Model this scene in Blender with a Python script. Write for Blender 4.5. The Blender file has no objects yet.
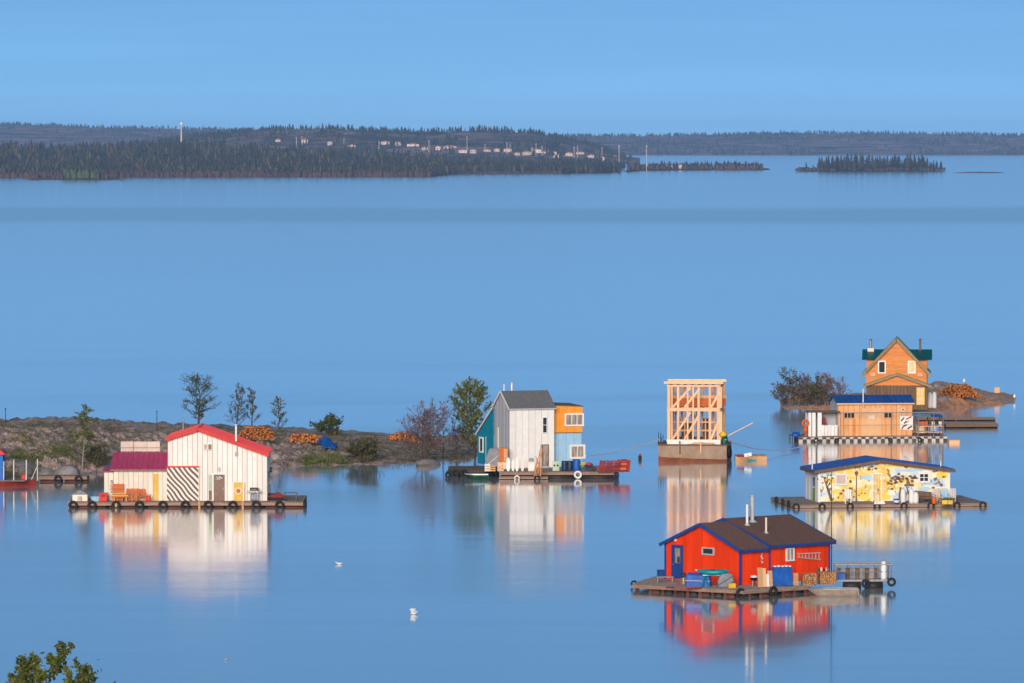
import bpy, bmesh, math, random
import numpy as np
from mathutils import Vector, Matrix

# ------------------------------------------------------------------ camera, sky, sun, exposure
SC = bpy.context.scene
COL = SC.collection
H = 30.5                      # eye height over the lake
F = 5689.0                    # focal length in pixels (200 mm on 36 mm)
HZ = 140.0                    # image row of the horizon
PITCH = math.atan((341.5 - HZ) / F)
cam_d = bpy.data.cameras.new('camera'); cam_d.lens = 200.0; cam_d.sensor_width = 36.0
cam_d.clip_start = 0.5; cam_d.clip_end = 60000.0
cam = bpy.data.objects.new('camera', cam_d); COL.objects.link(cam)
cam.location = (0, 0, H); cam.rotation_euler = (math.pi / 2 - PITCH, 0, 0)
SC.camera = cam

SUN_EL, SUN_AZ = math.radians(13.0), math.radians(-8.0)   # behind the camera, a little to its left
world = bpy.data.worlds.new('World'); SC.world = world; world.use_nodes = True
nt = world.node_tree; nt.nodes.clear()
sky = nt.nodes.new('ShaderNodeTexSky'); sky.sky_type = 'NISHITA'; sky.sun_disc = False
sky.sun_elevation = SUN_EL
sky.sun_rotation = math.pi - SUN_AZ
sky.altitude = 0; sky.air_density = 0.22; sky.dust_density = 0.0; sky.ozone_density = 3.0
bg = nt.nodes.new('ShaderNodeBackground'); bg.inputs['Strength'].default_value = 0.05
veil = nt.nodes.new('ShaderNodeBackground'); veil.inputs['Color'].default_value = (0.20, 0.64, 0.97, 1); veil.inputs['Strength'].default_value = 0.22   # even thin high veil
add = nt.nodes.new('ShaderNodeAddShader')
wo = nt.nodes.new('ShaderNodeOutputWorld')
wtc = nt.nodes.new('ShaderNodeTexCoord'); wmp = nt.nodes.new('ShaderNodeMapping'); wmp.inputs['Scale'].default_value = (6.0, 6.0, 120.0)   # faint cirrus streaks, all round the sky
wnz = nt.nodes.new('ShaderNodeTexNoise'); wnz.inputs['Scale'].default_value = 1.6; wnz.inputs['Detail'].default_value = 4.0
wmr = nt.nodes.new('ShaderNodeMapRange'); wmr.inputs['From Min'].default_value = 0.45; wmr.inputs['From Max'].default_value = 0.75; wmr.inputs['To Min'].default_value = 0.22; wmr.inputs['To Max'].default_value = 0.27
nt.links.new(wtc.outputs['Generated'], wmp.inputs['Vector']); nt.links.new(wmp.outputs[0], wnz.inputs['Vector']); nt.links.new(wnz.outputs['Fac'], wmr.inputs['Value']); nt.links.new(wmr.outputs[0], veil.inputs['Strength'])
nt.links.new(sky.outputs[0], bg.inputs['Color'])
nt.links.new(bg.outputs[0], add.inputs[0]); nt.links.new(veil.outputs[0], add.inputs[1]); nt.links.new(add.outputs[0], wo.inputs['Surface'])

sun_d = bpy.data.lights.new('sun', 'SUN'); sun_d.energy = 4.3; sun_d.angle = math.radians(28.0)
sun_d.color = (1.0, 0.85, 0.72)
sun = bpy.data.objects.new('sun', sun_d); COL.objects.link(sun)
_sd = Vector((math.sin(SUN_AZ) * math.cos(SUN_EL), -math.cos(SUN_AZ) * math.cos(SUN_EL), math.sin(SUN_EL)))
sun.rotation_euler = _sd.to_track_quat('Z', 'Y').to_euler()
sun.location = (-40, -60, 60)

vs = SC.view_settings
vs.view_transform = 'Standard'; vs.look = 'None'; vs.gamma = 1.0; vs.exposure = 0.09; vs.use_curve_mapping = False
cy = SC.cycles
cy.use_denoising = True; cy.max_bounces = 8; cy.volume_bounces = 1; cy.transparent_max_bounces = 12
cy.caustics_reflective = False; cy.caustics_refractive = False; cy.sample_clamp_indirect = 6.0

# ------------------------------------------------------------------ helpers
RNG = random.Random(7)

def W(px, py, z=0.0):
    """point on the level plane z seen at a pixel of the photograph"""
    d = Vector(((px - 512.0) / F, 1.0, (341.5 - py) / F))
    c, s = math.cos(-PITCH), math.sin(-PITCH)
    d = Vector((d.x, d.y * c - d.z * s, d.y * s + d.z * c))
    t = (z - H) / d.z
    return Vector((d.x * t, d.y * t, z))

def AT(px, py, Y):
    """point at distance Y seen at a pixel"""
    d = Vector(((px - 512.0) / F, 1.0, (341.5 - py) / F))
    c, s = math.cos(-PITCH), math.sin(-PITCH)
    d = Vector((d.x, d.y * c - d.z * s, d.y * s + d.z * c))
    t = Y / d.y
    return Vector((d.x * t, Y, H + d.z * t))

class MB:
    def __init__(self): self.v = []; self.f = []
    def add(self, vs, fs):
        n = len(self.v); self.v += [tuple(p) for p in vs]; self.f += [tuple(i + n for i in q) for q in fs]; return self
    def box(self, x0, x1, y0, y1, z0, z1):
        vs = [(x, y, z) for x in (x0, x1) for y in (y0, y1) for z in (z0, z1)]
        return self.add(vs, [(0,1,3,2),(4,6,7,5),(0,4,5,1),(2,3,7,6),(0,2,6,4),(1,5,7,3)])
    def beam(self, p0, p1, w, h, up=(0, 0, 1)):
        p0, p1 = Vector(p0), Vector(p1); d = (p1 - p0).normalized(); u = Vector(up)
        if abs(d.dot(u)) > 0.98: u = Vector((0, 1, 0))
        r = d.cross(u).normalized() * (w / 2); u = r.cross(d).normalized() * (h / 2)
        vs = [p + a * r + b * u for p in (p0, p1) for a in (-1, 1) for b in (-1, 1)]
        return self.add(vs, [(0,1,3,2),(4,6,7,5),(0,4,5,1),(2,3,7,6),(0,2,6,4),(1,5,7,3)])
    def tube(self, p0, p1, r0, r1=None, n=8):
        r1 = r0 if r1 is None else r1
        p0, p1 = Vector(p0), Vector(p1); d = (p1 - p0).normalized()
        a = d.orthogonal().normalized(); b = d.cross(a)
        vs = []
        for p, r in ((p0, r0), (p1, r1)):
            for i in range(n):
                t = 2 * math.pi * i / n; vs.append(p + (a * math.cos(t) + b * math.sin(t)) * r)
        fs = [(i, (i + 1) % n, n + (i + 1) % n, n + i) for i in range(n)]
        return self.add(vs, fs + [tuple(range(n - 1, -1, -1)), tuple(range(n, 2 * n))])
    def path(self, pts, r, n=5):
        for a, b in zip(pts, pts[1:]): self.tube(a, b, r, r, n)
        return self
    def prism(self, poly, y0, y1):
        """polygon of (x, z) extruded along y"""
        n = len(poly); vs = [(x, y0, z) for x, z in poly] + [(x, y1, z) for x, z in poly]
        fs = [(i, (i + 1) % n, n + (i + 1) % n, n + i) for i in range(n)]
        return self.add(vs, fs + [tuple(range(n - 1, -1, -1)), tuple(range(n, 2 * n))])
    def slab(self, poly, z0, z1):
        """polygon of (x, y) extruded along z"""
        n = len(poly); vs = [(x, y, z0) for x, y in poly] + [(x, y, z1) for x, y in poly]
        fs = [(i, (i + 1) % n, n + (i + 1) % n, n + i) for i in range(n)]
        return self.add(vs, fs + [tuple(range(n - 1, -1, -1)), tuple(range(n, 2 * n))])
    def quadslab(self, q, t):
        """four 3-D corners given thickness t downwards along their normal"""
        q = [Vector(p) for p in q]; nrm = (q[1] - q[0]).cross(q[3] - q[0]).normalized()
        if nrm.z < 0: nrm = -nrm
        vs = q + [p - nrm * t for p in q]
        return self.add(vs, [(0,1,2,3),(7,6,5,4),(0,4,5,1),(1,5,6,2),(2,6,7,3),(3,7,4,0)])
    def torus(self, c, axis, R, r, n=16, m=7):
        c = Vector(c); ax = Vector(axis).normalized(); a = ax.orthogonal().normalized(); b = ax.cross(a); vs = []
        for i in range(n):
            t = 2 * math.pi * i / n; d = a * math.cos(t) + b * math.sin(t)
            for j in range(m):
                u = 2 * math.pi * j / m; vs.append(c + d * (R + r * math.cos(u)) + ax * (r * math.sin(u)))
        fs = [(i * m + j, ((i + 1) % n) * m + j, ((i + 1) % n) * m + (j + 1) % m, i * m + (j + 1) % m) for i in range(n) for j in range(m)]
        return self.add(vs, fs)
    def lathe(self, prof, c=(0, 0, 0), n=12, sx=1.0, sy=1.0):
        vs = []; k = len(prof)
        for i in range(n):
            t = 2 * math.pi * i / n
            for r, z in prof: vs.append((c[0] + r * math.cos(t) * sx, c[1] + r * math.sin(t) * sy, c[2] + z))
        fs = [(i * k + j, ((i + 1) % n) * k + j, ((i + 1) % n) * k + j + 1, i * k + j + 1) for i in range(n) for j in range(k - 1)]
        return self.add(vs, fs)
    def mesh(self, name):
        me = bpy.data.meshes.new(name); me.from_pydata(self.v, [], self.f)
        bm = bmesh.new(); bm.from_mesh(me); bmesh.ops.recalc_face_normals(bm, faces=bm.faces); bm.to_mesh(me); bm.free()
        return me
    def build(self, name, m, parent=None, smooth=False, loc=None, rz=0.0, bevel=0.0, kind=None):
        me = self.mesh(name); me.materials.append(m)
        return place(name, me, parent, loc, rz, smooth, bevel, kind)

def place(name, me, parent=None, loc=None, rz=0.0, smooth=False, bevel=0.0, kind=None):
    o = bpy.data.objects.new(name, me); COL.objects.link(o)
    if parent is not None: o.parent = parent
    if loc is not None: o.location = loc
    if rz: o.rotation_euler = (0, 0, rz)
    if smooth:
        for p in me.polygons: p.use_smooth = True
    if bevel:
        b = o.modifiers.new('bevel', 'BEVEL'); b.width = bevel; b.segments = 1; b.limit_method = 'ANGLE'
    if kind: o['kind'] = kind
    return o

def tag(o, label, cat, group=None, kind=None):
    o['label'] = label
    if cat: o['category'] = cat
    if group: o['group'] = group
    if kind: o['kind'] = kind
    return o

def thing(name, label, cat, loc=(0, 0, 0), rz=0.0, group=None):
    o = bpy.data.objects.new(name, None); COL.objects.link(o); o.empty_display_size = 0.3
    o.location = loc; o.rotation_euler = (0, 0, rz)
    return tag(o, label, cat, group)

def struct(o): o['kind'] = 'structure'; return o

def arr_mesh(name, verts, faces, mats):
    """numpy verts (n,3) and quad/tri faces (m,k)"""
    me = bpy.data.meshes.new(name); k = faces.shape[1]
    me.vertices.add(len(verts)); me.vertices.foreach_set('co', verts.astype(np.float32).ravel())
    me.loops.add(faces.size); me.loops.foreach_set('vertex_index', faces.astype(np.int32).ravel())
    me.polygons.add(len(faces)); me.polygons.foreach_set('loop_start', np.arange(0, faces.size, k, dtype=np.int32))
    me.polygons.foreach_set('loop_total', np.full(len(faces), k, dtype=np.int32))
    me.update(calc_edges=True)
    for m in mats: me.materials.append(m)
    return me

# ------------------------------------------------------------------ materials
MATS = {}
def mk(name, col, col2=None, scale=3.0, stretch=(1, 1, 1), rough=0.75, rnd=0.10, contrast=0.5, bump=0.0, metal=0.0, spec=0.3, world=False, trans=0.0):
    m = bpy.data.materials.new(name); m.use_nodes = True; n = m.node_tree.nodes; l = m.node_tree.links
    b = n['Principled BSDF']; b.inputs['Roughness'].default_value = rough; b.inputs['Metallic'].default_value = metal
    b.inputs['Specular IOR Level'].default_value = spec
    col2 = col2 or tuple(c * 0.72 for c in col)
    oi = n.new('ShaderNodeObjectInfo')
    if world:
        g = n.new('ShaderNodeNewGeometry'); vec = g.outputs['Position']
    else:
        tc = n.new('ShaderNodeTexCoord'); ad = n.new('ShaderNodeVectorMath'); ad.operation = 'ADD'
        sc = n.new('ShaderNodeMath'); sc.operation = 'MULTIPLY'; sc.inputs[1].default_value = 57.0
        l.new(oi.outputs['Random'], sc.inputs[0]); l.new(tc.outputs['Object'], ad.inputs[0]); l.new(sc.outputs[0], ad.inputs[1]); vec = ad.outputs[0]
    mp = n.new('ShaderNodeMapping'); mp.inputs['Scale'].default_value = stretch; l.new(vec, mp.inputs['Vector'])
    nz = n.new('ShaderNodeTexNoise'); nz.inputs['Scale'].default_value = scale; nz.inputs['Detail'].default_value = 5.0; nz.inputs['Roughness'].default_value = 0.6
    l.new(mp.outputs[0], nz.inputs['Vector'])
    rp = n.new('ShaderNodeValToRGB'); rp.color_ramp.elements[0].position = 0.5 - 0.5 * (1 - contrast) * 0.6; rp.color_ramp.elements[1].position = 0.5 + 0.5 * (1 - contrast) * 0.6 + 0.02
    rp.color_ramp.elements[0].color = (*col2, 1); rp.color_ramp.elements[1].color = (*col, 1)
    l.new(nz.outputs['Fac'], rp.inputs['Fac'])
    hs = n.new('ShaderNodeHueSaturation'); mr = n.new('ShaderNodeMapRange'); mr.inputs['To Min'].default_value = 1 - rnd; mr.inputs['To Max'].default_value = 1 + rnd
    l.new(oi.outputs['Random'], mr.inputs['Value']); l.new(mr.outputs[0], hs.inputs['Value']); l.new(rp.outputs[0], hs.inputs['Color'])
    l.new(hs.outputs[0], b.inputs['Base Color'])
    if bump:
        bp = n.new('ShaderNodeBump'); bp.inputs['Strength'].default_value = bump; bp.inputs['Distance'].default_value = 0.05
        l.new(nz.outputs['Fac'], bp.inputs['Height']); l.new(bp.outputs[0], b.inputs['Normal'])
    if trans:
        tr = n.new('ShaderNodeBsdfTranslucent'); mx = n.new('ShaderNodeMixShader'); mx.inputs[0].default_value = trans
        l.new(hs.outputs[0], tr.inputs['Color']); l.new(b.outputs[0], mx.inputs[1]); l.new(tr.outputs[0], mx.inputs[2])
        l.new(mx.outputs[0], n['Material Output'].inputs['Surface'])
    MATS[name] = m
    return m

WHITE = mk('white_metal_siding', (0.81, 0.77, 0.73), (0.70, 0.65, 0.60), 1.2, (1, 1, 0.3), 0.45, 0.07)
WTRIM = mk('white_paint', (0.80, 0.79, 0.77), (0.73, 0.72, 0.70), 2.5, rough=0.5, rnd=0.05)
CREAM = mk('cream_siding', (0.80, 0.73, 0.62), (0.70, 0.62, 0.50), 1.5, (1, 1, 0.3), 0.55, 0.05)
PINK = mk('pink_metal_roof', (0.50, 0.045, 0.13), (0.42, 0.035, 0.105), 1.5, rough=0.4, rnd=0.06)
REDROOF = mk('red_metal_roof', (0.60, 0.012, 0.03), (0.48, 0.01, 0.025), 1.5, rough=0.35, rnd=0.05)
REDTRIM = mk('red_trim', (0.62, 0.03, 0.02), (0.5, 0.02, 0.015), 2, rough=0.5)
REDWALL = mk('red_painted_boards', (0.93, 0.060, 0.008), (0.78, 0.044, 0.006), 1.4, (1, 1, 0.25), 0.75, 0.12, 0.4, spec=0.1)
BLUETRIM = mk('blue_paint', (0.02, 0.07, 0.30), (0.015, 0.05, 0.22), 3, rough=0.5, rnd=0.06)
BLUEROOF = mk('blue_metal_roof', (0.010, 0.075, 0.32), (0.008, 0.05, 0.22), 0.8, rough=0.35, rnd=0.10)
BLUETARP = mk('blue_tarp', (0.012, 0.12, 0.50), (0.008, 0.07, 0.32), 3, rough=0.45, bump=0.4)
TEAL = mk('teal_paint', (0.0, 0.25, 0.37), (0.0, 0.20, 0.31), 2, rough=0.6, rnd=0.04)
TURQ = mk('turquoise_plastic', (0.0, 0.30, 0.34), (0.0, 0.22, 0.28), 2, rough=0.35)
ORANGE = mk('orange_paint', (0.88, 0.34, 0.03), (0.80, 0.28, 0.025), 2, rough=0.6, rnd=0.04)
PALEBLUE = mk('pale_blue_paint', (0.34, 0.56, 0.74), (0.29, 0.50, 0.68), 2, rough=0.6, rnd=0.03)
SHINGLE = mk('grey_shingle', (0.20, 0.20, 0.21), (0.10, 0.10, 0.105), 9, (1, 1, 3), 0.9, 0.05, 0.7, 0.5)
BROWNSH = mk('brown_shingle', (0.21, 0.108, 0.082), (0.115, 0.058, 0.046), 8, (1, 1, 3), 0.9, 0.05, 0.6, 0.6)
GREYPAINT_SHADE = mk('grey_siding_and_shade', (0.44, 0.44, 0.47), (0.38, 0.38, 0.41), 1.5, (1, 1, 0.3), 0.6, 0.06)
GREENROOF = mk('green_metal_roof', (0.0, 0.085, 0.085), (0.0, 0.06, 0.06), 1.2, rough=0.4, rnd=0.07)
PEACH = mk('peach_board', (0.78, 0.40, 0.18), (0.66, 0.32, 0.13), 1.6, (1, 1, 0.25), 0.7, 0.08)
PEACHL = mk('pale_peach_board', (0.80, 0.48, 0.25), (0.70, 0.40, 0.20), 1.6, (1, 1, 0.3), 0.7, 0.05)
CEDAR = mk('orange_cedar_boards', (0.72, 0.27, 0.07), (0.58, 0.20, 0.05), 1.6, (1, 1, 6), 0.7, 0.10)
OLDWOOD = mk('weathered_brown_wood', (0.20, 0.125, 0.075), (0.12, 0.075, 0.05), 2, (4, 4, 0.4), 0.85, 0.14)
TRIMTAN = mk('tan_trim', (0.30, 0.22, 0.11), (0.24, 0.17, 0.085), 3, rough=0.7)
LUMBER = mk('fresh_lumber', (0.86, 0.54, 0.33), (0.76, 0.43, 0.24), 2.5, (2, 2, 0.5), 0.7, 0.12)
PLY = mk('plywood', (0.62, 0.37, 0.18), (0.50, 0.27, 0.12), 2.0, (1, 1, 3), 0.75, 0.10)
OWOOD = mk('orange_stained_wood', (0.66, 0.17, 0.035), (0.50, 0.12, 0.025), 3, (1, 1, 3), 0.65, 0.15)
LOGS = mk('split_firewood', (0.62, 0.25, 0.07), (0.34, 0.11, 0.03), 5, rough=0.85, contrast=0.7)
BARKM = mk('bark', (0.10, 0.065, 0.045), (0.05, 0.035, 0.027), 6, (3, 3, 0.6), 0.9)
BIRCH = mk('birch_bark', (0.42, 0.37, 0.31), (0.14, 0.11, 0.09), 5, (1, 1, 3), 0.85)
DECK = mk('grey_deck_boards', (0.36, 0.275, 0.24), (0.21, 0.16, 0.14), 2.5, (4, 0.4, 1), 0.85, 0.08)
FASCIA = mk('brown_dock_beam', (0.40, 0.26, 0.195), (0.24, 0.155, 0.115), 2.0, (0.5, 1, 4), 0.85, 0.10)
REDLOG = mk('reddish_float_log', (0.16, 0.050, 0.028), (0.06, 0.024, 0.016), 1.5, (0.4, 1, 3), 0.8, 0.2)
DARK = mk('black_rubber', (0.022, 0.021, 0.021), (0.012, 0.012, 0.012), 6, rough=0.7)
PONT = mk('dark_pontoon', (0.035, 0.030, 0.028), (0.015, 0.014, 0.014), 2, rough=0.6)
GREY = mk('grey_galvanised', (0.30, 0.30, 0.31), (0.20, 0.20, 0.21), 5, rough=0.45, metal=0.4)
PALEM = mk('pale_aluminium', (0.60, 0.58, 0.54), (0.46, 0.44, 0.41), 3, rough=0.4, metal=0.3)
STEEL = mk('stainless_flue', (0.66, 0.66, 0.67), (0.52, 0.52, 0.53), 3, (1, 1, 0.2), 0.35, 0.04, metal=0.3)
BROWND = mk('brown_door', (0.26, 0.165, 0.125), (0.20, 0.125, 0.095), 3, rough=0.6)
YELLOW = mk('yellow_paint', (0.72, 0.46, 0.10), (0.60, 0.36, 0.06), 2, rough=0.6)
YELL2 = mk('bright_yellow', (0.78, 0.50, 0.02), (0.62, 0.38, 0.015), 3, rough=0.5)
REDP = mk('red_plastic', (0.66, 0.02, 0.015), (0.5, 0.015, 0.01), 3, rough=0.45)
REDCR = mk('dark_red_slats', (0.30, 0.03, 0.025), (0.20, 0.02, 0.02), 3, rough=0.7, rnd=0.25)
ORP = mk('orange_plastic', (0.75, 0.12, 0.01), (0.6, 0.09, 0.01), 3, rough=0.45)
GREENP = mk('green_boat_paint', (0.01, 0.09, 0.06), (0.008, 0.06, 0.045), 2, rough=0.4)
MINT = mk('pale_green_paint', (0.45, 0.58, 0.42), (0.36, 0.48, 0.34), 3, rough=0.5)
LIME = mk('lime_plastic', (0.28, 0.42, 0.06), (0.2, 0.3, 0.04), 3, rough=0.5)
NAVY = mk('navy_plastic', (0.025, 0.045, 0.10), (0.015, 0.03, 0.07), 3, rough=0.45)
CANVAS = mk('grey_canvas', (0.30, 0.31, 0.36), (0.22, 0.23, 0.27), 3, rough=0.85, bump=0.4)
MAGENTA = mk('pink_plastic', (0.55, 0.05, 0.14), (0.4, 0.03, 0.1), 3, rough=0.5)
HULL = mk('tan_steel_hull', (0.38, 0.275, 0.20), (0.25, 0.165, 0.115), 1.3, (1, 1, 0.5), 0.7, 0.05, 0.4)
RUST = mk('rust_red_steel', (0.26, 0.075, 0.025), (0.15, 0.045, 0.02), 1.8, (1, 1, 1), 0.85, 0.1)
REDHULL = mk('red_lead_hull', (0.32, 0.045, 0.03), (0.2, 0.03, 0.022), 2, rough=0.6)
BLUEH = mk('bright_blue_wall', (0.0, 0.14, 0.55), (0.0, 0.11, 0.45), 2, rough=0.5)
ROCKG = mk('grey_boulder', (0.30, 0.265, 0.26), (0.16, 0.14, 0.14), 0.8, rough=0.9, contrast=0.4, bump=0.6)
ROPE = mk('pale_rope', (0.75, 0.72, 0.68), (0.66, 0.62, 0.58), 5, rough=0.8)
GLASSM = mk('dark_window_pane', (0.035, 0.04, 0.05), (0.02, 0.025, 0.03), 2, rough=0.08, spec=0.6)
PANEW = mk('curtained_pane', (0.42, 0.36, 0.30), (0.22, 0.18, 0.15), 2.2, (2, 1, 0.3), rough=0.25, contrast=0.7, spec=0.5)
PANEY = mk('yellow_curtained_pane', (0.75, 0.50, 0.20), (0.6, 0.36, 0.12), 2.0, (2, 1, 0.4), rough=0.3, spec=0.5)
SOLAR = mk('pale_paint_and_panel_sheen', (0.62, 0.50, 0.44), (0.54, 0.42, 0.37), 2, rough=0.4)
GULL = mk('white_feathers', (0.82, 0.82, 0.84), (0.7, 0.7, 0.72), 9, rough=0.8)
BEAK = mk('yellow_beak', (0.6, 0.35, 0.03), rough=0.5)

# ------------------------------------------------------------------ terrain helpers
NR = np.random.RandomState(11)
_PH = NR.rand(64, 3) * 6.283
def fbm(x, y, wl, octs=5, seed=0, gain=0.55):
    """smooth uneven field from turned sine lattices, about -1..1"""
    out = np.zeros_like(x, dtype=float); a = 1.0; tot = 0.0
    for k in range(octs):
        p = _PH[(seed * 7 + k) % 64]; th = p[2]
        u = (x * math.cos(th) + y * math.sin(th)) * 6.283 / wl; v = (-x * math.sin(th) + y * math.cos(th)) * 6.283 / wl
        out += a * np.sin(u + p[0] + 1.7 * np.sin(v * 0.7 + p[1])) * np.cos(v * 1.13 + p[2] + 1.3 * np.sin(u * 0.6))
        tot += a; a *= gain; wl *= 0.47
    return out / tot * 1.6

def sstep(t): t = np.clip(t, 0, 1); return t * t * (3 - 2 * t)

def grid_mesh(name, X, Y, Z, mat_):
    r, c = X.shape; idx = np.arange(r * c).reshape(r, c)
    faces = np.stack([idx[:-1, :-1].ravel(), idx[:-1, 1:].ravel(), idx[1:, 1:].ravel(), idx[1:, :-1].ravel()], 1)
    me = arr_mesh(name, np.stack([X.ravel(), Y.ravel(), Z.ravel()], 1), faces, [mat_])
    me.polygons.foreach_set('use_smooth', np.ones(len(faces), dtype=bool))
    return me

# ------------------------------------------------------------------ lake
def water_material():
    m = bpy.data.materials.new('lake_water'); m.use_nodes = True; n = m.node_tree.nodes; l = m.node_tree.links
    b = n['Principled BSDF']; b.inputs['Base Color'].default_value = (0.52, 0.59, 0.63, 1); b.inputs['IOR'].default_value = 1.33
    g = n.new('ShaderNodeNewGeometry')
    def noise(sc, st, det):
        mp = n.new('ShaderNodeMapping'); mp.inputs['Scale'].default_value = st; l.new(g.outputs['Position'], mp.inputs['Vector'])
        t = n.new('ShaderNodeTexNoise'); t.inputs['Scale'].default_value = sc; t.inputs['Detail'].default_value = det; l.new(mp.outputs[0], t.inputs['Vector']); return t
    def vm(op, a, bb):
        v = n.new('ShaderNodeVectorMath'); v.operation = op
        for i, s in enumerate((a, bb)):
            if s is None: continue
            if isinstance(s, tuple): v.inputs[i].default_value = s
            else: l.new(s, v.inputs[i])
        return v.outputs[0]
    def ma(op, a, bb, clamp=False):
        v = n.new('ShaderNodeMath'); v.operation = op; v.use_clamp = clamp
        for i, s in enumerate((a, bb)):
            if isinstance(s, (int, float)): v.inputs[i].default_value = s
            else: l.new(s, v.inputs[i])
        return v.outputs[0]
    fine = noise(1.0, (1.2, 5.0, 1), 2.0); swell = noise(1.0, (0.03, 0.30, 1), 2.0)
    patch = noise(1.0, (0.006, 0.016, 1), 2.0)
    pm = n.new('ShaderNodeMapRange'); pm.interpolation_type = 'SMOOTHSTEP'; pm.inputs['From Min'].default_value = 0.47; pm.inputs['From Max'].default_value = 0.62
    pm.inputs['To Min'].default_value = 0.0; pm.inputs['To Max'].default_value = 1.0
    l.new(patch.outputs['Fac'], pm.inputs['Value'])
    # calm bay near the moorings, wind-roughened lake farther out
    sep = n.new('ShaderNodeSeparateXYZ'); l.new(g.outputs['Position'], sep.inputs[0])
    far = n.new('ShaderNodeMapRange'); far.interpolation_type = 'SMOOTHSTEP'; far.inputs['From Min'].default_value = 560; far.inputs['From Max'].default_value = 900
    l.new(sep.outputs['Y'], far.inputs['Value'])
    amp = ma('ADD', ma('MULTIPLY', pm.outputs[0], 0.022), 0.010)
    d1 = vm('SUBTRACT', fine.outputs['Color'], (0.5, 0.5, 0.5)); d2 = vm('SUBTRACT', swell.outputs['Color'], (0.5, 0.5, 0.5))
    sc = n.new('ShaderNodeVectorMath'); sc.operation = 'SCALE'; l.new(vm('MULTIPLY', d1, (0.55, 1.0, 0.0)), sc.inputs[0]); l.new(amp, sc.inputs['Scale'])
    nr = vm('ADD', vm('ADD', sc.outputs[0], vm('MULTIPLY', d2, (0.006, 0.010, 0.0))), (0.0, 0.0, 1.0))
    nn = n.new('ShaderNodeVectorMath'); nn.operation = 'NORMALIZE'; l.new(nr, nn.inputs[0])
    l.new(nn.outputs[0], b.inputs['Normal'])
    # a broad streak of wind across the open lake
    st = n.new('ShaderNodeMapRange'); st.interpolation_type = 'SMOOTHSTEP'; st.inputs['From Min'].default_value = 0.0; st.inputs['From Max'].default_value = 0.75
    wob = noise(1.0, (0.0015, 0.0006, 1), 2.0)
    yy = ma('ADD', sep.outputs['Y'], ma('MULTIPLY', wob.outputs['Fac'], 500.0))
    band = ma('SUBTRACT', 1.0, ma('ABSOLUTE', ma('DIVIDE', ma('SUBTRACT', yy, 2600.0), 350.0), 0.0), True)
    l.new(band, st.inputs['Value'])
    rough = ma('ADD', ma('ADD', ma('MULTIPLY', far.outputs[0], 0.02), ma('ADD', ma('MULTIPLY', ma('MULTIPLY', pm.outputs[0], ma('SUBTRACT', 1.0, far.outputs[0])), 0.060), 0.080)), ma('MULTIPLY', st.outputs[0], 0.085))
    l.new(rough, b.inputs['Roughness'])
    gl = n.new('ShaderNodeBsdfGlossy'); gl.distribution = 'MULTI_GGX'; gl.inputs['Color'].default_value = (0.99, 0.99, 1.0, 1); l.new(rough, gl.inputs['Roughness']); l.new(nn.outputs[0], gl.inputs['Normal'])
    mx = n.new('ShaderNodeMixShader'); mx.inputs[0].default_value = 0.68; l.new(b.outputs[0], mx.inputs[1]); l.new(gl.outputs[0], mx.inputs[2])
    l.new(mx.outputs[0], n['Material Output'].inputs['Surface'])
    return m
WATER = water_material()
xs = [-9000, -2500, -600, 0, 600, 2500, 9000]; ysr = [150, 320, 420, 560, 760, 1200, 2500, 5000, 9000, 15400]
Xg, Yg = np.meshgrid(np.array(xs, float), np.array(ysr, float))
struct(place('lake_water', grid_mesh('lake_water', Xg, Yg, np.zeros_like(Xg), WATER)))['label'] = 'calm blue lake water'

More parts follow.
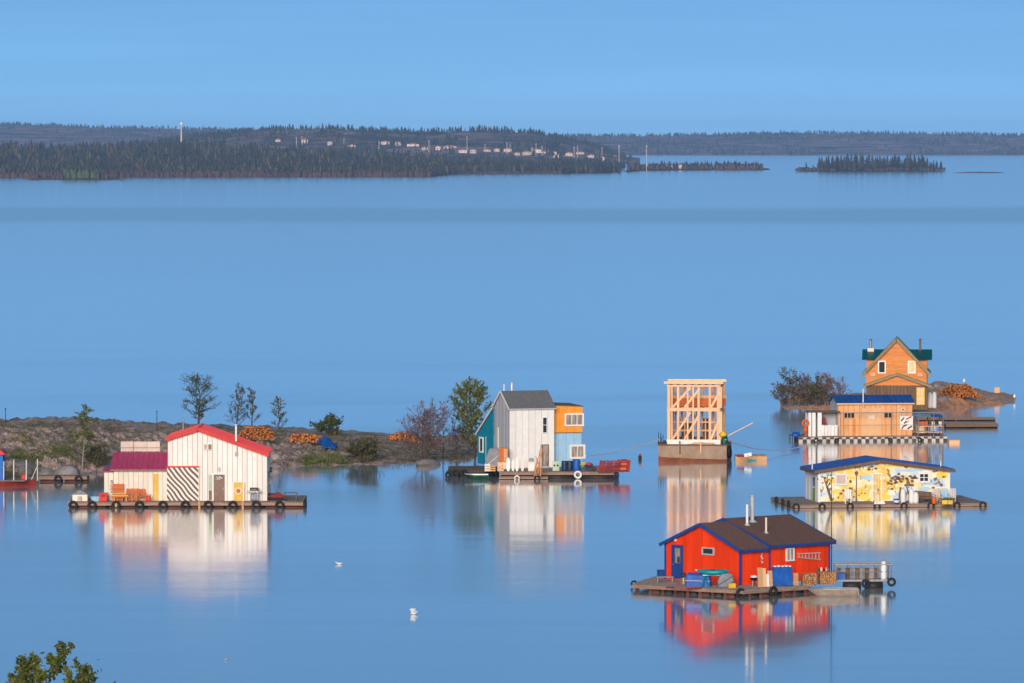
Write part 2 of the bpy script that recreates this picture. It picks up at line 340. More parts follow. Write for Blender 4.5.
# ------------------------------------------------------------------ ground materials
def rock_material(name, c1, c2, c3, green, gamt, scale):
    m = bpy.data.materials.new(name); m.use_nodes = True; n = m.node_tree.nodes; l = m.node_tree.links
    b = n['Principled BSDF']; b.inputs['Roughness'].default_value = 0.9; b.inputs['Specular IOR Level'].default_value = 0.2
    g = n.new('ShaderNodeNewGeometry')
    n1 = n.new('ShaderNodeTexNoise'); n1.inputs['Scale'].default_value = scale; n1.inputs['Detail'].default_value = 8; n1.inputs['Roughness'].default_value = 0.68
    n2 = n.new('ShaderNodeTexNoise'); n2.inputs['Scale'].default_value = scale * 0.33; n2.inputs['Detail'].default_value = 6
    vo = n.new('ShaderNodeTexVoronoi'); vo.inputs['Scale'].default_value = scale * 1.4; vo.feature = 'DISTANCE_TO_EDGE'
    for t in (n1, n2, vo): l.new(g.outputs['Position'], t.inputs['Vector'])
    r = n.new('ShaderNodeValToRGB'); e = r.color_ramp.elements; e[0].position = 0.33; e[0].color = (*c3, 1); e[1].position = 0.66; e[1].color = (*c1, 1)
    x = e.new(0.5); x.color = (*c2, 1); l.new(n1.outputs['Fac'], r.inputs['Fac'])
    mx = n.new('ShaderNodeMix'); mx.data_type = 'RGBA'; mr = n.new('ShaderNodeMapRange'); mr.inputs['From Min'].default_value = 0.62 - gamt; mr.inputs['From Max'].default_value = 0.70 - gamt
    l.new(n2.outputs['Fac'], mr.inputs['Value']); l.new(mr.outputs[0], mx.inputs[0]); l.new(r.outputs[0], mx.inputs[6]); mx.inputs[7].default_value = (*green, 1)
    ck = n.new('ShaderNodeMapRange'); ck.inputs['From Max'].default_value = 0.06; ck.inputs['To Min'].default_value = 0.45; l.new(vo.outputs['Distance'], ck.inputs['Value'])
    m2 = n.new('ShaderNodeMix'); m2.data_type = 'RGBA'; m2.blend_type = 'MULTIPLY'; m2.inputs[0].default_value = 1.0
    l.new(mx.outputs[2], m2.inputs[6]); l.new(ck.outputs[0], m2.inputs[7]); l.new(m2.outputs[2], b.inputs['Base Color'])
    bp = n.new('ShaderNodeBump'); bp.inputs['Strength'].default_value = 0.8; bp.inputs['Distance'].default_value = 0.25 / scale
    l.new(n1.outputs['Fac'], bp.inputs['Height']); l.new(bp.outputs[0], b.inputs['Normal'])
    return m
ROCK = rock_material('pinkish_island_rock', (0.62, 0.46, 0.40), (0.42, 0.30, 0.26), (0.18, 0.135, 0.12), (0.20, 0.165, 0.08), 0.08, 0.9)
ROCKI = rock_material('grey_rock_painted_glow', (0.60, 0.46, 0.42), (0.44, 0.33, 0.30), (0.21, 0.165, 0.15), (0.62, 0.30, 0.16), 0.17, 0.5)  # orange patches paint the low sun's warm light into the grey rock
FOREST = rock_material('far_forest_floor', (0.17, 0.13, 0.115), (0.09, 0.08, 0.06), (0.05, 0.055, 0.04), (0.05, 0.06, 0.035), 0.06, 0.02)
FARROCK = rock_material('far_hill_ground', (0.46, 0.31, 0.27), (0.25, 0.17, 0.15), (0.06, 0.06, 0.05), (0.05, 0.06, 0.04), 0.03, 0.011)
HILLM = rock_material('near_hill_ground', (0.20, 0.17, 0.14), (0.12, 0.10, 0.08), (0.06, 0.05, 0.04), (0.06, 0.07, 0.03), 0.12, 0.5)
def foliage(name, c1, c2, scale, trans=0.25): return mk(name, c1, c2, scale, rough=0.8, rnd=0.12, contrast=0.6, world=True, trans=trans)
SPRUCE = foliage('spruce_needles', (0.058, 0.056, 0.040), (0.028, 0.033, 0.027), 0.05, 0.0)
SPRUCEF = foliage('far_spruce_needles', (0.062, 0.066, 0.045), (0.032, 0.040, 0.030), 0.012, 0.0)
SCRUB = foliage('reddish_bare_scrub', (0.105, 0.066, 0.058), (0.065, 0.046, 0.04), 0.04, 0.0)
LEAF = foliage('fresh_green_leaves', (0.21, 0.235, 0.055), (0.09, 0.115, 0.03), 2.2)
LEAFD = foliage('dark_green_leaves', (0.12, 0.15, 0.045), (0.05, 0.07, 0.025), 1.6)
LEAFO = foliage('olive_leaves', (0.16, 0.15, 0.07), (0.08, 0.08, 0.04), 1.4)
TWIG = foliage('reddish_twigs', (0.26, 0.16, 0.135), (0.15, 0.09, 0.08), 1.2, 0.0)
TWIGB = foliage('brown_twigs', (0.18, 0.135, 0.11), (0.09, 0.07, 0.06), 1.2, 0.0)
DRYG = foliage('dry_grass', (0.24, 0.19, 0.10), (0.12, 0.10, 0.05), 0.8)

# ------------------------------------------------------------------ hillside under the camera
gx, gy = np.meshgrid(np.linspace(-260, 260, 90), np.linspace(-260, 262, 90))
gz = 28.6 - 0.128 * np.maximum(gy, -8) + 0.5 * fbm(gx, gy, 35, 4, 3) + 0.02 * np.minimum(gy + 8, 0)
gz = np.where(gy > 235, gz - (gy - 235) * 0.06, gz)
struct(place('hillside', grid_mesh('hillside', gx, gy, gz, HILLM)))['label'] = 'rocky hillside below the viewpoint'

# ------------------------------------------------------------------ far shores
def px2x(px, Y): return (px - 512.0) / F * Y
def py2z(py, Y): return H - (py - HZ) / F * Y
def conifers(name, px, Y, zb, h, rr, n=5, tiers=2):
    """many small spruces as one mesh: px columns, distance, ground, height"""
    N = len(px); X = px2x(px, Y); V = []; Fc = []
    ang = np.arange(n) * 2 * math.pi / n; base = 0
    for t in range(tiers):
        lo = 0.08 + 0.80 * t / tiers; hi = min(1.0, lo + 0.92 / tiers + 0.18) if t < tiers - 1 else 1.0
        r = rr * h * (1 - 0.72 * t / tiers)
        ph = NR.rand(N) * 6.28; wob = 0.65 + 0.7 * NR.rand(N, n)
        ring = np.stack([X[:, None] + np.cos(ang[None] + ph[:, None]) * r[:, None] * wob, Y[:, None] + np.sin(ang[None] + ph[:, None]) * r[:, None] * wob,
                         (zb + lo * h)[:, None] + (NR.rand(N, n) - 0.5) * 0.10 * h[:, None]], 2)
        tip = np.stack([X + (NR.rand(N) - .5) * 0.05 * h, Y, zb + hi * h], 1)[:, None]
        vv = np.concatenate([ring, tip], 1); V.append(vv.reshape(-1, 3))
        o = base + np.arange(N)[:, None] * (n + 1)
        for i in range(n): Fc.append(np.concatenate([o + i, o + (i + 1) % n, o + n], 1))
        base += N * (n + 1)
    return np.concatenate(V), np.concatenate(Fc)

def clumps(px, Y, zb, h, w, n=6):
    """rounded uneven bushes, n-gon domes"""
    N = len(px); X = px2x(px, Y); V = []; Fc = []; ang = np.arange(n) * 2 * math.pi / n
    r1 = w[:, None] * (0.6 + 0.7 * NR.rand(N, n)); r2 = w[:, None] * (0.35 + 0.5 * NR.rand(N, n)); ph = NR.rand(N)[:, None] * 6.28
    a = ang[None] + ph
    R1 = np.stack([X[:, None] + np.cos(a) * r1, Y[:, None] + np.sin(a) * r1, (zb + 0.05 * h)[:, None] + 0 * r1], 2)
    R2 = np.stack([X[:, None] + np.cos(a) * r2, Y[:, None] + np.sin(a) * r2, zb[:, None] + h[:, None] * (0.5 + 0.5 * NR.rand(N, n))], 2)
    T = np.stack([X, Y, zb + h * 0.9], 1)[:, None]
    V = np.concatenate([R1, R2, T], 1).reshape(-1, 3); k = 2 * n + 1; o = np.arange(N)[:, None] * k
    for i in range(n):
        j = (i + 1) % n
        Fc.append(np.concatenate([o + i, o + j, o + n + j], 1)); Fc.append(np.concatenate([o + i, o + n + j, o + n + i], 1)); Fc.append(np.concatenate([o + n + i, o + n + j, o + 2 * n], 1))
    return V, np.concatenate(Fc)

def stuff(name, vf, m, label):
    o = place(name, arr_mesh(name, vf[0], vf[1], [m])); tag(o, label, None, kind='stuff'); return o

# wooded near shore: rows of (photo column, shoreline row) and (column, tree-line row)
A_SH = (np.array([-900, 0, 430, 455, 560, 620, 640, 700, 765, 790]), np.array([177.5, 177.5, 176.5, 174, 173.5, 172.5, 170.5, 170, 170, 169.]))
A_TOP = (np.array([-900, 0, 60, 110, 170, 230, 300, 360, 430, 480, 560, 605, 622, 650, 765, 790]), np.array([140, 140, 143, 142, 139, 141, 146, 149, 153, 156, 161, 164, 169.4, 169.6, 169.9, 171.]))
def near_land(px, t):
    """distance and height of the wooded shore, t = metres inland"""
    Ysh = H * F / (np.interp(px, *A_SH) - HZ); Y = Ysh + t
    top = py2z(np.interp(px, *A_TOP) + 7.0 * (px < 615), Ysh + 1500.0)
    rise = np.maximum(top, 1.2)
    z = rise * (0.10 * sstep(t / 40.0) + 0.90 * sstep(t / 1500.0)) + 1.2 * fbm(px2x(px, Y), Y, 260, 4, 1) * sstep(t / 250.0) - 0.6 * (t < 1)
    tail = px > 626
    z = np.where(tail, 1.1 * sstep(t / 15) + 0.25 * fbm(px2x(px, Y), Y, 25, 3, 2) * sstep(t / 15) - np.where(t > 160, 3, 0), z)
    return Y, z - 0.15 * (t <= 0)
pxs = np.linspace(-900, 772, 420); ts = np.array([0, 6, 14, 28, 50, 90, 150, 220, 300, 420, 560, 720, 900, 1100, 1300, 1500, 1700, 1900.])
P, T = np.meshgrid(pxs, ts); Yn, Zn = near_land(P, T)
edge = np.minimum(1, (772 - P) / 6.0); Zn = Zn * np.clip(edge, 0, 1) - 0.8 * (edge < 0.2)
wooded = struct(place('wooded_shore', grid_mesh('wooded_shore', px2x(P, Yn), Yn, Zn, FOREST))); wooded['label'] = 'low wooded shore across the lake'

N = 8500
px = NR.rand(N) * 790 - 170; t = 12 + 1500 * NR.rand(N) ** 1.6
k = (NR.rand(N) < 0.35 + 0.65 * sstep((fbm(px * 0.9, t, 160, 3, 5) + 0.6))) & (px < 621)
px, t = px[k], t[k]; Y, z = near_land(px, t)
stuff('spruce_forest', conifers('c', px, Y, z, (3.5 + 7.5 * NR.rand(len(px)) ** 1.4), 0.15 + 0.08 * NR.rand(len(px))), SPRUCE, 'dark spruce forest covering the shore across the lake')
N = 3200
px = NR.rand(N) * 800 - 170; t = 1 + 26 * NR.rand(N) ** 1.3; px = np.where(px > 560, 560 - NR.rand(N) * 500, px)
Y, z = near_land(px, t); h = 2.0 + 4.2 * NR.rand(N); h = np.where(px > 440, h * 0.45, h)
px_, h_ = px, h
stuff('shore_scrub', clumps(px, Y, np.maximum(z - 0.3, 0), h, 1.4 + 1.2 * NR.rand(N)), SCRUB, 'reddish bare willow scrub along the far waterline')
N = 2200; pb = NR.rand(N) * 790 - 170; tb = 12 + 1400 * NR.rand(N) ** 1.5; kb = (pb < 615) & (fbm(pb, tb, 140, 3, 12) > -0.1); pb, tb = pb[kb], tb[kb]; Yb, zb_ = near_land(pb, tb)
stuff('birch_woods', clumps(pb, Yb, zb_, 4.5 + 5 * NR.rand(len(pb)), 1.3 + 1.2 * NR.rand(len(pb))), foliage('far_birch_leaves', (0.10, 0.088, 0.05), (0.055, 0.05, 0.035), 0.03, 0.0), 'paler olive birches mixed into the far forest')
N = 620
px = 628 + 135 * NR.rand(N); t = 12 + 110 * NR.rand(N); k = (fbm(px * 3, t * 0, 70, 2, 8) + 0.35 * (px > 690) > -0.75); px, t = px[k], t[k]
Y, z = near_land(px, t)
stuff('point_scrub', clumps(px, Y, np.maximum(z - 0.3, 0), 2.2 + 4.5 * NR.rand(len(px)) ** 1.5, 1.3 + 1.0 * NR.rand(len(px))), SCRUB, 'low brown scrub on the narrow point across the lake')
k = NR.rand(len(px)) < 0.25
stuff('point_spruces', conifers('c', px[k], Y[k], z[k], 5 + 4 * NR.rand(k.sum()), 0.16 + 0.08 * NR.rand(k.sum())), SPRUCE, 'thin spruces on the narrow point across the lake')

# small scrubby point in front of the left forest
def low_island(name, px0, px1, py0, depth, hgt, label, m=None):
    Yf = H * F / (py0 - HZ); p, tt = np.meshgrid(np.linspace(px0, px1, 46), np.linspace(0, 1, 12))
    e = np.clip(np.minimum(p - px0, px1 - p) / (px1 - px0) * 5, 0, 1); Yl = Yf + tt * depth
    zz = hgt * e * np.sin(np.clip(tt, 0, 1) * math.pi) ** 0.6 * (1 + 0.5 * fbm(px2x(p, Yl), Yl, 30, 3, 4)) - 0.25
    o = struct(place(name, grid_mesh(name, px2x(p, Yl), Yl, zz, m or FOREST))); o['label'] = label
    return Yf
Yf = low_island('scrub_point', 26, 124, 179.5, 70, 1.2, 'scrubby rock point before the left forest')
N = 260; px = 27 + 96 * NR.rand(N); Y = Yf + 12 + 40 * NR.rand(N); gr = (px > 64) & (px < 98)
px, Y = np.where(NR.rand(N) < 0.35, 66 + 30 * NR.rand(N), px), Y; gr = (px > 64) & (px < 98)
h = np.where(gr, 4.5 + 5 * NR.rand(N), 1.5 + 5 * NR.rand(N)**2) * np.where((px > 38) & (px < 62), 0.5, 1.0)
stuff('point_willows', clumps(px[~gr], Y[~gr], 0 * px[~gr] + 0.4, h[~gr], 1.3 + NR.rand((~gr).sum())), SCRUB, 'reddish bare bushes on the point before the left forest')
stuff('point_green_bushes', clumps(px[gr], Y[gr], 0 * px[gr] + 0.4, h[gr], 1.5 + NR.rand(gr.sum())), foliage('far_green_bush', (0.075, 0.095, 0.04), (0.045, 0.06, 0.03), 0.06, 0.0), 'green bushes on the point before the left forest')

# middle hills with pale rock behind the forest, then the far shore
def ridge(name, pxr, Y0, Y1, crest, tree_h, m, label, base=0.0, nz=3.0, ncol=360):
    p, tt = np.meshgrid(np.linspace(pxr[0], pxr[1], ncol), np.linspace(0, 1, 26)); Yl = Y0 + (Y1 - Y0) * tt
    zc = py2z(np.interp(p, *crest) , Y0 + (Y1 - Y0) * 0.72) - tree_h
    zc = np.maximum(zc, 0.5)
    ez = np.clip(np.minimum(p - pxr[0], pxr[1] - p) / 40, 0, 1)
    def f(p, tt):
        Yq = Y0 + (Y1 - Y0) * tt; zq = np.maximum(py2z(np.interp(p, *crest), Y0 + (Y1 - Y0) * 0.72) - tree_h, 0.5)
        eq = np.clip(np.minimum(p - pxr[0], pxr[1] - p) / 40, 0, 1)
        return Yq, eq * zq * sstep(tt / 0.72 * 0.97 + 0.03) + nz * fbm(px2x(p, Yq), Yq, 420, 4, 6) * sstep(tt * 4) - 0.4 * (tt <= 0)
    Yl, zz = f(p, tt)
    o = struct(place(name, grid_mesh(name, px2x(p, Yl), Yl, zz, m))); o['label'] = label
    return f
C_MID = (np.array([-300, 0, 120, 200, 260, 330, 380, 430, 480, 530, 575, 630]), np.array([146, 145, 143, 135, 128, 125.5, 129, 130.5, 128, 131, 140, 152.]))
fm = ridge('rocky_hills', (60, 640), 6900, 9200, C_MID, 5.0, FARROCK, 'low pinkish rock hills behind the forest')
C_FAR = (np.array([-900, 0, 60, 130, 200, 300, 420, 560, 640, 700, 760, 850, 930, 1024, 1900]), np.array([124, 123, 124.5, 126.5, 128, 130, 133, 134.5, 135, 133.5, 132.5, 132, 132.5, 134.5, 134]))
ff = ridge('far_shore', (-900, 1900), 11300, 14800, C_FAR, 5.0, FARROCK, 'long low hills on the far shore', ncol=500)
N = 6500; px = 62 + 570 * NR.rand(N); tt = 0.03 + 0.80 * NR.rand(N); k = fbm(px * 1.2, tt * 300, 120, 4, 9) + 0.5 * (tt > 0.66) - 0.04 > NR.rand(N) * 0.9 - 0.25; px, tt = px[k], tt[k]; Y, z = fm(px, tt)
stuff('hill_spruces', conifers('c', px, Y, z, 4.5 + 6 * NR.rand(len(px)) ** 1.5, 0.18 + 0.1 * NR.rand(len(px)), 4), SPRUCEF, 'scattered spruces on the hills behind the forest')
N = 11000; px = -60 + 1150 * NR.rand(N); tt = 0.01 + 0.84 * NR.rand(N); k = fbm(px * 1.2, tt * 300, 150, 4, 10) + 0.6 * (tt > 0.66) + 0.14 > NR.rand(N) * 0.9 - 0.25; px, tt = px[k], tt[k]; Y, z = ff(px, tt)
stuff('far_spruces', conifers('c', px, Y, z, 4.0 + 7.0 * NR.rand(len(px)) ** 1.5, 0.2 + 0.12 * NR.rand(len(px)), 4), SPRUCEF, 'dense dark spruce woods on the far hills')

# sand bar and the wooded islet at the right
low_island('sand_bar', 950, 1008, 173.0, 60, 0.9, 'thin pale sand bar in the lake', FARROCK)
Yi = low_island('wooded_islet', 793, 948, 171.6, 130, 2.0, 'low rocky ground of the wooded islet')
def spruce_mesh(seed):
    r = random.Random(seed); mb = MB(); n = 8
    for t in range(9):
        f = t / 9.0; z0 = 0.10 + 0.86 * f; R = 0.19 * (1 - f) ** 0.8 + 0.015; ph = r.random() * 6
        vs = [((R * (0.55 + 0.8 * r.random())) * math.cos(ph + i * 6.283 / n), (R * (0.55 + 0.8 * r.random())) * math.sin(ph + i * 6.283 / n), z0 - 0.03 * r.random()) for i in range(n)]
        vs.append((0, 0, min(1.0, z0 + 0.17))); mb.add(vs, [(i, (i + 1) % n, n) for i in range(n)])
    return mb.mesh('crown')
SPV = [spruce_mesh(i) for i in range(4)]; TRV = MB().tube((0, 0, 0), (0, 0, 0.9), 0.018, 0.004, 6).mesh('trunk'); TRV.materials.append(BARKM)
for me in SPV: me.materials.append(SPRUCE)
r = random.Random(5)
def spruce(px, Y, h, zb, label, group, wid=1.0):
    t = thing('spruce_tree', label, 'tree', (px2x(px, Y), Y, zb), r.random() * 6, group); 
    a = place('trunk', TRV, t); b = place('crown', SPV[r.randrange(4)], t)
    a.scale = (h, h, h); b.scale = (h * wid, h * wid, h); return t
for i in range(62):
    q = 818 + 125 * (i + 0.8 * r.random()) / 62; hh = (10.5 + 7.0 * r.random()) * (1.0 if q > 835 else 0.85) * (0.75 if q > 925 else 1.0)
    spruce(q, Yi + 25 + 80 * r.random(), hh, 1.2, 'slender dark spruce in the dense stand on the wooded islet at the right', 'spruces on the wooded islet', 1.05)
for q, hh, lb in ((806, 8.5, 'lone dark spruce on the bare left tip of the wooded islet'), (813, 6.5, 'small spruce just right of the lone one on the wooded islet')):
    spruce(q, Yi + 40, hh, 1.0, lb, None)
N = 150; px = np.where(NR.rand(N) < 0.7, 822 + 122 * NR.rand(N), 796 + 30 * NR.rand(N)); Y = Yi + 15 + 60 * NR.rand(N)
stuff('islet_scrub', clumps(px, Y, 0 * px + 0.6, 1.5 + 3.0 * NR.rand(N), 1.2 + NR.rand(N)), SCRUB, 'brown scrub round the feet of the islet spruces')

# ------------------------------------------------------------------ village across the lake
ORD = ['first', 'second', 'third', 'fourth', 'fifth', 'sixth', 'seventh', 'eighth', 'ninth', 'tenth', 'eleventh', 'twelfth', 'thirteenth', 'fourteenth', 'fifteenth', 'sixteenth', 'seventeenth', 'eighteenth', 'nineteenth', 'twentieth'] + ['twenty-' + w for w in ('first', 'second', 'third', 'fourth', 'fifth', 'sixth', 'seventh', 'eighth', 'ninth')]
VW = mk('village_wall', (0.62, 0.52, 0.46), (0.5, 0.4, 0.35), 0.2, rough=0.7, rnd=0.15); VR = mk('village_roof', (0.28, 0.13, 0.11), (0.2, 0.1, 0.08), 0.2, rough=0.7, rnd=0.3)
VP = mk('pale_mast', (0.50, 0.45, 0.41), (0.5, 0.45, 0.4), 0.2, rough=0.6)
def on_hill(q, pyb):
    tt = np.linspace(0.02, 0.72, 200); Yq, zq = fm(np.full(200, float(q)), tt); pyq = HZ + (H - zq) * F / Yq
    i = int(np.argmin(np.abs(pyq - pyb))); return float(Yq[i]), float(zq[i])
vill = [(385, 145, 10), (413, 146, 12), (450, 150, 13), (463, 152.5, 8), (508, 152, 9), (527, 155, 9), (536, 154, 10), (548, 153.5, 17), (559, 156.5, 10), (580, 156, 8), (612, 158, 9), (667, 160, 12), (680, 160.5, 9), (278, 142, 5), (305, 144, 6), (330, 145, 5), (352, 145.5, 7), (398, 147, 6), (425, 148.5, 6), (438, 150, 5), (473, 151.5, 6), (487, 152.5, 7), (497, 153, 5), (517, 154, 6), (569, 157, 7), (591, 157.5, 6), (601, 158.5, 7)]; vill.sort()
for i, (q, pyb, wpx) in enumerate(vill):
    pyb += 1.6 * math.sin(i * 4.7)
    if q < 640: Yv, zb = on_hill(q, pyb)
    else: Yv = near_land(np.array([q * 1.0]), np.array([60.0]))[0][0]; zb = 1.0
    s_ = F / Yv; wm = wpx / s_; hm = 2.8 + 1.2 * ((i * 7) % 3) / 2
    t = thing('village_house', f'small pale house in the far village, {ORD[i]} from the left', 'house', (px2x(q, Yv), Yv, zb), 0.25 * math.sin(i * 2.1), 'village houses')
    g0 = -1.5
    MB().box(-wm / 2, wm / 2, 0, 7, g0, hm).build('wall', VW, t)
    MB().prism([(-wm / 2 - .3, hm), (wm / 2 + .3, hm), (0, hm + 2.0)], -0.3, 7.3).build('roof', VR, t)
    for k in (-0.25, 0.25): MB().box(wm * k - .5, wm * k + .5, -0.06, 0.02, 1.3, 2.5).build('window', GLASSM, t)
poles = [(296.5, 148, 137), (302, 148, 136), (344, 149, 138), (379, 149, 141), (429, 152, 140), (467, 152, 136), (485, 153, 144), (507, 155, 143), (510, 155, 144), (532, 156, 147), (536, 156, 143), (542, 156, 146), (574, 158, 146), (577.5, 158, 146), (602, 160, 147), (619, 170, 145), (646.5, 169.5, 145)]
for i, (q, pyb, pyt) in enumerate(poles):
    if q < 618: Yv, zb = on_hill(q, pyb)
    else: Yv = H * F / (171.5 - HZ) + 40; zb = 0.5
    zt = py2z(pyt, Yv)
    t = thing('utility_mast', f'pale tall mast above the far village, {ORD[i]} from the left', 'mast', (px2x(q, Yv), Yv, zb), 0, 'village masts')
    MB().tube((0, 0, 0), (0, 0, zt - zb), 0.45 if q < 618 else 0.32, 0.3, 6).build('pole', VP, t)
    MB().box(-0.9, 0.9, -0.2, 0.2, zt - zb - 1.5, zt - zb - 1.1).build('crossarm', VP, t)
Yv = 7100.0; t = thing('water_tower', 'white bulb-topped tower on the far left skyline', 'tower', (px2x(181.5, Yv), Yv, py2z(137, Yv) - 6)); hh = py2z(122.5, Yv) - py2z(137, Yv) + 6
MB().tube((0, 0, 0), (0, 0, hh - 2), 1.1, 0.7, 8).build('shaft', VP, t)
MB().lathe([(0.1, hh - 3.5), (1.8, hh - 2.6), (2.2, hh - 1.2), (1.6, hh), (0.02, hh + .5)], n=10).build('tank', WTRIM, t, True)
for k in (-1, 1): MB().tube((k * 2, 0, hh - 1.5), (k * 2.2, 0, hh + 2.5), 0.25, 0.2, 5).build('antenna', GREY, t)

# ------------------------------------------------------------------ rocky island at the left
I_SH = (np.array([-120, 0, 45, 90, 120, 170, 260, 330, 400, 440, 470, 492.]), np.array([482, 480, 478, 474.5, 471, 470, 467.5, 466, 464.5, 463, 462, 461.]))
I_CR = (np.array([-120, 0, 40, 75, 110, 150, 190, 240, 290, 330, 380, 420, 450, 475, 492.]), np.array([426, 426.5, 425, 425, 427, 431, 431.5, 433.5, 435, 438, 441, 446, 452, 458, 460.5]))
def island(px, t):
    Ysh = H * F / (np.interp(px, *I_SH) - HZ); Y = Ysh + t; X = px2x(px, Y)
    zc = np.maximum(py2z(np.interp(px, *I_CR), Ysh + 30) , 0.12)
    f = 0.55 * sstep(t / 7.0) + 0.45 * sstep((t - 4) / 24.0)
    big = fbm(X, Y, 17, 3, 13); small = fbm(X, Y, 4.5, 5, 14, 0.62)
    z = zc * f * (1 + 0.14 * big * sstep(t / 5) * (1 - 0.75 * sstep((t - 14) / 14))) + (0.46 * small * sstep(t / 2.5) * np.minimum(1, zc / 1.5)) * (1 - 0.55 * sstep((t - 18) / 10)) - 0.28 * (t < 0.3)
    z = z * (1 - sstep((t - 44) / 22)) - 0.6 * sstep((t - 44) / 22)
    e = sstep((492 - px) / 26.0) ** 0.7; z = np.where(px > 466, np.minimum(z, 3 * e) - 0.35 * (1 - e), z)
    return Y, z
p, tt = np.meshgrid(np.linspace(-120, 492, 520), np.concatenate([np.linspace(0, 32, 82), np.linspace(33, 68, 14)]))
Yl, zl = island(p, tt)
struct(place('rock_island', grid_mesh('rock_island', px2x(p, Yl), Yl, zl, ROCK)))['label'] = 'long low island of pinkish rock'

def on_island(px, py):
    """ground point of the island seen at a pixel"""
    t = np.linspace(0.5, 34, 300); Yq, zq = island(np.full(300, float(px)), t); pq = HZ + (H - zq) * F / Yq
    ok = np.where(pq <= py)[0]; i = int(ok[0]) if len(ok) else int(np.argmin(pq))
    return Vector((px2x(px, Yq[i]), Yq[i], zq[i]))

def leaf_cloud(pts, size, rs, jitter=0.0):
    """small leaf faces at points (n,3)"""
    n = len(pts); a = rs.normal(size=(n, 3)); a /= np.linalg.norm(a, axis=1)[:, None]; b = rs.normal(size=(n, 3)); b -= (b * a).sum(1)[:, None] * a; b /= np.linalg.norm(b, axis=1)[:, None]
    s = (size * (0.6 + 0.8 * rs.rand(n)))[:, None]; p = pts + rs.normal(size=(n, 3)) * jitter
    V = np.stack([p - a * s, p + b * s * 0.55, p + a * s, p - b * s * 0.55], 1).reshape(-1, 3)
    return V, np.arange(4 * n).reshape(n, 4)

def grow(seed, h, spread, trunk_r, n_br, low=0.25, up=0.75, sub=4, twig=3, droop=0.0, shape='round', stems=1):
    """trunk and limbs as tapering tubes; returns (MB, leaf seats)"""
    r = random.Random(seed); mb = MB(); seats = []
    def limb(p, d, L, rad, depth):
        k = 4 if depth < 2 else 3; pts = [p]; q = p.copy(); dd = d.copy()
        for i in range(k):
            dd = (dd + Vector((r.gauss(0, .13), r.gauss(0, .13), 0.10 * up - droop * depth * 0.25 + r.gauss(0, .07)))).normalized()
            q2 = q + dd * (L / k); r0 = rad * (1 - 0.72 * i / k); r1 = rad * (1 - 0.72 * (i + 1) / k)
            mb.tube(q, q2, r0, r1, 5 if depth < 2 else 3); q = q2; pts.append(q)
            if depth >= 1: seats.append((q.copy(), L * 0.16))
        if depth < 3:
            for j in range(sub if depth == 1 else twig):
                f = 0.3 + 0.7 * (j + r.random()) / sub; b = pts[min(k, int(f * k))]
                a = r.random() * 6.283; side = Vector((math.cos(a), math.sin(a), 0.25 * up + r.gauss(0, .25))); limb(b, (dd * 0.55 + side * 0.75).normalized(), L * (0.42 + 0.2 * r.random()), rad * 0.38, depth + 1)
    for s in range(stems):
        base = Vector((0, 0, -0.15)) if stems == 1 else Vector((r.gauss(0, .25 * spread * .4), r.gauss(0, .25 * spread * .4), -0.15))
        q = base; hh = h * (1 if stems == 1 else 0.55 + 0.45 * r.random()); K = 7; lean = Vector((r.gauss(0, .06), r.gauss(0, .06), 0)) * (1 if stems == 1 else 3.2); pts = [q]
        for i in range(K):
            q2 = q + Vector((lean.x * hh / K + r.gauss(0, .022) * hh / 2, lean.y * hh / K + r.gauss(0, .022) * hh / 2, hh / K)); mb.tube(q, q2, trunk_r * (1 - .9 * i / K), trunk_r * (1 - .9 * (i + 1) / K), 7); q = q2; pts.append(q)
        seats.append((q, h * .05))
        for i in range(n_br):
            f = low + (0.97 - low) * (i + r.random() * .8) / n_br; idx = f * K; b = pts[int(idx)].lerp(pts[min(K, int(idx) + 1)], idx - int(idx))
            g = (f - low) / (1 - low)
            L = spread * {'round': (0.55 + 0.9 * math.sin(math.pi * min(1, g * .8 + .12))) * 0.62, 'tall': 0.42 + 0.5 * (1 - g), 'fan': 0.9 - 0.35 * g}[shape] * (0.75 + 0.5 * r.random())
            a = i * 2.4 + r.random() * .9; limb(b, Vector((math.cos(a), math.sin(a), up * (0.5 + 0.6 * g) + r.gauss(0, .12))).normalized(), L, trunk_r * 0.42 * (1 - .6 * g), 1)
    return mb, seats

def tree(name, label, loc, h, spread, seed, leafm, barkm, nleaf, leaf, group=None, trunk_r=None, cat='tree', crown='crown', **kw):
    t = thing(name, label, cat, loc, 0, group)
    mb, seats = grow(seed, h, spread, trunk_r or h * 0.018, **kw)
    mb.build('trunk', barkm, t)
    if nleaf:
        rs = np.random.RandomState(seed); P = np.array([s[0] for s in seats]); R = np.array([s[1] for s in seats]); i = rs.randint(0, len(P), nleaf)
        pts = P[i] + rs.normal(size=(nleaf, 3)) * (R[i] * 0.55)[:, None]
        V, Fq = leaf_cloud(pts, leaf, rs); place(crown, arr_mesh(crown, V, Fq, [leafm]), t)
    return t

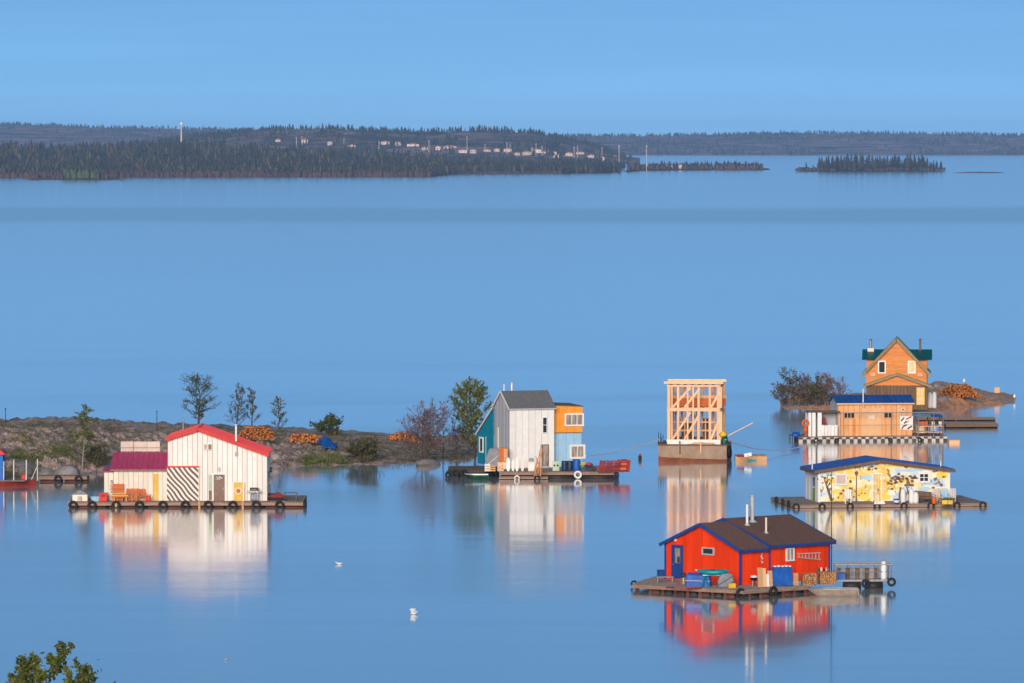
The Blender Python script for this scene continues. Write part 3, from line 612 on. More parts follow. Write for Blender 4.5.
# trees standing on the island (photo column, foot row, top row)
def itree(name, label, px, pyf, pyt, spread, seed, leafm, nleaf, leaf, barkm=None, **kw):
    g = on_island(px, pyf); h = py2z(pyt, g.y) - g.z
    return tree(name, label, g, h, spread, seed, leafm, barkm or BARKM, nleaf, leaf, **kw)
itree('birch_tree', 'slim birch with pale trunk at the water edge beside the left dock', 82, 470, 409, 1.9, 21, LEAF, 4200, 0.065, BIRCH, n_br=20, low=0.22, shape='tall', up=0.7, trunk_r=0.085)
itree('dark_tree', 'round-crowned dark tree on the skyline above the red roof', 196, 428, 381, 2.2, 22, LEAFD, 6000, 0.05, n_br=26, low=0.2, shape='round', up=0.7, trunk_r=0.13)
itree('slim_tree', 'tall sparse tree on the skyline right of the round-crowned one', 235.5, 430, 387, 1.6, 23, LEAFO, 2600, 0.05, n_br=18, low=0.12, shape='tall', up=0.9, trunk_r=0.08)
itree('slim_tree', 'narrow leafy tree just right of the tall sparse one on the skyline', 251, 431, 389, 1.1, 24, LEAFO, 2600, 0.05, n_br=13, low=0.2, shape='tall', up=1.0, trunk_r=0.08)
itree('slim_tree', 'short young poplar on the skyline above the blue tarp', 279, 432, 398, 1.2, 25, LEAFO, 2000, 0.055, n_br=13, low=0.12, shape='tall', up=0.9, trunk_r=0.06)
itree('green_bush', 'dark green bush on the skyline above the blue tarp', 329, 436, 420, 1.6, 26, LEAFD, 3600, 0.10, cat='bush', n_br=4, low=0.2, shape='round', up=0.5, stems=7, trunk_r=0.04)
itree('willow_shrub', 'reddish bare willow leaning over the water on the island', 424, 463, 407, 2.5, 27, TWIG, 9000, 0.06, n_br=8, low=0.22, shape='fan', up=0.8, stems=7, trunk_r=0.06)
itree('bare_tree', 'thin leafless tree beside the reddish willow', 443, 460, 398, 1.1, 28, TWIG, 700, 0.05, n_br=11, low=0.3, shape='tall', up=0.9, trunk_r=0.06)
itree('poplar_tree', 'full green poplar behind the teal lean-to', 475, 459, 388, 2.3, 29, LEAF, 12000, 0.085, n_br=26, low=0.10, shape='round', up=0.8, trunk_r=0.13)
itree('bare_tree', 'bare branching shrub left of the green poplar', 458, 460, 402, 1.5, 30, TWIGB, 1500, 0.06, n_br=6, low=0.3, shape='tall', up=0.9, stems=3, trunk_r=0.06)
itree('green_bush', 'low olive bush in the middle of the island shore', 363, 463, 438, 1.8, 31, LEAFO, 6000, 0.10, cat='bush', n_br=4, low=0.15, shape='round', up=0.5, stems=8, trunk_r=0.04)
itree('green_bush', 'small olive bush by the birch at the left shore', 96, 468, 446, 1.3, 32, LEAFO, 3000, 0.09, cat='bush', n_br=4, low=0.15, shape='round', up=0.5, stems=7, trunk_r=0.03)

# ground scrub and dry grass over the island
def scatter_scrub(name, n, box, leafm, label, h0, h1, per, size, seed):
    rs = np.random.RandomState(seed); px = box[0] + (box[1] - box[0]) * rs.rand(n); t = box[2] + (box[3] - box[2]) * rs.rand(n); Y, z = island(px, t); X = px2x(px, Y)
    hh = h0 + (h1 - h0) * rs.rand(n); c = np.stack([X, Y, z], 1)
    pts = np.repeat(c, per, 0); g = rs.normal(size=pts.shape) * np.repeat(hh, per)[:, None] * np.array([0.75, 0.75, 0.0]); g[:, 2] = rs.rand(len(pts)) * np.repeat(hh, per)
    V, Fq = leaf_cloud(pts + g, size, rs); o = place(name, arr_mesh(name, V, Fq, [leafm])); tag(o, label, None, kind='stuff')
scatter_scrub('brown_scrub', 520, (-100, 470, 1, 30), TWIGB, 'brown twiggy scrub over the rock island', 0.25, 0.8, 26, 0.07, 41)
scatter_scrub('olive_scrub', 300, (-100, 470, 1, 30), LEAFO, 'olive ground cover on the rock island', 0.2, 0.6, 26, 0.08, 42)
scatter_scrub('dry_grass', 360, (-100, 480, 2, 30), DRYG, 'tufts of dry grass on the rock island', 0.15, 0.4, 20, 0.07, 43)
scatter_scrub('shore_greens', 90, (8, 75, 3, 9), LEAF, 'green ground cover above the left dock', 0.25, 0.7, 30, 0.085, 44)
scatter_scrub('shore_reeds', 80, (302, 342, 1, 5), LEAF, 'green patch at the island waterline below the blue tarp', 0.2, 0.5, 30, 0.08, 45)

# loose boulders
def boulder(label, px, py, w, h, d, seed):
    bm = bmesh.new(); bmesh.ops.create_icosphere(bm, subdivisions=3, radius=1.0); r = random.Random(seed); ph = [r.random() * 6 for _ in range(6)]
    for v in bm.verts:
        c = v.co; k = 1 + 0.13 * math.sin(3 * c.x + ph[0]) * math.cos(2.3 * c.z + ph[1]) + 0.07 * math.sin(6 * c.y + ph[2] + 2 * c.x) + 0.04 * math.sin(11 * c.z + ph[3])
        v.co = Vector((c.x * k * w / 2, c.y * k * d / 2, max(c.z, -0.45) * k * h))
    me = bpy.data.meshes.new('boulder'); bm.to_mesh(me); bm.free(); me.materials.append(ROCKG)
    tag(place('boulder', me, None, W(px, py, 0.1), 0.2 * seed, True), label, 'boulder')
boulder('big smooth grey boulder behind the dock below the birch', 66, 476, 2.7, 1.0, 2.6, 1)
boulder('broad sloping grey boulder behind the dock posts at the left edge', 12, 475, 4.6, 1.5, 3.6, 2)
boulder('low tan boulder between the two grey ones behind the left dock', 45, 475.5, 1.7, 0.6, 1.6, 3)
boulder('flat grey boulder at the island waterline below the poplar', 428, 464, 3.4, 0.5, 1.6, 5)

# firewood heaps on the island
def firewood(label, px0, px1, pyb, hgt, seed, m=None, rr=0.10, rows=None, neat=False, depth=1.2, loc=None, wid=None, rz=0.0):
    r = random.Random(seed); g = loc or on_island((px0 + px1) / 2, pyb); s_ = F / g.y; w = wid or (px1 - px0) / s_
    t = thing('firewood_pile', label, 'firewood', g, rz); mb = MB(); z = 0.0; row = 0
    while z < hgt:
        ww = w if neat else w * (1 - 0.55 * (z / hgt) ** 1.6); x = -ww / 2 + rr
        while x < ww / 2:
            if neat or r.random() < 0.94:
                yaw = r.gauss(0, .05 if neat else .4); a = rr * (0.75 + 0.45 * r.random()); yo = r.gauss(0, .02 if neat else .25); L = depth / 2 * (0.8 + .3 * r.random()) if not neat else depth / 2
                p0 = Vector((x - math.sin(yaw) * L, yo - math.cos(yaw) * L, z + a * .8 - 0.1)); p1 = Vector((x + math.sin(yaw) * L, yo + math.cos(yaw) * L, z + a * .8 + r.gauss(0, .0 if neat else .05) - 0.1))
                mb.tube(p0, p1, a, a, 6)
            x += rr * 1.85
        z += rr * 1.62; row += 1
    mb.build('split_logs', m or LOGS, t, kind='stuff'); return t
firewood('large orange firewood heap on the ridge behind the red roof', 238, 273, 440, 1.25, 51)
firewood('scattered firewood heap beside the blue tarp', 288, 319, 442.5, 0.75, 52)
firewood('neat orange firewood stack on the ridge left of the reddish willow', 385, 419, 441.5, 0.85, 53)
# blue tarp thrown over the end of the heap
g = on_island(325, 446); nx, ny = 16, 14; V = []; rs = random.Random(3)
for j in range(ny):
    for i in range(nx):
        u, v_ = i / (nx - 1), j / (ny - 1); X = -1.15 + 2.2 * u * (1 - .55 * v_) + 1.35 * v_; Yo = 2.0 - 7.0 * v_
        gx0 = (g.x + X) / (g.y + Yo) * F + 512; t0 = g.y + Yo - H * F / (np.interp(gx0, *I_SH) - HZ); zz = float(island(np.array([gx0]), np.array([max(t0, 1.0)]))[1][0])
        V.append((X, Yo, zz - g.z + 0.35 + 0.55 * math.exp(-((u - .35) / .33) ** 2) * math.exp(-((v_ - .2) / .4) ** 2) + 0.07 * math.sin(9 * u + 5 * v_) * math.sin(7 * v_ - 3 * u)))
mb = MB(); mb.add(V, [(j * nx + i, j * nx + i + 1, (j + 1) * nx + i + 1, (j + 1) * nx + i) for j in range(ny - 1) for i in range(nx - 1)])
o = mb.build('tarp', BLUETARP, None, True, g); sm = o.modifiers.new('thickness', 'SOLIDIFY'); sm.thickness = 0.03; tag(o, 'bright blue tarp draped down the island slope over firewood', 'tarp')
# thin posts on the skyline
for px_, top, lb in ((5, 408, 'thin dark post on the skyline at the far left'), (156.5, 411, 'thin dark post on the skyline left of the red-roofed house')):
    g = on_island(px_, 424 if px_ < 100 else 429); t = thing('marker_post', lb, 'post', g); hh = py2z(top, g.y) - g.z
    MB().tube((0, 0, -.2), (0, 0, hh), 0.05, 0.035, 6).build('post', BARKM, t); MB().box(-.07, .07, -.05, .05, hh - .12, hh).build('cap', BARKM, t)

# ------------------------------------------------------------------ rock islet at the right
E_SH = (np.array([772, 790, 850, 930, 960, 1000, 1023.]), np.array([408, 409, 410, 409, 408, 405, 403.5]))
E_CR = (np.array([772, 784, 800, 850, 925, 945, 965, 978, 990, 1005, 1018, 1023]), np.array([404, 401, 399, 396, 382, 384, 387, 391.5, 394.5, 395, 400, 403]))
def islet(px, t):
    Ysh = H * F / (np.interp(px, *E_SH) - HZ); Y = Ysh + t; X = px2x(px, Y); zc = np.maximum(py2z(np.interp(px, *E_CR), Ysh + 16), 0.1)
    small = fbm(X, Y, 4.0, 5, 15, 0.6); big = fbm(X, Y, 11, 3, 16)
    z = zc * (0.5 * sstep(t / 4) + 0.5 * sstep((t - 2) / 13)) * (1 + 0.10 * big * (1 - sstep((t - 8) / 8))) + 0.30 * small * sstep(t / 2) * np.minimum(1, zc) * (1 - .5 * sstep((t - 9) / 6)) - 0.25 * (t < .3)
    z = z * (1 - sstep((t - 22) / 12)) - 0.6 * sstep((t - 22) / 12); pad = sstep((px - 845) / 12) * (1 - sstep((px - 915) / 24)); z = z * (1 - pad) + pad * np.minimum(z, 0.85)
    e = sstep((px - 772) / 14) * sstep((1023 - px) / 10); z = z * e - 0.3 * (1 - e)
    return Y, z
p, tt = np.meshgrid(np.linspace(772, 1023, 240), np.concatenate([np.linspace(0, 17, 46), np.linspace(18, 36, 10)])); Yl, zl = islet(p, tt)
struct(place('rock_islet', grid_mesh('rock_islet', px2x(p, Yl), Yl, zl, ROCKI)))['label'] = 'small grey rock islet with orange sunlight painted in'
def on_islet(px, py):
    t = np.linspace(0.5, 17, 200); Yq, zq = islet(np.full(200, float(px)), t); pq = HZ + (H - zq) * F / Yq; ok = np.where(pq <= py)[0]; i = int(ok[0]) if len(ok) else int(np.argmin(pq))
    return Vector((px2x(px, Yq[i]), Yq[i], zq[i]))
for i, (px_, pyf, pyt, sp, sd, lm, nl, lb) in enumerate([
    (792, 406, 369, 1.7, 61, LEAFO, 900, 'tall olive bush at the left end of the islet thicket'), (783, 406, 385, 1.3, 62, TWIGB, 700, 'short brown bush at the far left tip of the islet'),
    (806, 406, 376, 1.8, 63, TWIGB, 1200, 'brown bush second from the left tall one in the islet thicket'), (817, 406, 381, 1.8, 64, LEAFO, 1300, 'dark rounded bush in the middle of the islet thicket'),
    (827, 405, 375, 1.6, 65, TWIG, 900, 'reddish bush right of the middle of the islet thicket'), (841, 404, 374, 1.3, 66, TWIG, 350, 'thin reddish bare shrub left of the orange house'), (800, 406, 388, 1.5, 67, TWIGB, 1200, 'low brown bush in front of the islet thicket')]):
    g = on_islet(px_, pyf); tree('thicket_bush', lb, g, py2z(pyt, g.y) - g.z, sp, sd, lm, TWIGB, int(nl * 3.2), 0.075, 'bushes of the islet thicket', 0.05, 'bush', n_br=5, low=0.18, shape='round', up=0.7, stems=6)
firewood('orange heap of split wood on top of the islet rock', 944, 977, 394, 1.25, 54, None, 0.11, loc=on_islet(959, 396.5), wid=4.4)

# gulls
def gull(label, p, rz, s=1.0, flap=False):
    t = thing('gull', label, 'bird', p, rz); mb = MB(); n = 10; prof = [(-.26, .01, .10), (-.2, .05, .09), (-.08, .095, .07), (.06, .10, .07), (.15, .06, .10), (.19, .045, .16), (.235, .048, .19), (.28, .03, .19), (.295, .005, .185)]; V = []
    for x, rr, zc in prof:
        for i in range(n): a = i * 6.283 / n; V.append((x * s, rr * math.cos(a) * s, (zc + rr * math.sin(a) * .9) * s))
    mb.add(V, [(k * n + i, k * n + (i + 1) % n, (k + 1) * n + (i + 1) % n, (k + 1) * n + i) for k in range(len(prof) - 1) for i in range(n)]).build('body', GULL, t, True)
    MB().tube((.285 * s, 0, .185 * s), (.34 * s, 0, .178 * s), .012 * s, .004 * s, 5).build('beak', BEAK, t)
    for k in (-1, 1):
        z1 = .42 if flap else .12; MB().add([(.12*s, k*.07*s, .13*s), (-.12*s, k*.085*s, .12*s), (-.30*s, k*.05*s, (.13 if not flap else .35)*s), (-.02*s, k*(.10 if not flap else .22)*s, (.15 if not flap else z1)*s)], [(0, 1, 2, 3), (3, 2, 1, 0)]).build('wing', GULL, t)
gull('white gull resting on the water in front of the white house', W(339, 564.5), math.pi, .95)
gull('white gull with raised wings on the open water at lower centre', W(414, 614.5), 0.5, 1.0, True)
gull('tiny white gull low on the water near the bottom left', W(225.5, 660.5), 1.2, 0.55)

# ------------------------------------------------------------------ birches below the viewpoint
def hill_z(x, y): return 28.6 - 0.128 * max(y, -8) 
for px_, py_, Yt, sp, sd, nl, lb in ((38, 664, 118.0, 1.35, 71, 20000, 'leafy green birch top in the bottom left corner'), (104, 691.0, 124.0, 0.8, 72, 4500, 'second birch tip just right of the leafy one at the bottom edge')):
    top = AT(px_, py_, Yt); zb = hill_z(top.x, Yt); 
    tree('birch_tree', lb, (top.x, Yt, zb), top.z - zb, sp, sd, LEAF, BIRCH, nl, 0.05, n_br=22, low=0.3, shape='round', up=0.9, trunk_r=0.09)

# ------------------------------------------------------------------ builders for house and dock pieces
def xf(loc, rz):
    return Matrix.Translation(Vector(loc)) @ Matrix.Rotation(rz, 4, 'Z')

TYRE = MB().torus((0, 0, 0), (0, 1, 0), 0.29, 0.11, 18, 8).mesh('tyre'); TYRE.materials.append(DARK)
for p_ in TYRE.polygons: p_.use_smooth = True
def tyre(p, rz, label, group, s=1.0, m=None):
    me = TYRE
    if m: me = TYRE.copy(); me.materials.clear(); me.materials.append(m)
    o = place('tyre', me, None, p, rz); o.scale = (s, s, s); return tag(o, label, 'tyre', group)

def dock(label, loc, rz, x0, x1, y0, y1, zt, fm=None, lm=None, board=0.28, posts=(), name='floating_dock', dm=None, logs=True, beam=0.26):
    """plank deck on beams and dark floats; front edge along local y0"""
    t = thing(name, label, 'dock', loc, rz); mb = MB(); n = max(2, int((x1 - x0) / board)); w = (x1 - x0) / n; r = random.Random(int(x1 * 100))
    for i in range(n): mb.box(x0 + i * w + .012, x0 + (i + 1) * w - .012, y0 - .05 - .04 * r.random(), y1, zt - .05, zt + .008 * r.random())
    mb.build('deck_boards', dm or DECK, t, kind='stuff')
    MB().box(x0, x1, y0 + .02, y0 + .14, zt - .05 - beam, zt - .054).build('front_beam', fm or FASCIA, t)
    MB().box(x0, x1, y1 - .14, y1 - .02, zt - .05 - beam, zt - .054).build('rear_beam', fm or FASCIA, t)
    for a in (x0, x1 - .12): MB().box(a, a + .12, y0 + .144, y1 - .144, zt - .05 - beam, zt - .054).build('end_beam', fm or FASCIA, t)
    if logs:
        L = x1 - x0; k = max(2, int(L / 3.2)); rad = max(0.18, (zt - beam) * .62)
        for i in range(k):
            a = x0 + .1 + i * L / k; b = a + L / k - .12 * (i < k - 1) - .1
            MB().tube((a, y0 + .45 + .1 * (i % 2), zt - beam - rad - .06), (b, y0 + .45 + .1 * (i % 2), zt - beam - rad - .06), rad, rad, 10).build('float', lm or REDLOG, t, True)
            MB().tube((a, y1 - .6, zt - beam - rad - .06), (b, y1 - .6, zt - beam - rad - .06), rad, rad, 10).build('float', lm or REDLOG, t, True)
    for a in posts: MB().box(a - .09, a + .09, y0 - .12, y0 - .06, -0.1, zt + .06).build('fender_post', PLY, t)
    return t

def siding(parent, m, x0, x1, y, tops, z0, w=0.42, name='siding_panel', skip=(), th=0.05, proud=0.045):
    """front wall in the local xz plane at y: separate upright panels, tops(x) gives the height; skip: (xa, xb, za, zb) openings"""
    n = max(1, round((x1 - x0) / w)); dw = (x1 - x0) / n
    for i in range(n):
        a, b = x0 + i * dw, x0 + (i + 1) * dw; yy = y - (proud if i % 2 else 0.0)
        spans = [(z0, None)]
        for xa, xb, za, zb in skip:
            if b > xa + .02 and a < xb - .02 and (min(b, xb) - max(a, xa)) > 0.6 * dw: spans = [(z0, za), (zb, None)] if za > z0 + .05 else [(zb, None)]
        for s0, s1 in spans:
            ta, tb = (tops(a), tops(b)) if s1 is None else (s1, s1)
            MB().prism([(a + .013, s0), (b - .013, s0), (b - .013, tb), (a + .013, ta)], yy, yy + th).build(name, m, parent)

def side_wall(parent, m, x, y0, y1, z0, z1, name='side_wall', n=6, out=1):
    dw = (y1 - y0) / n
    for i in range(n):
        xx = x + out * (0.02 if i % 2 else 0.0); MB().box(min(xx, xx - out * .06), max(xx, xx - out * .06), y0 + i * dw + .006, y0 + (i + 1) * dw - .006, z0, z1).build(name, m, parent)

def roof_plane(parent, m, q0, q1, q2, q3, t=0.07, n=0, name='roof_panel'):
    """slope with corners q0-q1 along the eave and q3-q2 along the ridge, cut into n sheets"""
    q = [Vector(a) for a in (q0, q1, q2, q3)]; n = max(1, n)
    for i in range(n):
        f0, f1 = i / n + (.002 if i else 0), (i + 1) / n - (.002 if i < n - 1 else 0)
        sh = MB().quadslab([q[0].lerp(q[1], f0), q[0].lerp(q[1], f1), q[3].lerp(q[2], f1), q[3].lerp(q[2], f0)], t)
        if n > 1: sh.beam(q[0].lerp(q[1], f1) + Vector((0, 0, .012)), q[3].lerp(q[2], f1) + Vector((0, 0, .012)), 0.035, 0.05)
        sh.build(name, m, parent)

def window(parent, x0, x1, z0, z1, y, fr=0.09, fm=None, pm=None, bars=1, hb=0, name='window', dep=0.10):
    """frame with pane and bars standing out of a wall that faces local -y"""
    f = MB(); f.box(x0 - fr, x1 + fr, y - dep, y + .01, z1, z1 + fr).box(x0 - fr, x1 + fr, y - dep - .03, y + .01, z0 - fr, z0); f.box(x0 - fr, x0, y - dep, y + .01, z0, z1).box(x1, x1 + fr, y - dep, y + .01, z0, z1)
    o = f.build(name, fm or WTRIM, parent); MB().box(x0, x1, y - .045, y - .025, z0, z1).build('pane', pm or GLASSM, o)
    for i in range(bars): xx = x0 + (x1 - x0) * (i + 1) / (bars + 1); MB().box(xx - .03, xx + .03, y - dep + .02, y - .046, z0, z1).build('glazing_bar', fm or WTRIM, o)
    for i in range(hb): zz = z0 + (z1 - z0) * (i + 1) / (hb + 1); MB().box(x0, x1, y - dep + .03, y - .047, zz - .025, zz + .025).build('glazing_bar', fm or WTRIM, o)
    return o

def door(parent, x0, x1, z0, z1, y, m, fm=None, pane=None, fr=0.10):
    d = MB().box(x0, x1, y - .06, y - .01, z0, z1).build('door', m, parent)
    MB().box(x0 - fr, x0, y - .09, y, z0, z1).box(x1, x1 + fr, y - .09, y, z0, z1).box(x0 - fr, x1 + fr, y - .09, y, z1, z1 + fr).build('door_frame', fm or WTRIM, d)
    MB().box(x1 - .16, x1 - .06, y - .12, y - .06, z0 + .95, z0 + 1.05).build('handle', GREY, d)
    if pane: MB().box(pane[0], pane[1], y - .085, y - .064, pane[2], pane[3]).build('pane', GLASSM, d)
    return d

def chimney(parent, x, y, z0, z1, r=0.1, m=None, cap=True, name='chimney'):
    c = MB().tube((x, y, z0), (x, y, z1), r, r, 12).build(name, m or STEEL, parent)
    if cap: MB().lathe([(r * .3, 0.10), (r * 1.7, 0.02), (r * 1.7, 0.0), (r * .6, -.04)], (x, y, z1 + .08), 12).tube((x, y, z1 - .02), (x, y, z1 + .1), r * .7, r * .7, 8).build('chimney_cap', DARK if m is None else m, c)
    return c

def lift(o, loc, rz): o.location = loc; o.rotation_euler = (0, 0, rz); return o

def barrel(name, label, p, r, h, m, cat='barrel', group=None):
    t = thing(name, label, cat, p, 0, group); MB().lathe([(0, 0), (r * .93, 0), (r, .06 * h), (r * 1.04, .33 * h), (r, .5 * h), (r * 1.04, .67 * h), (r, .94 * h), (r * .92, h), (0, h)], n=16).build('drum', m, t, True)
    MB().torus((0, 0, h), (0, 0, 1), r * .92, .02, 16, 5).build('rim', m, t); return t

def leaning(name, label, p, w, h, m, cat='panel', tilt=0.12, rz=0.0, th=0.04, group=None, shape=None):
    """a sheet or plank standing up, leaning back; one mesh with a base batten"""
    t = thing(name, label, cat, p, rz, group); dx = math.tan(tilt) * h
    if shape == 'board': poly = [(-w/2*.5, 0), (w/2*.5, 0), (w/2, h*.18), (w/2, h*.72), (w*.28, h*.92), (0, h), (-w*.28, h*.92), (-w/2, h*.72), (-w/2, h*.18)]
    else: poly = [(-w/2, 0), (w/2, 0), (w/2, h), (-w/2, h)]
    n = len(poly); V = [(x, dx * z / h, z) for x, z in poly] + [(x, dx * z / h + th, z) for x, z in poly]
    MB().add(V, [tuple(range(n - 1, -1, -1)), tuple(range(n, 2 * n))] + [(i, (i + 1) % n, n + (i + 1) % n, n + i) for i in range(n)]).build('sheet', m, t)
    MB().box(-w*.3, w*.3, dx*.5 + th + .004, dx*.5 + th + .05, h*.45, h*.55).build('batten', PLY, t)
    return t

def crate(label, p, w, d, h, m, rz=0, n=4, group=None, name='slatted_crate', lean=0.0, cat='crate'):
    t = thing(name, label, cat, p, rz, group); g = h / n
    for i in range(n):
        o = lean * (i / n)
        for y in (-d/2, d/2 - .03): MB().box(-w/2 + o, w/2 + o, y, y + .03, i * g + .02, i * g + g * .78).build('slat', m, t)
    for sx in (-1, 1):
        MB().beam((sx * (w/2 - .04), -d/2 + .06, 0), (sx * (w/2 - .04) + lean, -d/2 + .06, h), .06, .06, (0, 1, 0)).beam((sx * (w/2 - .04), d/2 - .06, 0), (sx * (w/2 - .04) + lean, d/2 - .06, h), .06, .06, (0, 1, 0)).build('corner_post', m, t)
    MB().box(-w/2 + .04, w/2 - .04, -d/2 + .04, d/2 - .04, .02, .06).build('floor_board', m, t)
    return t

def chair(label, p, rz, m, name='deck_chair', w=.6, h=1.0, group=None):
    t = thing(name, label, 'chair', p, rz, group)
    MB().box(-w/2, w/2, -.28, .28, .40, .45).build('seat', m, t)
    for i in range(4): x = -w/2 + w * (i + .5) / 4; MB().beam((x, .26, .42), (x, .46, h), w / 4 - .03, .03, (0, 1, 0)).build('back_slat', m, t)
    for sx in (-1, 1):
        for sy in (-.24, .24): MB().box(sx * (w/2 - .05) - .03, sx * (w/2 - .05) + .03, sy - .03, sy + .03, 0, .40).build('leg', m, t)
        MB().box(sx * w/2 - .05, sx * w/2 + .05, -.3, .26, .62, .66).box(sx * w/2 - .03, sx * w/2 + .03, -.28, -.22, .45, .62).build('armrest', m, t)
    return t

def bench(label, p, rz, L, m, h=.95, name='wooden_bench', slats=3, group=None):
    t = thing(name, label, 'bench', p, rz, group)
    for i in range(3): MB().box(-L/2, L/2, -.30 + i * .18, -.15 + i * .18, .42, .47).build('seat_slat', m, t)
    for i in range(slats): z = .55 + (h - .55) * i / slats; MB().box(-L/2, L/2, .25, .29, z, z + (h - .55) / slats * .8).build('back_slat', m, t)
    for x in (-L/2 + .08, 0, L/2 - .08):
        MB().box(x - .04, x + .04, -.28, -.20, 0, .42).box(x - .04, x + .04, .29, .35, 0, h).build('leg', m, t)
    for i in range(2): MB().box(-L/2 + .1, L/2 - .1, -.26, -.22, .08 + .15 * i, .18 + .15 * i).build('front_rail', m, t)
    return t

def skiff(name, label, p, rz, L, wid, h, m, inner=None, cat='boat', bow=0.5):
    """open boat: lofted hull with rim, thwarts and transom; bow along +x"""
    t = thing(name, label, cat, p, rz); st = 14; V = []; k = 9
    def sec(f):
        wv = wid/2 * (1 - max(0, (f - .55) / .45) ** 2.2) * (0.88 + .12 * min(1, f * 3)); sh = h * (1 + .25 * max(0, f - .5) * 2 * bow); return wv, sh
    for side in (0, 1):
        for i in range(st):
            f = i / (st - 1); wv, sh = sec(f); wv = max(wv - side * .05, .012); x = -L/2 + f * L - side * .05 * (f > .9)
            for j in range(k):
                a = -1 + 2 * j / (k - 1); y = wv * a * (1 - .12 * (1 - abs(a))); z = (sh + .1) * (abs(a) ** 2.6) - .1 + side * .05 * (1 - abs(a) ** 3); V.append((x - (.9) * max(0, (f - .6) / .4) ** 1.5 * max(0, 1 - (z + .1) / (sh + .1)), y, z))
    F1 = [(i * k + j, (i + 1) * k + j, (i + 1) * k + j + 1, i * k + j + 1) for i in range(st - 1) for j in range(k - 1)]
    MB().add(V[:st * k], F1 + [tuple(range(k))]).build('hull', m, t, True)
    MB().add(V[st * k:], F1).build('hull_lining', inner or m, t, True)
    rim = MB()
    for sgn in (-1, 1):
        pts = []
        for i in range(st): f = i / (st - 1); wv, sh = sec(f); pts.append((-L/2 + f * L, sgn * max(wv, .01), sh))
        rim.path(pts, .035, 5)
    rim.build('gunwale', inner or m, t)
    for f in (.25, .55): wv, sh = sec(f); MB().box(-L/2 + f * L - .12, -L/2 + f * L + .12, -wv * .86, wv * .86, sh * .66, sh * .70).build('thwart', PLY, t)
    wv, sh = sec(0); MB().box(-L/2 - .03, -L/2 + .02, -wv * .8, wv * .8, sh * .2, sh).build('transom', m, t)
    return t

def rope(label, a, b, sag, name='mooring_rope', r=0.05):
    a, b = Vector(a), Vector(b); pts = []
    for i in range(15): f = i / 14; p = a.lerp(b, f); p.z -= sag * 4 * f * (1 - f); pts.append(p - a)
    return tag(MB().path(pts, r, 5).build(name, ROPE, None, False, a), label, 'rope')

# ================================================================== white house with red roof and pink-roofed annex
def stripe_material():
    m = bpy.data.materials.new('zebra_striped_door'); m.use_nodes = True; n = m.node_tree.nodes; l = m.node_tree.links; b = n['Principled BSDF']; b.inputs['Roughness'].default_value = .6
    tc = n.new('ShaderNodeTexCoord'); mp = n.new('ShaderNodeMapping'); mp.inputs['Rotation'].default_value = (0, math.radians(42), 0); l.new(tc.outputs['Object'], mp.inputs['Vector'])
    w = n.new('ShaderNodeTexWave'); w.wave_type = 'BANDS'; w.bands_direction = 'X'; w.inputs['Scale'].default_value = 0.95; w.inputs['Distortion'].default_value = 4.5; w.inputs['Detail'].default_value = 1.0; w.inputs['Detail Scale'].default_value = 0.55
    l.new(mp.outputs[0], w.inputs['Vector']); r = n.new('ShaderNodeValToRGB'); r.color_ramp.interpolation = 'LINEAR'; e = r.color_ramp.elements; e[0].position = .47; e[0].color = (.09, .055, .05, 1); e[1].position = .53; e[1].color = (.78, .72, .64, 1)
    l.new(w.outputs['Fac'], r.inputs['Fac']); l.new(r.outputs[0], b.inputs['Base Color']); return m
ZEBRA = stripe_material()
PYW = 508.0; O1 = W(68, PYW); S1 = F / O1.y; KD = H / O1.y      # KD: rows per metre of depth = KD * S1
def X1(px): return (px - 68) / S1
def Z1(py, y=0.0): return (PYW - py) / S1 - y * KD
dk = dock('long plank dock under the white red-roofed house, ringed with tyres', O1, 0, 0, X1(303.5), 0.2, 8.9, 0.50, posts=(.12, X1(116), X1(199.5), X1(243), X1(283)), lm=REDLOG)
for i, q in enumerate((73, 92, 116, 139.5, 163, 185.5, 208.5, 233, 256.5, 280)):
    tyre(O1 + Vector((X1(q), -.02 - .03 * (i % 2), .24)), .06 * math.sin(i * 3), f'black tyre on the front of the white house dock, {ORD[i]} from the left', 'tyres along the white house dock', .98)
for y in (0.5, 1.5): tyre(O1 + Vector((X1(303.5) + .14, y, .26)), math.pi / 2, f'black tyre on the right end of the white house dock, {"nearer" if y < 1 else "farther"} one', 'tyres along the white house dock', .95)
YF = 1.5                                                           # wall plane
h1 = thing('white_house', 'white metal house with red gable roof and pink-roofed annex on the left dock', 'house', O1 + Vector((0, 0, .51)))
B = .51
xa, xb, xr = X1(167), X1(266.7), X1(197.5); ze0, zr, ze1 = Z1(438.5, YF) - B, Z1(429.0, YF) - B, Z1(454.0, YF) - B
def top1(x): return ze0 + (zr - ze0) * (x - xa) / (xr - xa) if x < xr else zr + (ze1 - zr) * (x - xr) / (xb - xr)
dx0, dx1, dz1 = X1(213), X1(224.2), Z1(474.3, YF) - B
wx0, wx1, wz0, wz1 = X1(203.5), X1(211), Z1(449, YF) - B, Z1(444, YF) - B
siding(h1, WHITE, xa, xb, YF, top1, 0.0, 0.41, skip=((dx0, dx1, 0, dz1),))
D1 = 6.6
side_wall(h1, WHITE, xb, YF + .06, YF + D1, 0, ze1, n=16); side_wall(h1, WHITE, xa, YF + .06, YF + D1, 0, ze0, n=16, out=-1)
MB().prism([(xa + .05, 0), (xb - .05, 0), (xb - .05, ze1 - .02), (xr, zr - .02), (xa + .05, ze0 - .02)], YF + D1, YF + D1 + .06).build('rear_wall', WHITE, h1)
ov = .16; sl, sr = (zr - ze0) / (xr - xa), (ze1 - zr) / (xb - xr)
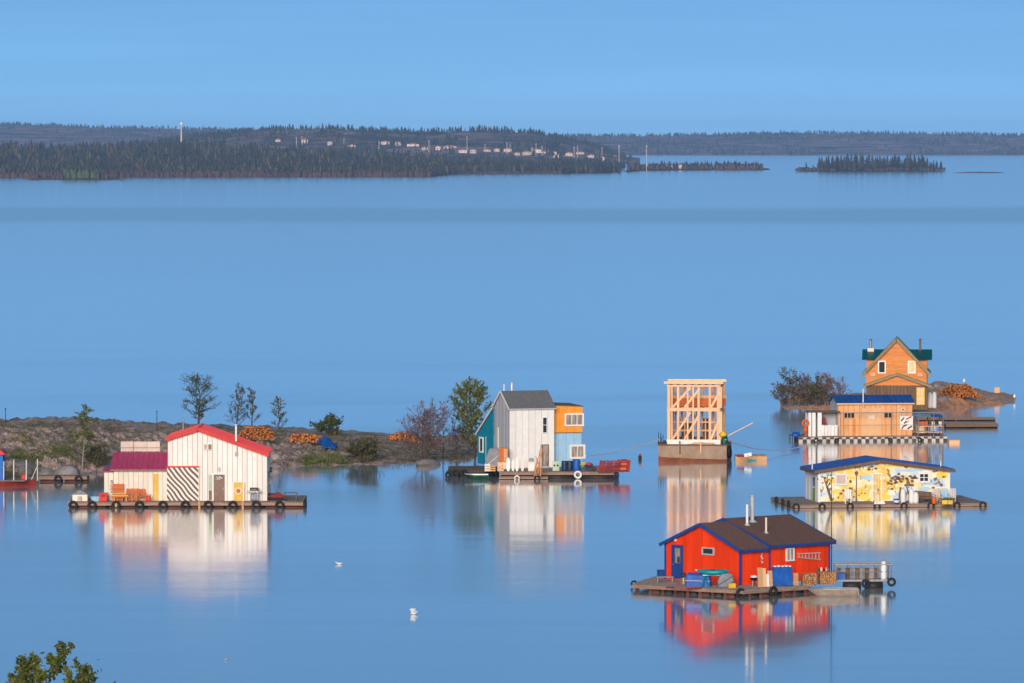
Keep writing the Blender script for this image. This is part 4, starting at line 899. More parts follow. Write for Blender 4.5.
roof_plane(h1, REDROOF, (xa - ov, YF - .3, ze0 + .14 - sl * ov), (xa - ov, YF + D1 + .3, ze0 + .14 - sl * ov), (xr, YF + D1 + .3, zr + .14), (xr, YF - .3, zr + .14), .08, 14)
roof_plane(h1, REDROOF, (xb + ov, YF - .3, ze1 + .14 + sr * ov), (xb + ov, YF + D1 + .3, ze1 + .14 + sr * ov), (xr, YF + D1 + .3, zr + .14), (xr, YF - .3, zr + .14), .08, 14)
for a, b in (((xa - ov, ze0 - sl * ov), (xr, zr)), ((xr, zr), (xb + ov, ze1 + sr * ov))):
    MB().beam((a[0], YF - .345, a[1] + .02), (b[0], YF - .345, b[1] + .02), .08, .30, (0, 0, 1)).build('barge_board', REDTRIM, h1)
MB().beam((xr, YF - .3, zr + .15), (xr, YF + D1 + .3, zr + .15), .2, .03).build('ridge_cap', REDROOF, h1)
door(h1, dx0, dx1, 0, dz1, YF, BROWND, pane=(dx0 + .2, dx1 - .2, dz1 - .42, dz1 - .16))
sd = MB().box(dx0 - .42, dx0 - .14, YF - .06, YF - .03, .05, dz1 - .02).build('sidelight', MINT, h1); MB().box(dx0 - .40, dx0 - .16, YF - .08, YF - .062, .05, .85).build('lower_panel', BROWND, sd)
l_ = MB().box(X1(217.5), X1(219.5), YF - .16, YF - .03, Z1(471, YF) - B, Z1(467, YF) - B).build('lamp', GREY, h1); MB().box(X1(217.8), X1(219.2), YF - .15, YF - .05, Z1(472.2, YF) - B, Z1(471, YF) - B - .004).build('lamp_glass', WTRIM, l_)
for a, b, m_ in ((wx0, wx0 + .26, PANEW), (wx0 + .36, wx1, BROWND)): window(h1, a, b, wz0, wz1, YF - .03, .05, CREAM, m_, 0)
c = chimney(h1, X1(235.7), YF - .22, Z1(453, YF) - B, Z1(425.5, YF) - B, .085, WTRIM); MB().box(X1(235.7) - .09, X1(235.7) + .09, YF - .32, YF, Z1(455, YF) - B, Z1(451.5, YF) - B).build('elbow', GREY, c)
chimney(h1, X1(179), YF + 5, zr - .9, zr + .75, .07, GREY, False, 'vent_pipe')
# striped sliding door with red head trim
zx0, zx1, zz1 = X1(166.2), X1(197.8), Z1(467.3, YF) - B
z_ = MB().box(zx0, zx1, YF - .16, YF - .08, .02, zz1).build('sliding_door', ZEBRA, h1); MB().box(zx0 - .05, zx1 + .05, YF - .19, YF - .03, zz1 + .003, zz1 + .13).build('head_trim', REDTRIM, z_); MB().box(zx1 + .003, zx1 + .08, YF - .17, YF - .06, .02, zz1).build('edge_trim', CREAM, z_)
# annex under the pink roof
ax0, ax1 = X1(112.5), xa - .03; az = Z1(469.5, YF) - B; YA = YF + .15; DA = 6.4
siding(h1, CREAM, ax0, ax1, YA, lambda x: az, 0, .40)
side_wall(h1, CREAM, ax0, YA + .06, YA + DA, 0, az, n=10, out=-1); MB().prism([(ax0 + .1, az), (ax1, az), (ax1, az + .1), (ax0 + .1, az + .1)], YA, YA + DA).build('ceiling_plate', CREAM, h1)
ry = YA + DA / 2; rz_ = Z1(451.5, ry) - B
roof_plane(h1, PINK, (ax0 - .25, YA - .3, az + .05), (ax1 + .01, YA - .3, az + .05), (ax1 + .01, ry, rz_), (ax0 - .25, ry, rz_), .07, 11)
roof_plane(h1, PINK, (ax0 - .25, YA + DA + .3, az + .05), (ax1 + .01, YA + DA + .3, az + .05), (ax1 + .01, ry, rz_), (ax0 - .25, ry, rz_), .07, 11)
MB().box(ax0 - .27, ax1, YA - .35, YA - .305, az - .10, az + .03).build('gutter', BROWND, h1)
MB().add([(ax0 - .02, YA, az), (ax0 - .02, YA + DA, az), (ax0 - .02, ry, rz_ - .08), (ax0 + .05, YA, az), (ax0 + .05, YA + DA, az), (ax0 + .05, ry, rz_ - .08)], [(0, 2, 1), (3, 4, 5), (0, 3, 5, 2), (2, 5, 4, 1)]).build('gable_end', CREAM, h1)
MB().box(X1(152), X1(157.5), YA - .09, YA - .035, .05, Z1(473.5, YA) - B).build('plywood_door', YELLOW, h1)
# small lean-to at the annex end
siding(h1, CREAM, X1(102.5), ax0 - .04, YA + .4, lambda x: Z1(471.5, YA) - B, 0, .35); side_wall(h1, CREAM, X1(102.5), YA + .46, YA + 3, 0, Z1(471.5, YA) - B, n=5, out=-1)
roof_plane(h1, PINK, (X1(101), YA + .15, Z1(471.5, YA) - B + .02), (ax0 - .03, YA + .15, Z1(471.5, YA) - B + .02), (ax0 - .03, YA + 3.1, Z1(465, YA + 3) - B), (X1(101), YA + 3.1, Z1(465, YA + 3) - B), .06, 3)
MB().box(ax0 - .30, ax0 - .08, YA + .33, YA + .37, .6, 1.7).build('narrow_window', GLASSM, h1)
# three pale panels on a rack behind the annex ridge
t = thing('panel_rack', 'rack of three pale panels above the pink annex roof', 'solar panels', O1 + Vector((0, ry + 1.0, B))); rk0 = X1(115.8); pw = (X1(156.2) - rk0) / 3; pz0, pz1 = Z1(450.5, ry + 1) - B, Z1(440.5, ry + 1) - B
for i in range(3):
    o = MB().box(rk0 + i * pw + .03, rk0 + (i + 1) * pw - .03, -.03, .01, pz0, pz1).build('panel', SOLAR, t); MB().box(rk0 + i * pw + .03, rk0 + (i + 1) * pw - .03, -.06, -.034, pz0 + .28, pz0 + .33).build('rail', BROWND, o)  # pale colour paints in the light the panels reflect
for i in range(4): x = rk0 + pw * i * .96 + .08; MB().box(x - .03, x + .03, .013, .07, az + .35, pz1 - .05).build('post', GREY, t)
# things on the dock
ZD = .51
def D1p(px, y): return O1 + Vector((X1(px), y, ZD))
t = thing('dog_house', 'little white hutch with grey pitched roof at the left end of the dock', 'hutch', D1p(79, 1.0)); MB().box(-.62, .62, 0, 1.0, 0, .52).build('wall', CREAM, t)
MB().quadslab([(-.78, -.1, .48), (.02, -.1, .98), (.02, 1.1, .98), (-.78, 1.1, .48)], .04).quadslab([(.78, -.1, .48), (.0, -.1, .985), (.0, 1.1, .985), (.78, 1.1, .48)], .04).build('roof', CANVAS, t); MB().prism([(-.62, .522), (.62, .522), (0, .9)], .02, .06).build('gable', CANVAS, t); MB().box(-.2, .2, -.03, -.004, .03, .4).build('doorway', PANEW, t)
t = thing('plastic_tub', 'pale blue lidded tub beside the red bin', 'tub', D1p(95.5, 1.0)); MB().lathe([(0, 0), (.33, 0), (.4, .3), (.4, .34)], n=12, sx=1.2).build('tub', PALEBLUE, t); MB().lathe([(.44, .345), (.44, .38), (.2, .44), (0, .44)], n=12, sx=1.2).build('lid', PALEBLUE, t)
t = thing('red_bin', 'bright red bin left of the wooden benches', 'bin', D1p(102.5, .95)); MB().box(-.36, .36, -.3, .3, 0, .62).build('body', REDP, t, bevel=.04); MB().box(-.4, .4, -.34, .34, .625, .70).build('lid', REDP, t); MB().box(-.15, .15, -.37, -.305, .42, .5).build('handle', DARK, t)
bench('tall orange wooden bench nearest the red bin', D1p(117, 1.0), 0, .95, OWOOD, 1.45, slats=5)
bench('low orange wooden bench in front of the annex', D1p(131.5, 1.0), 0, 1.05, OWOOD, 1.05, slats=4)
t = thing('plank_stack', 'stack of yellowish planks lying over the bench seat', 'planks', D1p(120, .55)); 
for i in range(4): MB().box(-.75 + .05 * i, .75 - .08 * i, -.12, .12, .10 * i + .35 - .35 * (i < 0), .10 * i + .43).build('plank', YELLOW if i % 2 else OWOOD, t)
for s_ in (-.5, .5): MB().box(s_ - .05, s_ + .05, -.1, .1, 0, .346).build('trestle_leg', PLY, t)
chair('orange wooden armchair at the right of the benches', D1p(141.5, .9), .15, OWOOD)
t = thing('gas_can', 'small red fuel can by the annex wall', 'fuel can', D1p(147.8, .9)); MB().box(-.2, .2, -.13, .13, 0, .42).build('body', REDP, t, bevel=.04); MB().torus((0, 0, .44), (0, 1, 0), .09, .025, 10, 5).build('handle', REDP, t); MB().tube((.13, 0, .42), (.24, 0, .58), .03, .02, 6).build('spout', DARK, t)
t = thing('sign_board', 'yellow board with a white ring emblem leaning right of the door', 'board', D1p(238, YF - .32)); 
MB().box(-.5, .5, 0, .05, 0, 1.55).build('board', YELLOW, t); MB().torus((0, -.02, .82), (0, 1, 0), .26, .05, 20, 5).build('ring', WTRIM, t); MB().torus((0, -.02, .82), (0, 1, 0), .10, .045, 14, 5).build('ring', REDTRIM, t)
for x in (-.44, .44): MB().box(x - .05, x + .05, -.03, -.003, 0, 1.55).build('edge_strip', WTRIM, t)
t = thing('barbecue', 'grey barbecue on legs beside the yellow board', 'barbecue', D1p(254, .95)); MB().box(-.36, .36, -.25, .25, .72, .88).build('firebox', GREY, t); MB().prism([(-.36, .885), (.36, .885), (.34, 1.12), (-.34, 1.12)], -.25, .22).build('lid', PONT, t)
for a in (-.62, .38): MB().box(a, a + .24, -.2, .2, .80, .83).build('side_shelf', GREY, t)
for x in (-.32, .32):
    for y in (-.2, .2): MB().box(x - .025, x + .025, y - .025, y + .025, 0, .716).build('leg', GREY, t)
MB().box(-.33, .33, -.2, .2, .12, .58).build('cabinet', CANVAS, t); MB().tube((-.2, -.28, 1.0), (.2, -.28, 1.0), .02, .02, 6).build('handle', STEEL, t)
t = thing('snowmobile', 'red and black snowmobile parked at the right end of the dock', 'snowmobile', D1p(276, 2.4), .2); t.scale = (.78, .78, .78)
MB().prism([(-.75, .28), (-.7, .62), (-.15, .66), (.05, .85), (.35, .78), (.85, .45), (.85, .3), (.3, .25)], -.25, .25).build('cowling', REDCR, t, bevel=.04); MB().prism([(-.95, .5), (-.9, .75), (-.1, .70), (0, .56)], -.2, .2).build('seat', DARK, t, bevel=.04)
MB().prism([(-1.05, .08), (-1.1, .3), (-.7, .34), (.2, .25), (.3, .02), (-.9, 0)], -.2, .2).build('track', DARK, t); MB().add([(.02, -.22, .86), (.02, .22, .86), (-.12, .18, 1.28), (-.12, -.18, 1.28)], [(0, 1, 2, 3), (3, 2, 1, 0)]).build('windscreen', WTRIM, t)
MB().tube((-.1, -.38, .95), (-.1, .38, .95), .025, .025, 6).build('handlebar', DARK, t)
for y in (-.36, .36): MB().box(.1, 1.15, y - .06, y + .06, 0, .05).beam((.6, y, .05), (.5, y * .6, .4), .05, .05).build('ski', DARK, t)
t = thing('low_table', 'low grey table behind the snowmobile', 'table', D1p(289.5, 3.2)); MB().box(-.55, .55, -.3, .3, .52, .58).build('tabletop', OLDWOOD, t)
for x in (-.48, .48):
    for y in (-.24, .24): MB().box(x - .04, x + .04, y - .04, y + .04, 0, .516).build('leg', OLDWOOD, t)
for i, (y, z) in enumerate(((2.5, 1.9), (4.5, 1.2), (6.0, 2.1))):
    t = thing('wall_fitting', f'small fitting hung on the right side wall of the white house, {("lowest", "upper", "farthest")[(1, 0, 2)[i]]} one', 'fitting', O1 + Vector((xb + .06, y, B + z)), 0, 'fittings on the side wall'); MB().box(0, .16, -.2, .2, 0, .45).build('box', WTRIM if i % 2 else NAVY, t); MB().box(.162, .20, -.05, .05, .1, .35).build('bracket', GREY, t)

# ================================================================== moored boat and finger dock at the left edge
PB = 485.5; O0 = W(0, PB)
S0 = F / O0.y
t = thing('blue_boat_house', 'bright blue cabin on a red hull cut off by the left edge', 'houseboat', O0)
V = []; st = 10
for i in range(st):
    f = i / (st - 1); x = -9 + f * (9 + 38 / S0); wv = 1.9 * (1 - max(0, (f - .6) / .4) ** 2); sh = .45 + .12 * max(0, f - .5)
    V += [(x, -wv, sh), (x - .3 * f, -wv * .8, -.15), (x - .3 * f, wv * .8, -.15), (x, wv, sh)]
MB().add(V, [(i * 4 + j, (i + 1) * 4 + j, (i + 1) * 4 + j + 1, i * 4 + j + 1) for i in range(st - 1) for j in range(3)] + [(i * 4 + 3, (i + 1) * 4 + 3, (i + 1) * 4, i * 4) for i in range(st - 1)] + [(0, 1, 2, 3), (st * 4 - 4, st * 4 - 3, st * 4 - 2, st * 4 - 1)]).build('hull', REDHULL, t)
MB().box(-8.8, 38 / S0 - 1.0, -1.75, 1.6, .47, .54).build('deck', DECK, t)
MB().box(-8, .36, -1.2, 1.3, .545, 2.8).build('cabin', BLUEH, t); MB().prism([(-8.2, 2.803), (.6, 2.803), (.2, 3.2), (-8, 3.2)], -1.4, 1.5).build('roof', REDTRIM, t)
for q in (5, 15, 27.5, 38): MB().tube((q / S0 - .02, -1.1 if q < 30 else -.3, .54 if q < 30 else .45), (q / S0, -1.1 if q < 30 else -.3, 2.35 if q > 6 else 2.2), .055, .055, 7).build('post', PALEM, t)
MB().beam((32 / S0, -.6, .55), (38 / S0, -.5, 1.8), .06, .06).build('brace', PALEM, t)
t = thing('gas_can', 'red fuel can on the deck of the boat at the left edge', 'fuel can', O0 + Vector((24 / S0, -.5, .545))); MB().box(-.2, .2, -.14, .14, 0, .42).build('body', REDP, t, bevel=.04); MB().torus((0, 0, .45), (0, 1, 0), .09, .025, 10, 5).build('handle', REDP, t)
OD = W(38, 482.0); SD = F / OD.y
dock('short plank finger dock beside the boat at the left edge', OD, 0, .05, 49 / SD, .2, 2.6, .5, logs=True, beam=.24)
for i, q in enumerate((58, 78.5)): tyre(OD + Vector(((q - 38) / SD, -.02, .26)), .1 * i, f'black tyre on the finger dock at the left edge, {"left" if i == 0 else "right"} one', 'tyres on the left finger dock', .9)

# ================================================================== tall white house with teal lean-to and orange-blue wing
PM = 479.0; O2 = W(510, PM); S2 = F / O2.y; K2 = H / O2.y; R2 = math.radians(20)
def X2(px): return (px - 510) / S2
def Z2(py, y=0.0): return (PM - py) / S2 - y * K2
ZT2 = .62
dock('dark plank dock under the tall white house', O2, 0, X2(500), X2(619), .2, 10.5, ZT2, lm=PONT, fm=FASCIA, beam=.22)
dock('lower dark dock at the left foot of the tall white house', W(447.5, 477.0), 0, 0, X2(500) - X2(447.5) - .05, .2, 8.0, .55, lm=PONT, fm=PONT, beam=.25, dm=OLDWOOD)
dock('narrow boarded walkway along the front of the dark dock', O2 + Vector((0, -.75, 0)), 0, X2(499), X2(548), -.2, .8, .26, lm=PONT, beam=.16)
hb = W(509.5, 468.2, ZT2)                                          # front left corner of the tall block
h2 = thing('tall_white_house', 'tall white house with grey roof, teal lean-to and orange-blue wing', 'house', hb, R2)
wm, dm_ = 4.35, 4.1; he = (468.2 - 407.8) / S2; hr = he + 1.42
siding(h2, WTRIM, 0, wm, 0, lambda x: he, 0, .62, proud=.012)
for i in range(9):                                                  # left gable wall in upright boards, its side shade painted in as grey
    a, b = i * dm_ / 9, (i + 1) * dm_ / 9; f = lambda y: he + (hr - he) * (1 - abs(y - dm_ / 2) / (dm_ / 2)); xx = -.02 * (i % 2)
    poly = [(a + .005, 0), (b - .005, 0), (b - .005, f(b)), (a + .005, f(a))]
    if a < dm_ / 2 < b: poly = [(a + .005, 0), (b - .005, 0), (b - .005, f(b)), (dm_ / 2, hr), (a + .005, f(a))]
    n_ = len(poly); MB().add([(xx, y, z) for y, z in poly] + [(xx + .05, y, z) for y, z in poly], [tuple(range(n_)), tuple(range(2 * n_ - 1, n_ - 1, -1))] + [(i_, (i_ + 1) % n_, n_ + (i_ + 1) % n_, n_ + i_) for i_ in range(n_)]).build('gable_board', GREYPAINT_SHADE, h2)
MB().box(wm - .05, wm + .01, .05, dm_, 0, he).build('right_wall', WTRIM, h2); MB().box(.06, wm - .06, dm_ - .05, dm_, 0, he).build('rear_wall', WTRIM, h2)
for sgn in (0, 1):
    y0, y1 = (-.18, dm_ / 2) if sgn == 0 else (dm_ + .18, dm_ / 2)
    roof_plane(h2, SHINGLE, (-.12, y0, he + .02), (wm + .12, y0, he + .02), (wm + .12, y1, hr + .12), (-.12, y1, hr + .12), .10, 1, 'roof')
MB().box(-.12, wm + .12, -.21, -.183, he - .12, he + .0).build('fascia', GREYPAINT_SHADE, h2)
for y0 in (-.18, dm_ + .18): MB().beam((-.15, y0, he - .02), (-.15, dm_ / 2, hr + .08), .05, .16).build('barge_board', WTRIM, h2)
px_w = (X2(544) - X2(509.5)) / math.cos(R2)
window(h2, px_w - .08, px_w + .27, (468.2 - 432.5) / S2, (468.2 - 417.5) / S2, -.02, .05, WTRIM, GLASSM, 0, 1)
door(h2, px_w - .12, px_w + .42, .1, 2.05, -.02, PANEW, OLDWOOD, fr=.06)
MB().box(-.08, -.03, 2.75, 3.15, .6, 3.6).build('side_door', CREAM, h2)
chimney(h2, 1.05, dm_ / 2 + .2, hr - .2, hr + .75, .12, STEEL); chimney(h2, .25, dm_ / 2 + .1, hr - .2, hr + .72, .05, WTRIM, False, 'vent_pipe')
# teal lean-to going back and down
ly0, ly1 = dm_ + .02, dm_ + 4.3; lz0, lz1 = he - .25, he - 2.75
V = [(-.1, ly0, 0), (-.1, ly1, 0), (-.1, ly1, lz1), (-.1, ly0, lz0)]; MB().add(V + [(x + .08, y, z) for x, y, z in V], [(0, 1, 2, 3), (7, 6, 5, 4), (0, 4, 5, 1), (1, 5, 6, 2), (2, 6, 7, 3), (3, 7, 4, 0)]).build('lean_to_wall', TEAL, h2)
roof_plane(h2, SHINGLE, (-.2, ly1 + .2, lz1 + .02), (wm, ly1 + .2, lz1 + .02), (wm, ly0, lz0 + .12), (-.2, ly0, lz0 + .12), .08, 1, 'lean_to_roof'); MB().beam((-.24, ly1 + .2, lz1 - .02), (-.24, ly0, lz0 + .08), .05, .17).build('barge_board', WTRIM, h2)
f = MB(); f.box(-.16, -.1, 6.75, 7.85, 1.05, 1.2).box(-.16, -.1, 6.75, 7.85, 2.35, 2.5).box(-.16, -.1, 6.75, 6.95, 1.2, 2.35).box(-.16, -.1, 7.65, 7.85, 1.2, 2.35); o = f.build('lean_to_window', WTRIM, h2); MB().box(-.13, -.104, 6.96, 7.64, 1.21, 2.34).build('pane', GLASSM, o)
MB().box(-.15, -.104, 6.0, 6.1, 0, 2.6).build('corner_strip', MINT, h2)
# orange and pale blue wing on the right, set back
wx0, wx1 = wm + .02, wm + 3.0; wy = .9; s0 = (468.2 - .9 * K2 * S2); zs, zt = (s0 - 433.0) / S2, (s0 - 405.0) / S2
siding(h2, PALEBLUE, wx0, wx1, wy, lambda x: zs, 0, .75, proud=.0); MB().box(wx1 - .05, wx1 + .004, wy + .05, wy + 3.4, 0, zs).build('wing_side', PALEBLUE, h2)
siding(h2, ORANGE, wx0, wx1 + .06, wy - .12, lambda x: zt - .12 * (x - wx0) / 3, zs + .02, .75, proud=.0); MB().box(wx1 + .0, wx1 + .06, wy - .06, wy + 3.4, zs + .02, zt - .14).build('upper_side', ORANGE, h2)
MB().box(wx0, wx1 + .05, wy - .13, wy + .2, zs - .03, zs + .018).build('belt_trim', OLDWOOD, h2)
roof_plane(h2, OLDWOOD, (wx0, wy - .2, zt + .04), (wx1 + .14, wy - .2, zt - .10), (wx1 + .14, wy + 3.5, zt + .02), (wx0, wy + 3.5, zt + .16), .06, 1, 'wing_roof')
def XW(px): return (X2(px) - X2(509.5)) / math.cos(R2) - wy * math.tan(R2) * 0 + (-.0) + .33
window(h2, XW(566.5), XW(583), (s0 - 425) / S2, (s0 - 415) / S2, wy - .12, .14, WTRIM, PANEW, 2, 0)
window(h2, XW(572.5), XW(584.5), (s0 - 458) / S2, (s0 - 447.5) / S2, wy, .18, WTRIM, PANEW, 1, 0)
# dock clutter, left to right
def D2(px, py): return W(px, py, ZT2)
t = thing('covered_skiff', 'grey tarpaulin tent over gear left of the white house', 'tarpaulin', D2(494, 467)); MB().prism([(-.75, 0), (.75, 0), (.62, 1.2), (.35, 1.75), (-.45, 1.7), (-.7, .9)], -.5, .6).build('cover', CANVAS, t, bevel=.08); MB().tube((-.8, -.54, .1), (.7, -.52, 1.3), .03, .03, 6).build('tie_rope', ROPE, t)
t = thing('cupboard', 'orange wooden cupboard at the left corner of the white house', 'cupboard', D2(503.5, 469)); MB().box(-.42, .42, -.2, .25, .62, 1.95).build('carcass', OWOOD, t); MB().box(-.36, -.02, -.235, -.204, .7, 1.85).build('door', OWOOD, t); MB().box(.02, .36, -.235, -.204, .7, 1.85).build('door', PLY, t); MB().box(-.42, .42, -.2, .25, 0, .616).build('base', CREAM, t)
for i, (q, m_, h_) in enumerate(((487.5, CREAM, .7), (492.5, PLY, .55), (500.5, LUMBER, .85))):
    crate(('small white crate at the left end of the dark dock', 'small tan crate beside the grey tarpaulin', 'pale wooden crate below the orange cupboard')[i], D2(q, 471.3), .5, .4, h_, m_, .1 * i, 3)
for i, (q, w_, h_, m_) in enumerate(((508.3, .34, 1.25, WTRIM), (513, .26, 1.1, WTRIM), (517, .30, 1.3, WTRIM), (522.5, .28, 1.2, CREAM))):
    leaning('paddle_board', f'white upright board leaning on the tall white house, {ORD[i]} from the left', D2(q, 471.2), w_, h_, m_, 'board', .1, .1, .06, 'white boards on the house front', 'board')
t = thing('gas_stove', 'white cooker with grey hood against the tall white house', 'cooker', D2(531.5, 471)); MB().box(-.3, .3, -.25, .25, 0, .85).build('body', CREAM, t); MB().box(-.25, .25, -.27, -.254, .15, .6).build('oven_door', WTRIM, t); MB().prism([(-.25, .855), (.25, .855), (.2, 1.15), (-.2, 1.15)], -.1, .22).build('hood', CANVAS, t)
t = thing('pole_bundle', 'bundle of leaning wooden poles before the white house door', 'poles', D2(538.5, 473.3))
for i, (a, b, h_) in enumerate(((-.35, .25, 2.6), (-.2, .35, 2.2), (.2, .1, 1.9), (.35, -.25, 1.5), (0, .2, 2.35), (-.4, -.1, 1.3))): MB().tube((a, -.1 + .03 * i, -.25 if i < 3 else 0), (b, .25 + .02 * i, h_), .045, .035, 6).build('pole', OWOOD if i % 2 else PLY, t)
t = thing('storage_cabinet', 'pale green cabinet with two dark knobs on the dark dock', 'cabinet', D2(556, 471.4)); MB().box(-.3, .3, -.2, .25, .05, .92).build('carcass', MINT, t)
for x in (-.15, .15): MB().box(x - .13, x + .13, -.235, -.204, .1, .86).build('door', MINT, t); MB().torus((x, -.25, .55), (0, 1, 0), .05, .04, 10, 6).build('knob', DARK, t)
for x in (-.25, .25): MB().box(x - .04, x + .04, -.15, .2, 0, .046).build('foot', OLDWOOD, t)
for i, q in enumerate((564.5, 569.8)): barrel('plastic_barrel', f'navy barrel under the pale blue wing, {"left" if i == 0 else "right"} one', D2(q, 470.8), .27, .88, NAVY, 'barrel', 'navy barrels')
barrel('blue_barrel', 'bright blue barrel beside the navy ones', D2(576.5, 470.6), .36, 1.0, BLUETARP)
t = thing('planter', 'lime green planter box by the bright blue barrel', 'planter', D2(583, 470.5)); MB().box(-.18, .18, -.16, .16, 0, .3).build('stand', NAVY, t); MB().prism([(-.16, .304), (.16, .304), (.22, .8), (-.22, .8)], -.18, .18).build('tub', LIME, t)
t = thing('wheelbarrow', 'dark wheelbarrow with pink bundle on the dark dock', 'wheelbarrow', D2(589, 471)); MB().add([(-.45, -.25, .55), (.4, -.25, .6), (.4, .25, .6), (-.45, .25, .55), (-.25, -.15, .22), (.2, -.15, .22), (.2, .15, .22), (-.25, .15, .22)], [(0, 1, 5, 4), (1, 2, 6, 5), (2, 3, 7, 6), (3, 0, 4, 7), (4, 5, 6, 7)]).build('tray', NAVY, t)
MB().torus((.42, 0, .19), (0, 1, 0), .14, .05, 12, 6).build('wheel', DARK, t); MB().lathe([(0, .5), (.25, .52), (.28, .66), (.15, .78), (0, .8)], n=10, sx=1.1).build('bundle', MAGENTA, t, True)
for y in (-.2, .2): MB().beam((-.95, y, .6), (.42, y * .3, .19), .04, .04).beam((-.3, y, 0), (-.25, y, .3), .04, .04).build('handle', OLDWOOD, t)
for i, q in enumerate((601, 608.2, 615.4)): crate(f'tilted dark red slatted crate on the dark dock, {ORD[i]} from the left', D2(q, 472), .58, .9, 1.05, REDCR, 0, 5, 'red slatted frames', 'slatted_crate', .22, 'crate')
t = thing('log_bin', 'wooden end bin filled with logs at the right tip of the dark dock', 'bin', D2(622.5, 472)); MB().prism([(-.3, 0), (.32, 0), (.45, 1.15), (-.12, 1.15)], .3, .36).build('back_board', REDCR, t)
for i in range(5): MB().box(-.28 + .045 * i, .30 + .035 * i, -.36, -.32, .02 + .21 * i, .20 + .21 * i).build('slat', OWOOD if i % 2 else REDCR, t)
for x, d in ((-.28, .16), (.31, .12)): MB().beam((x, 0, 0), (x + d, 0, 1.1), .66, .05, (0, 1, 0)).build('side_board', REDCR, t)
tyre(O2 + Vector((X2(578), -.02, .38)), 0, 'pale whitewashed tyre hung on the front of the dark dock', None, .95, WTRIM)
for i, q in enumerate((449.5, 455, 459.5, 464, 487.5, 494)): tyre(W(q, 477.0) + Vector((0, -.05, .20 + .1 * (i % 2))), .1 * i, f'black tyre hung on the lower dark dock, {ORD[i]} from the left', 'tyres on the lower dark dock', 1.05)
for i, q in enumerate((517, 537)): tyre(O2 + Vector((X2(q), -1.05, .14)), 0, f'small tyre on the boarded walkway, {"left" if i == 0 else "right"} one', 'walkway tyres', .72, PALEM if i == 0 else None)
tyre(O2 + Vector((X2(616.5), .1, .3)), .6, 'blue-black tyre under the right end of the dark dock', None, .8, NAVY)
skiff('green_skiff', 'dark green open skiff moored at the lower dark dock', W(476.5, 479.2), math.pi, 2.1, .95, .42, GREENP, PALEM)
t = thing('channel_buoy', 'dark orange-topped buoy floating between the moorings', 'buoy', W(640, 459.5)); MB().lathe([(0, -.2), (.16, -.2), (.16, .35), (.1, .4)], n=12).build('float', PONT, t, True); MB().lathe([(.1, .404), (.12, .5), (.06, .62), (0, .62)], n=10).build('cap', ORP, t, True)

# ================================================================== barge with the timber frame of a new house
PF = 461.5; O3 = W(692.5, PF); S3 = F / O3.y; K3 = H / O3.y; R3 = math.radians(-5.5)
def X3(px): return (px - 692.5) / S3
def Z3(py, y=0.0): return (PF - py) / S3 - y * K3
hx, hd, hz3 = X3(727) - .03, 8.0, Z3(445.5)
t = thing('steel_barge', 'tan steel barge with rusty bottom carrying the timber frame', 'barge', O3, R3)
V = [(-hx, 0, -.2), (hx, 0, -.2), (hx, hd, -.2), (-hx, hd, -.2), (-hx, -.15, hz3), (hx, -.15, hz3), (hx, hd, hz3), (-hx, hd, hz3)]
MB().add(V, [(0, 1, 5, 4), (1, 2, 6, 5), (2, 3, 7, 6), (3, 0, 4, 7), (4, 5, 6, 7), (0, 3, 2, 1)]).build('hull', HULL, t)
n_ = 12; rw = MB(); pts = [(-hx + 2 * hx * i / n_, .24 + .22 * (1 - i / n_) ** 2 + .02 * math.sin(5 * i)) for i in range(n_ + 1)]
rw.add([(x, -.155, -.2) for x, z in pts] + [(x, -.165, z) for x, z in pts], [(i, i + 1, n_ + 2 + i, n_ + 1 + i) for i in range(n_)]).build('rust_belt', RUST, t)
MB().box(-hx - .06, hx + .06, -.24, .05, hz3 + .004, hz3 + .12).build('front_coaming', OLDWOOD, t)
for i in range(14): a = -hx + i * 2 * hx / 14; MB().box(a + .01, a + 2 * hx / 14 - .01, .06, hd, hz3 + .004, hz3 + .06).build('deck_plank', OLDWOOD, t)
for x, w_ in ((X3(680), .14), (X3(701), .10)): MB().box(x - w_ / 2, x + w_ / 2, -.28, -.245, hz3 - .75, hz3 + .45).build('fender_plank', OLDWOOD if w_ > .12 else LUMBER, t)
for i, y in enumerate((.9, 2.0, 3.1, 4.3)): tyre(O3 + Matrix.Rotation(R3, 3, 'Z') @ Vector((hx + .12, y, .95 - .35 * (i % 2))), R3 + math.pi / 2, f'black tyre on the right side of the steel barge, {ORD[i]} from the front', 'tyres on the steel barge', 1.1)
BZ = hz3 + .066
fr = thing('timber_skeleton', 'pale open timber frame of a two-storey house on the steel barge', 'house frame', O3 + Matrix.Rotation(R3, 3, 'Z') @ Vector((0, .9, BZ)), R3)
fx0, fx1 = X3(667), X3(719); dF = 5.4; zt3 = Z3(383, .9) - BZ; zm0, zm1 = Z3(411, .9) - BZ, Z3(407.6, .9) - BZ; zs3 = Z3(435, .9) - BZ
def post(x, y, z0, z1, w=.16, name='stud', m=None): MB().box(x - w / 2, x + w / 2, y - w / 2, y + w / 2, z0, z1).build(name, m or LUMBER, fr)
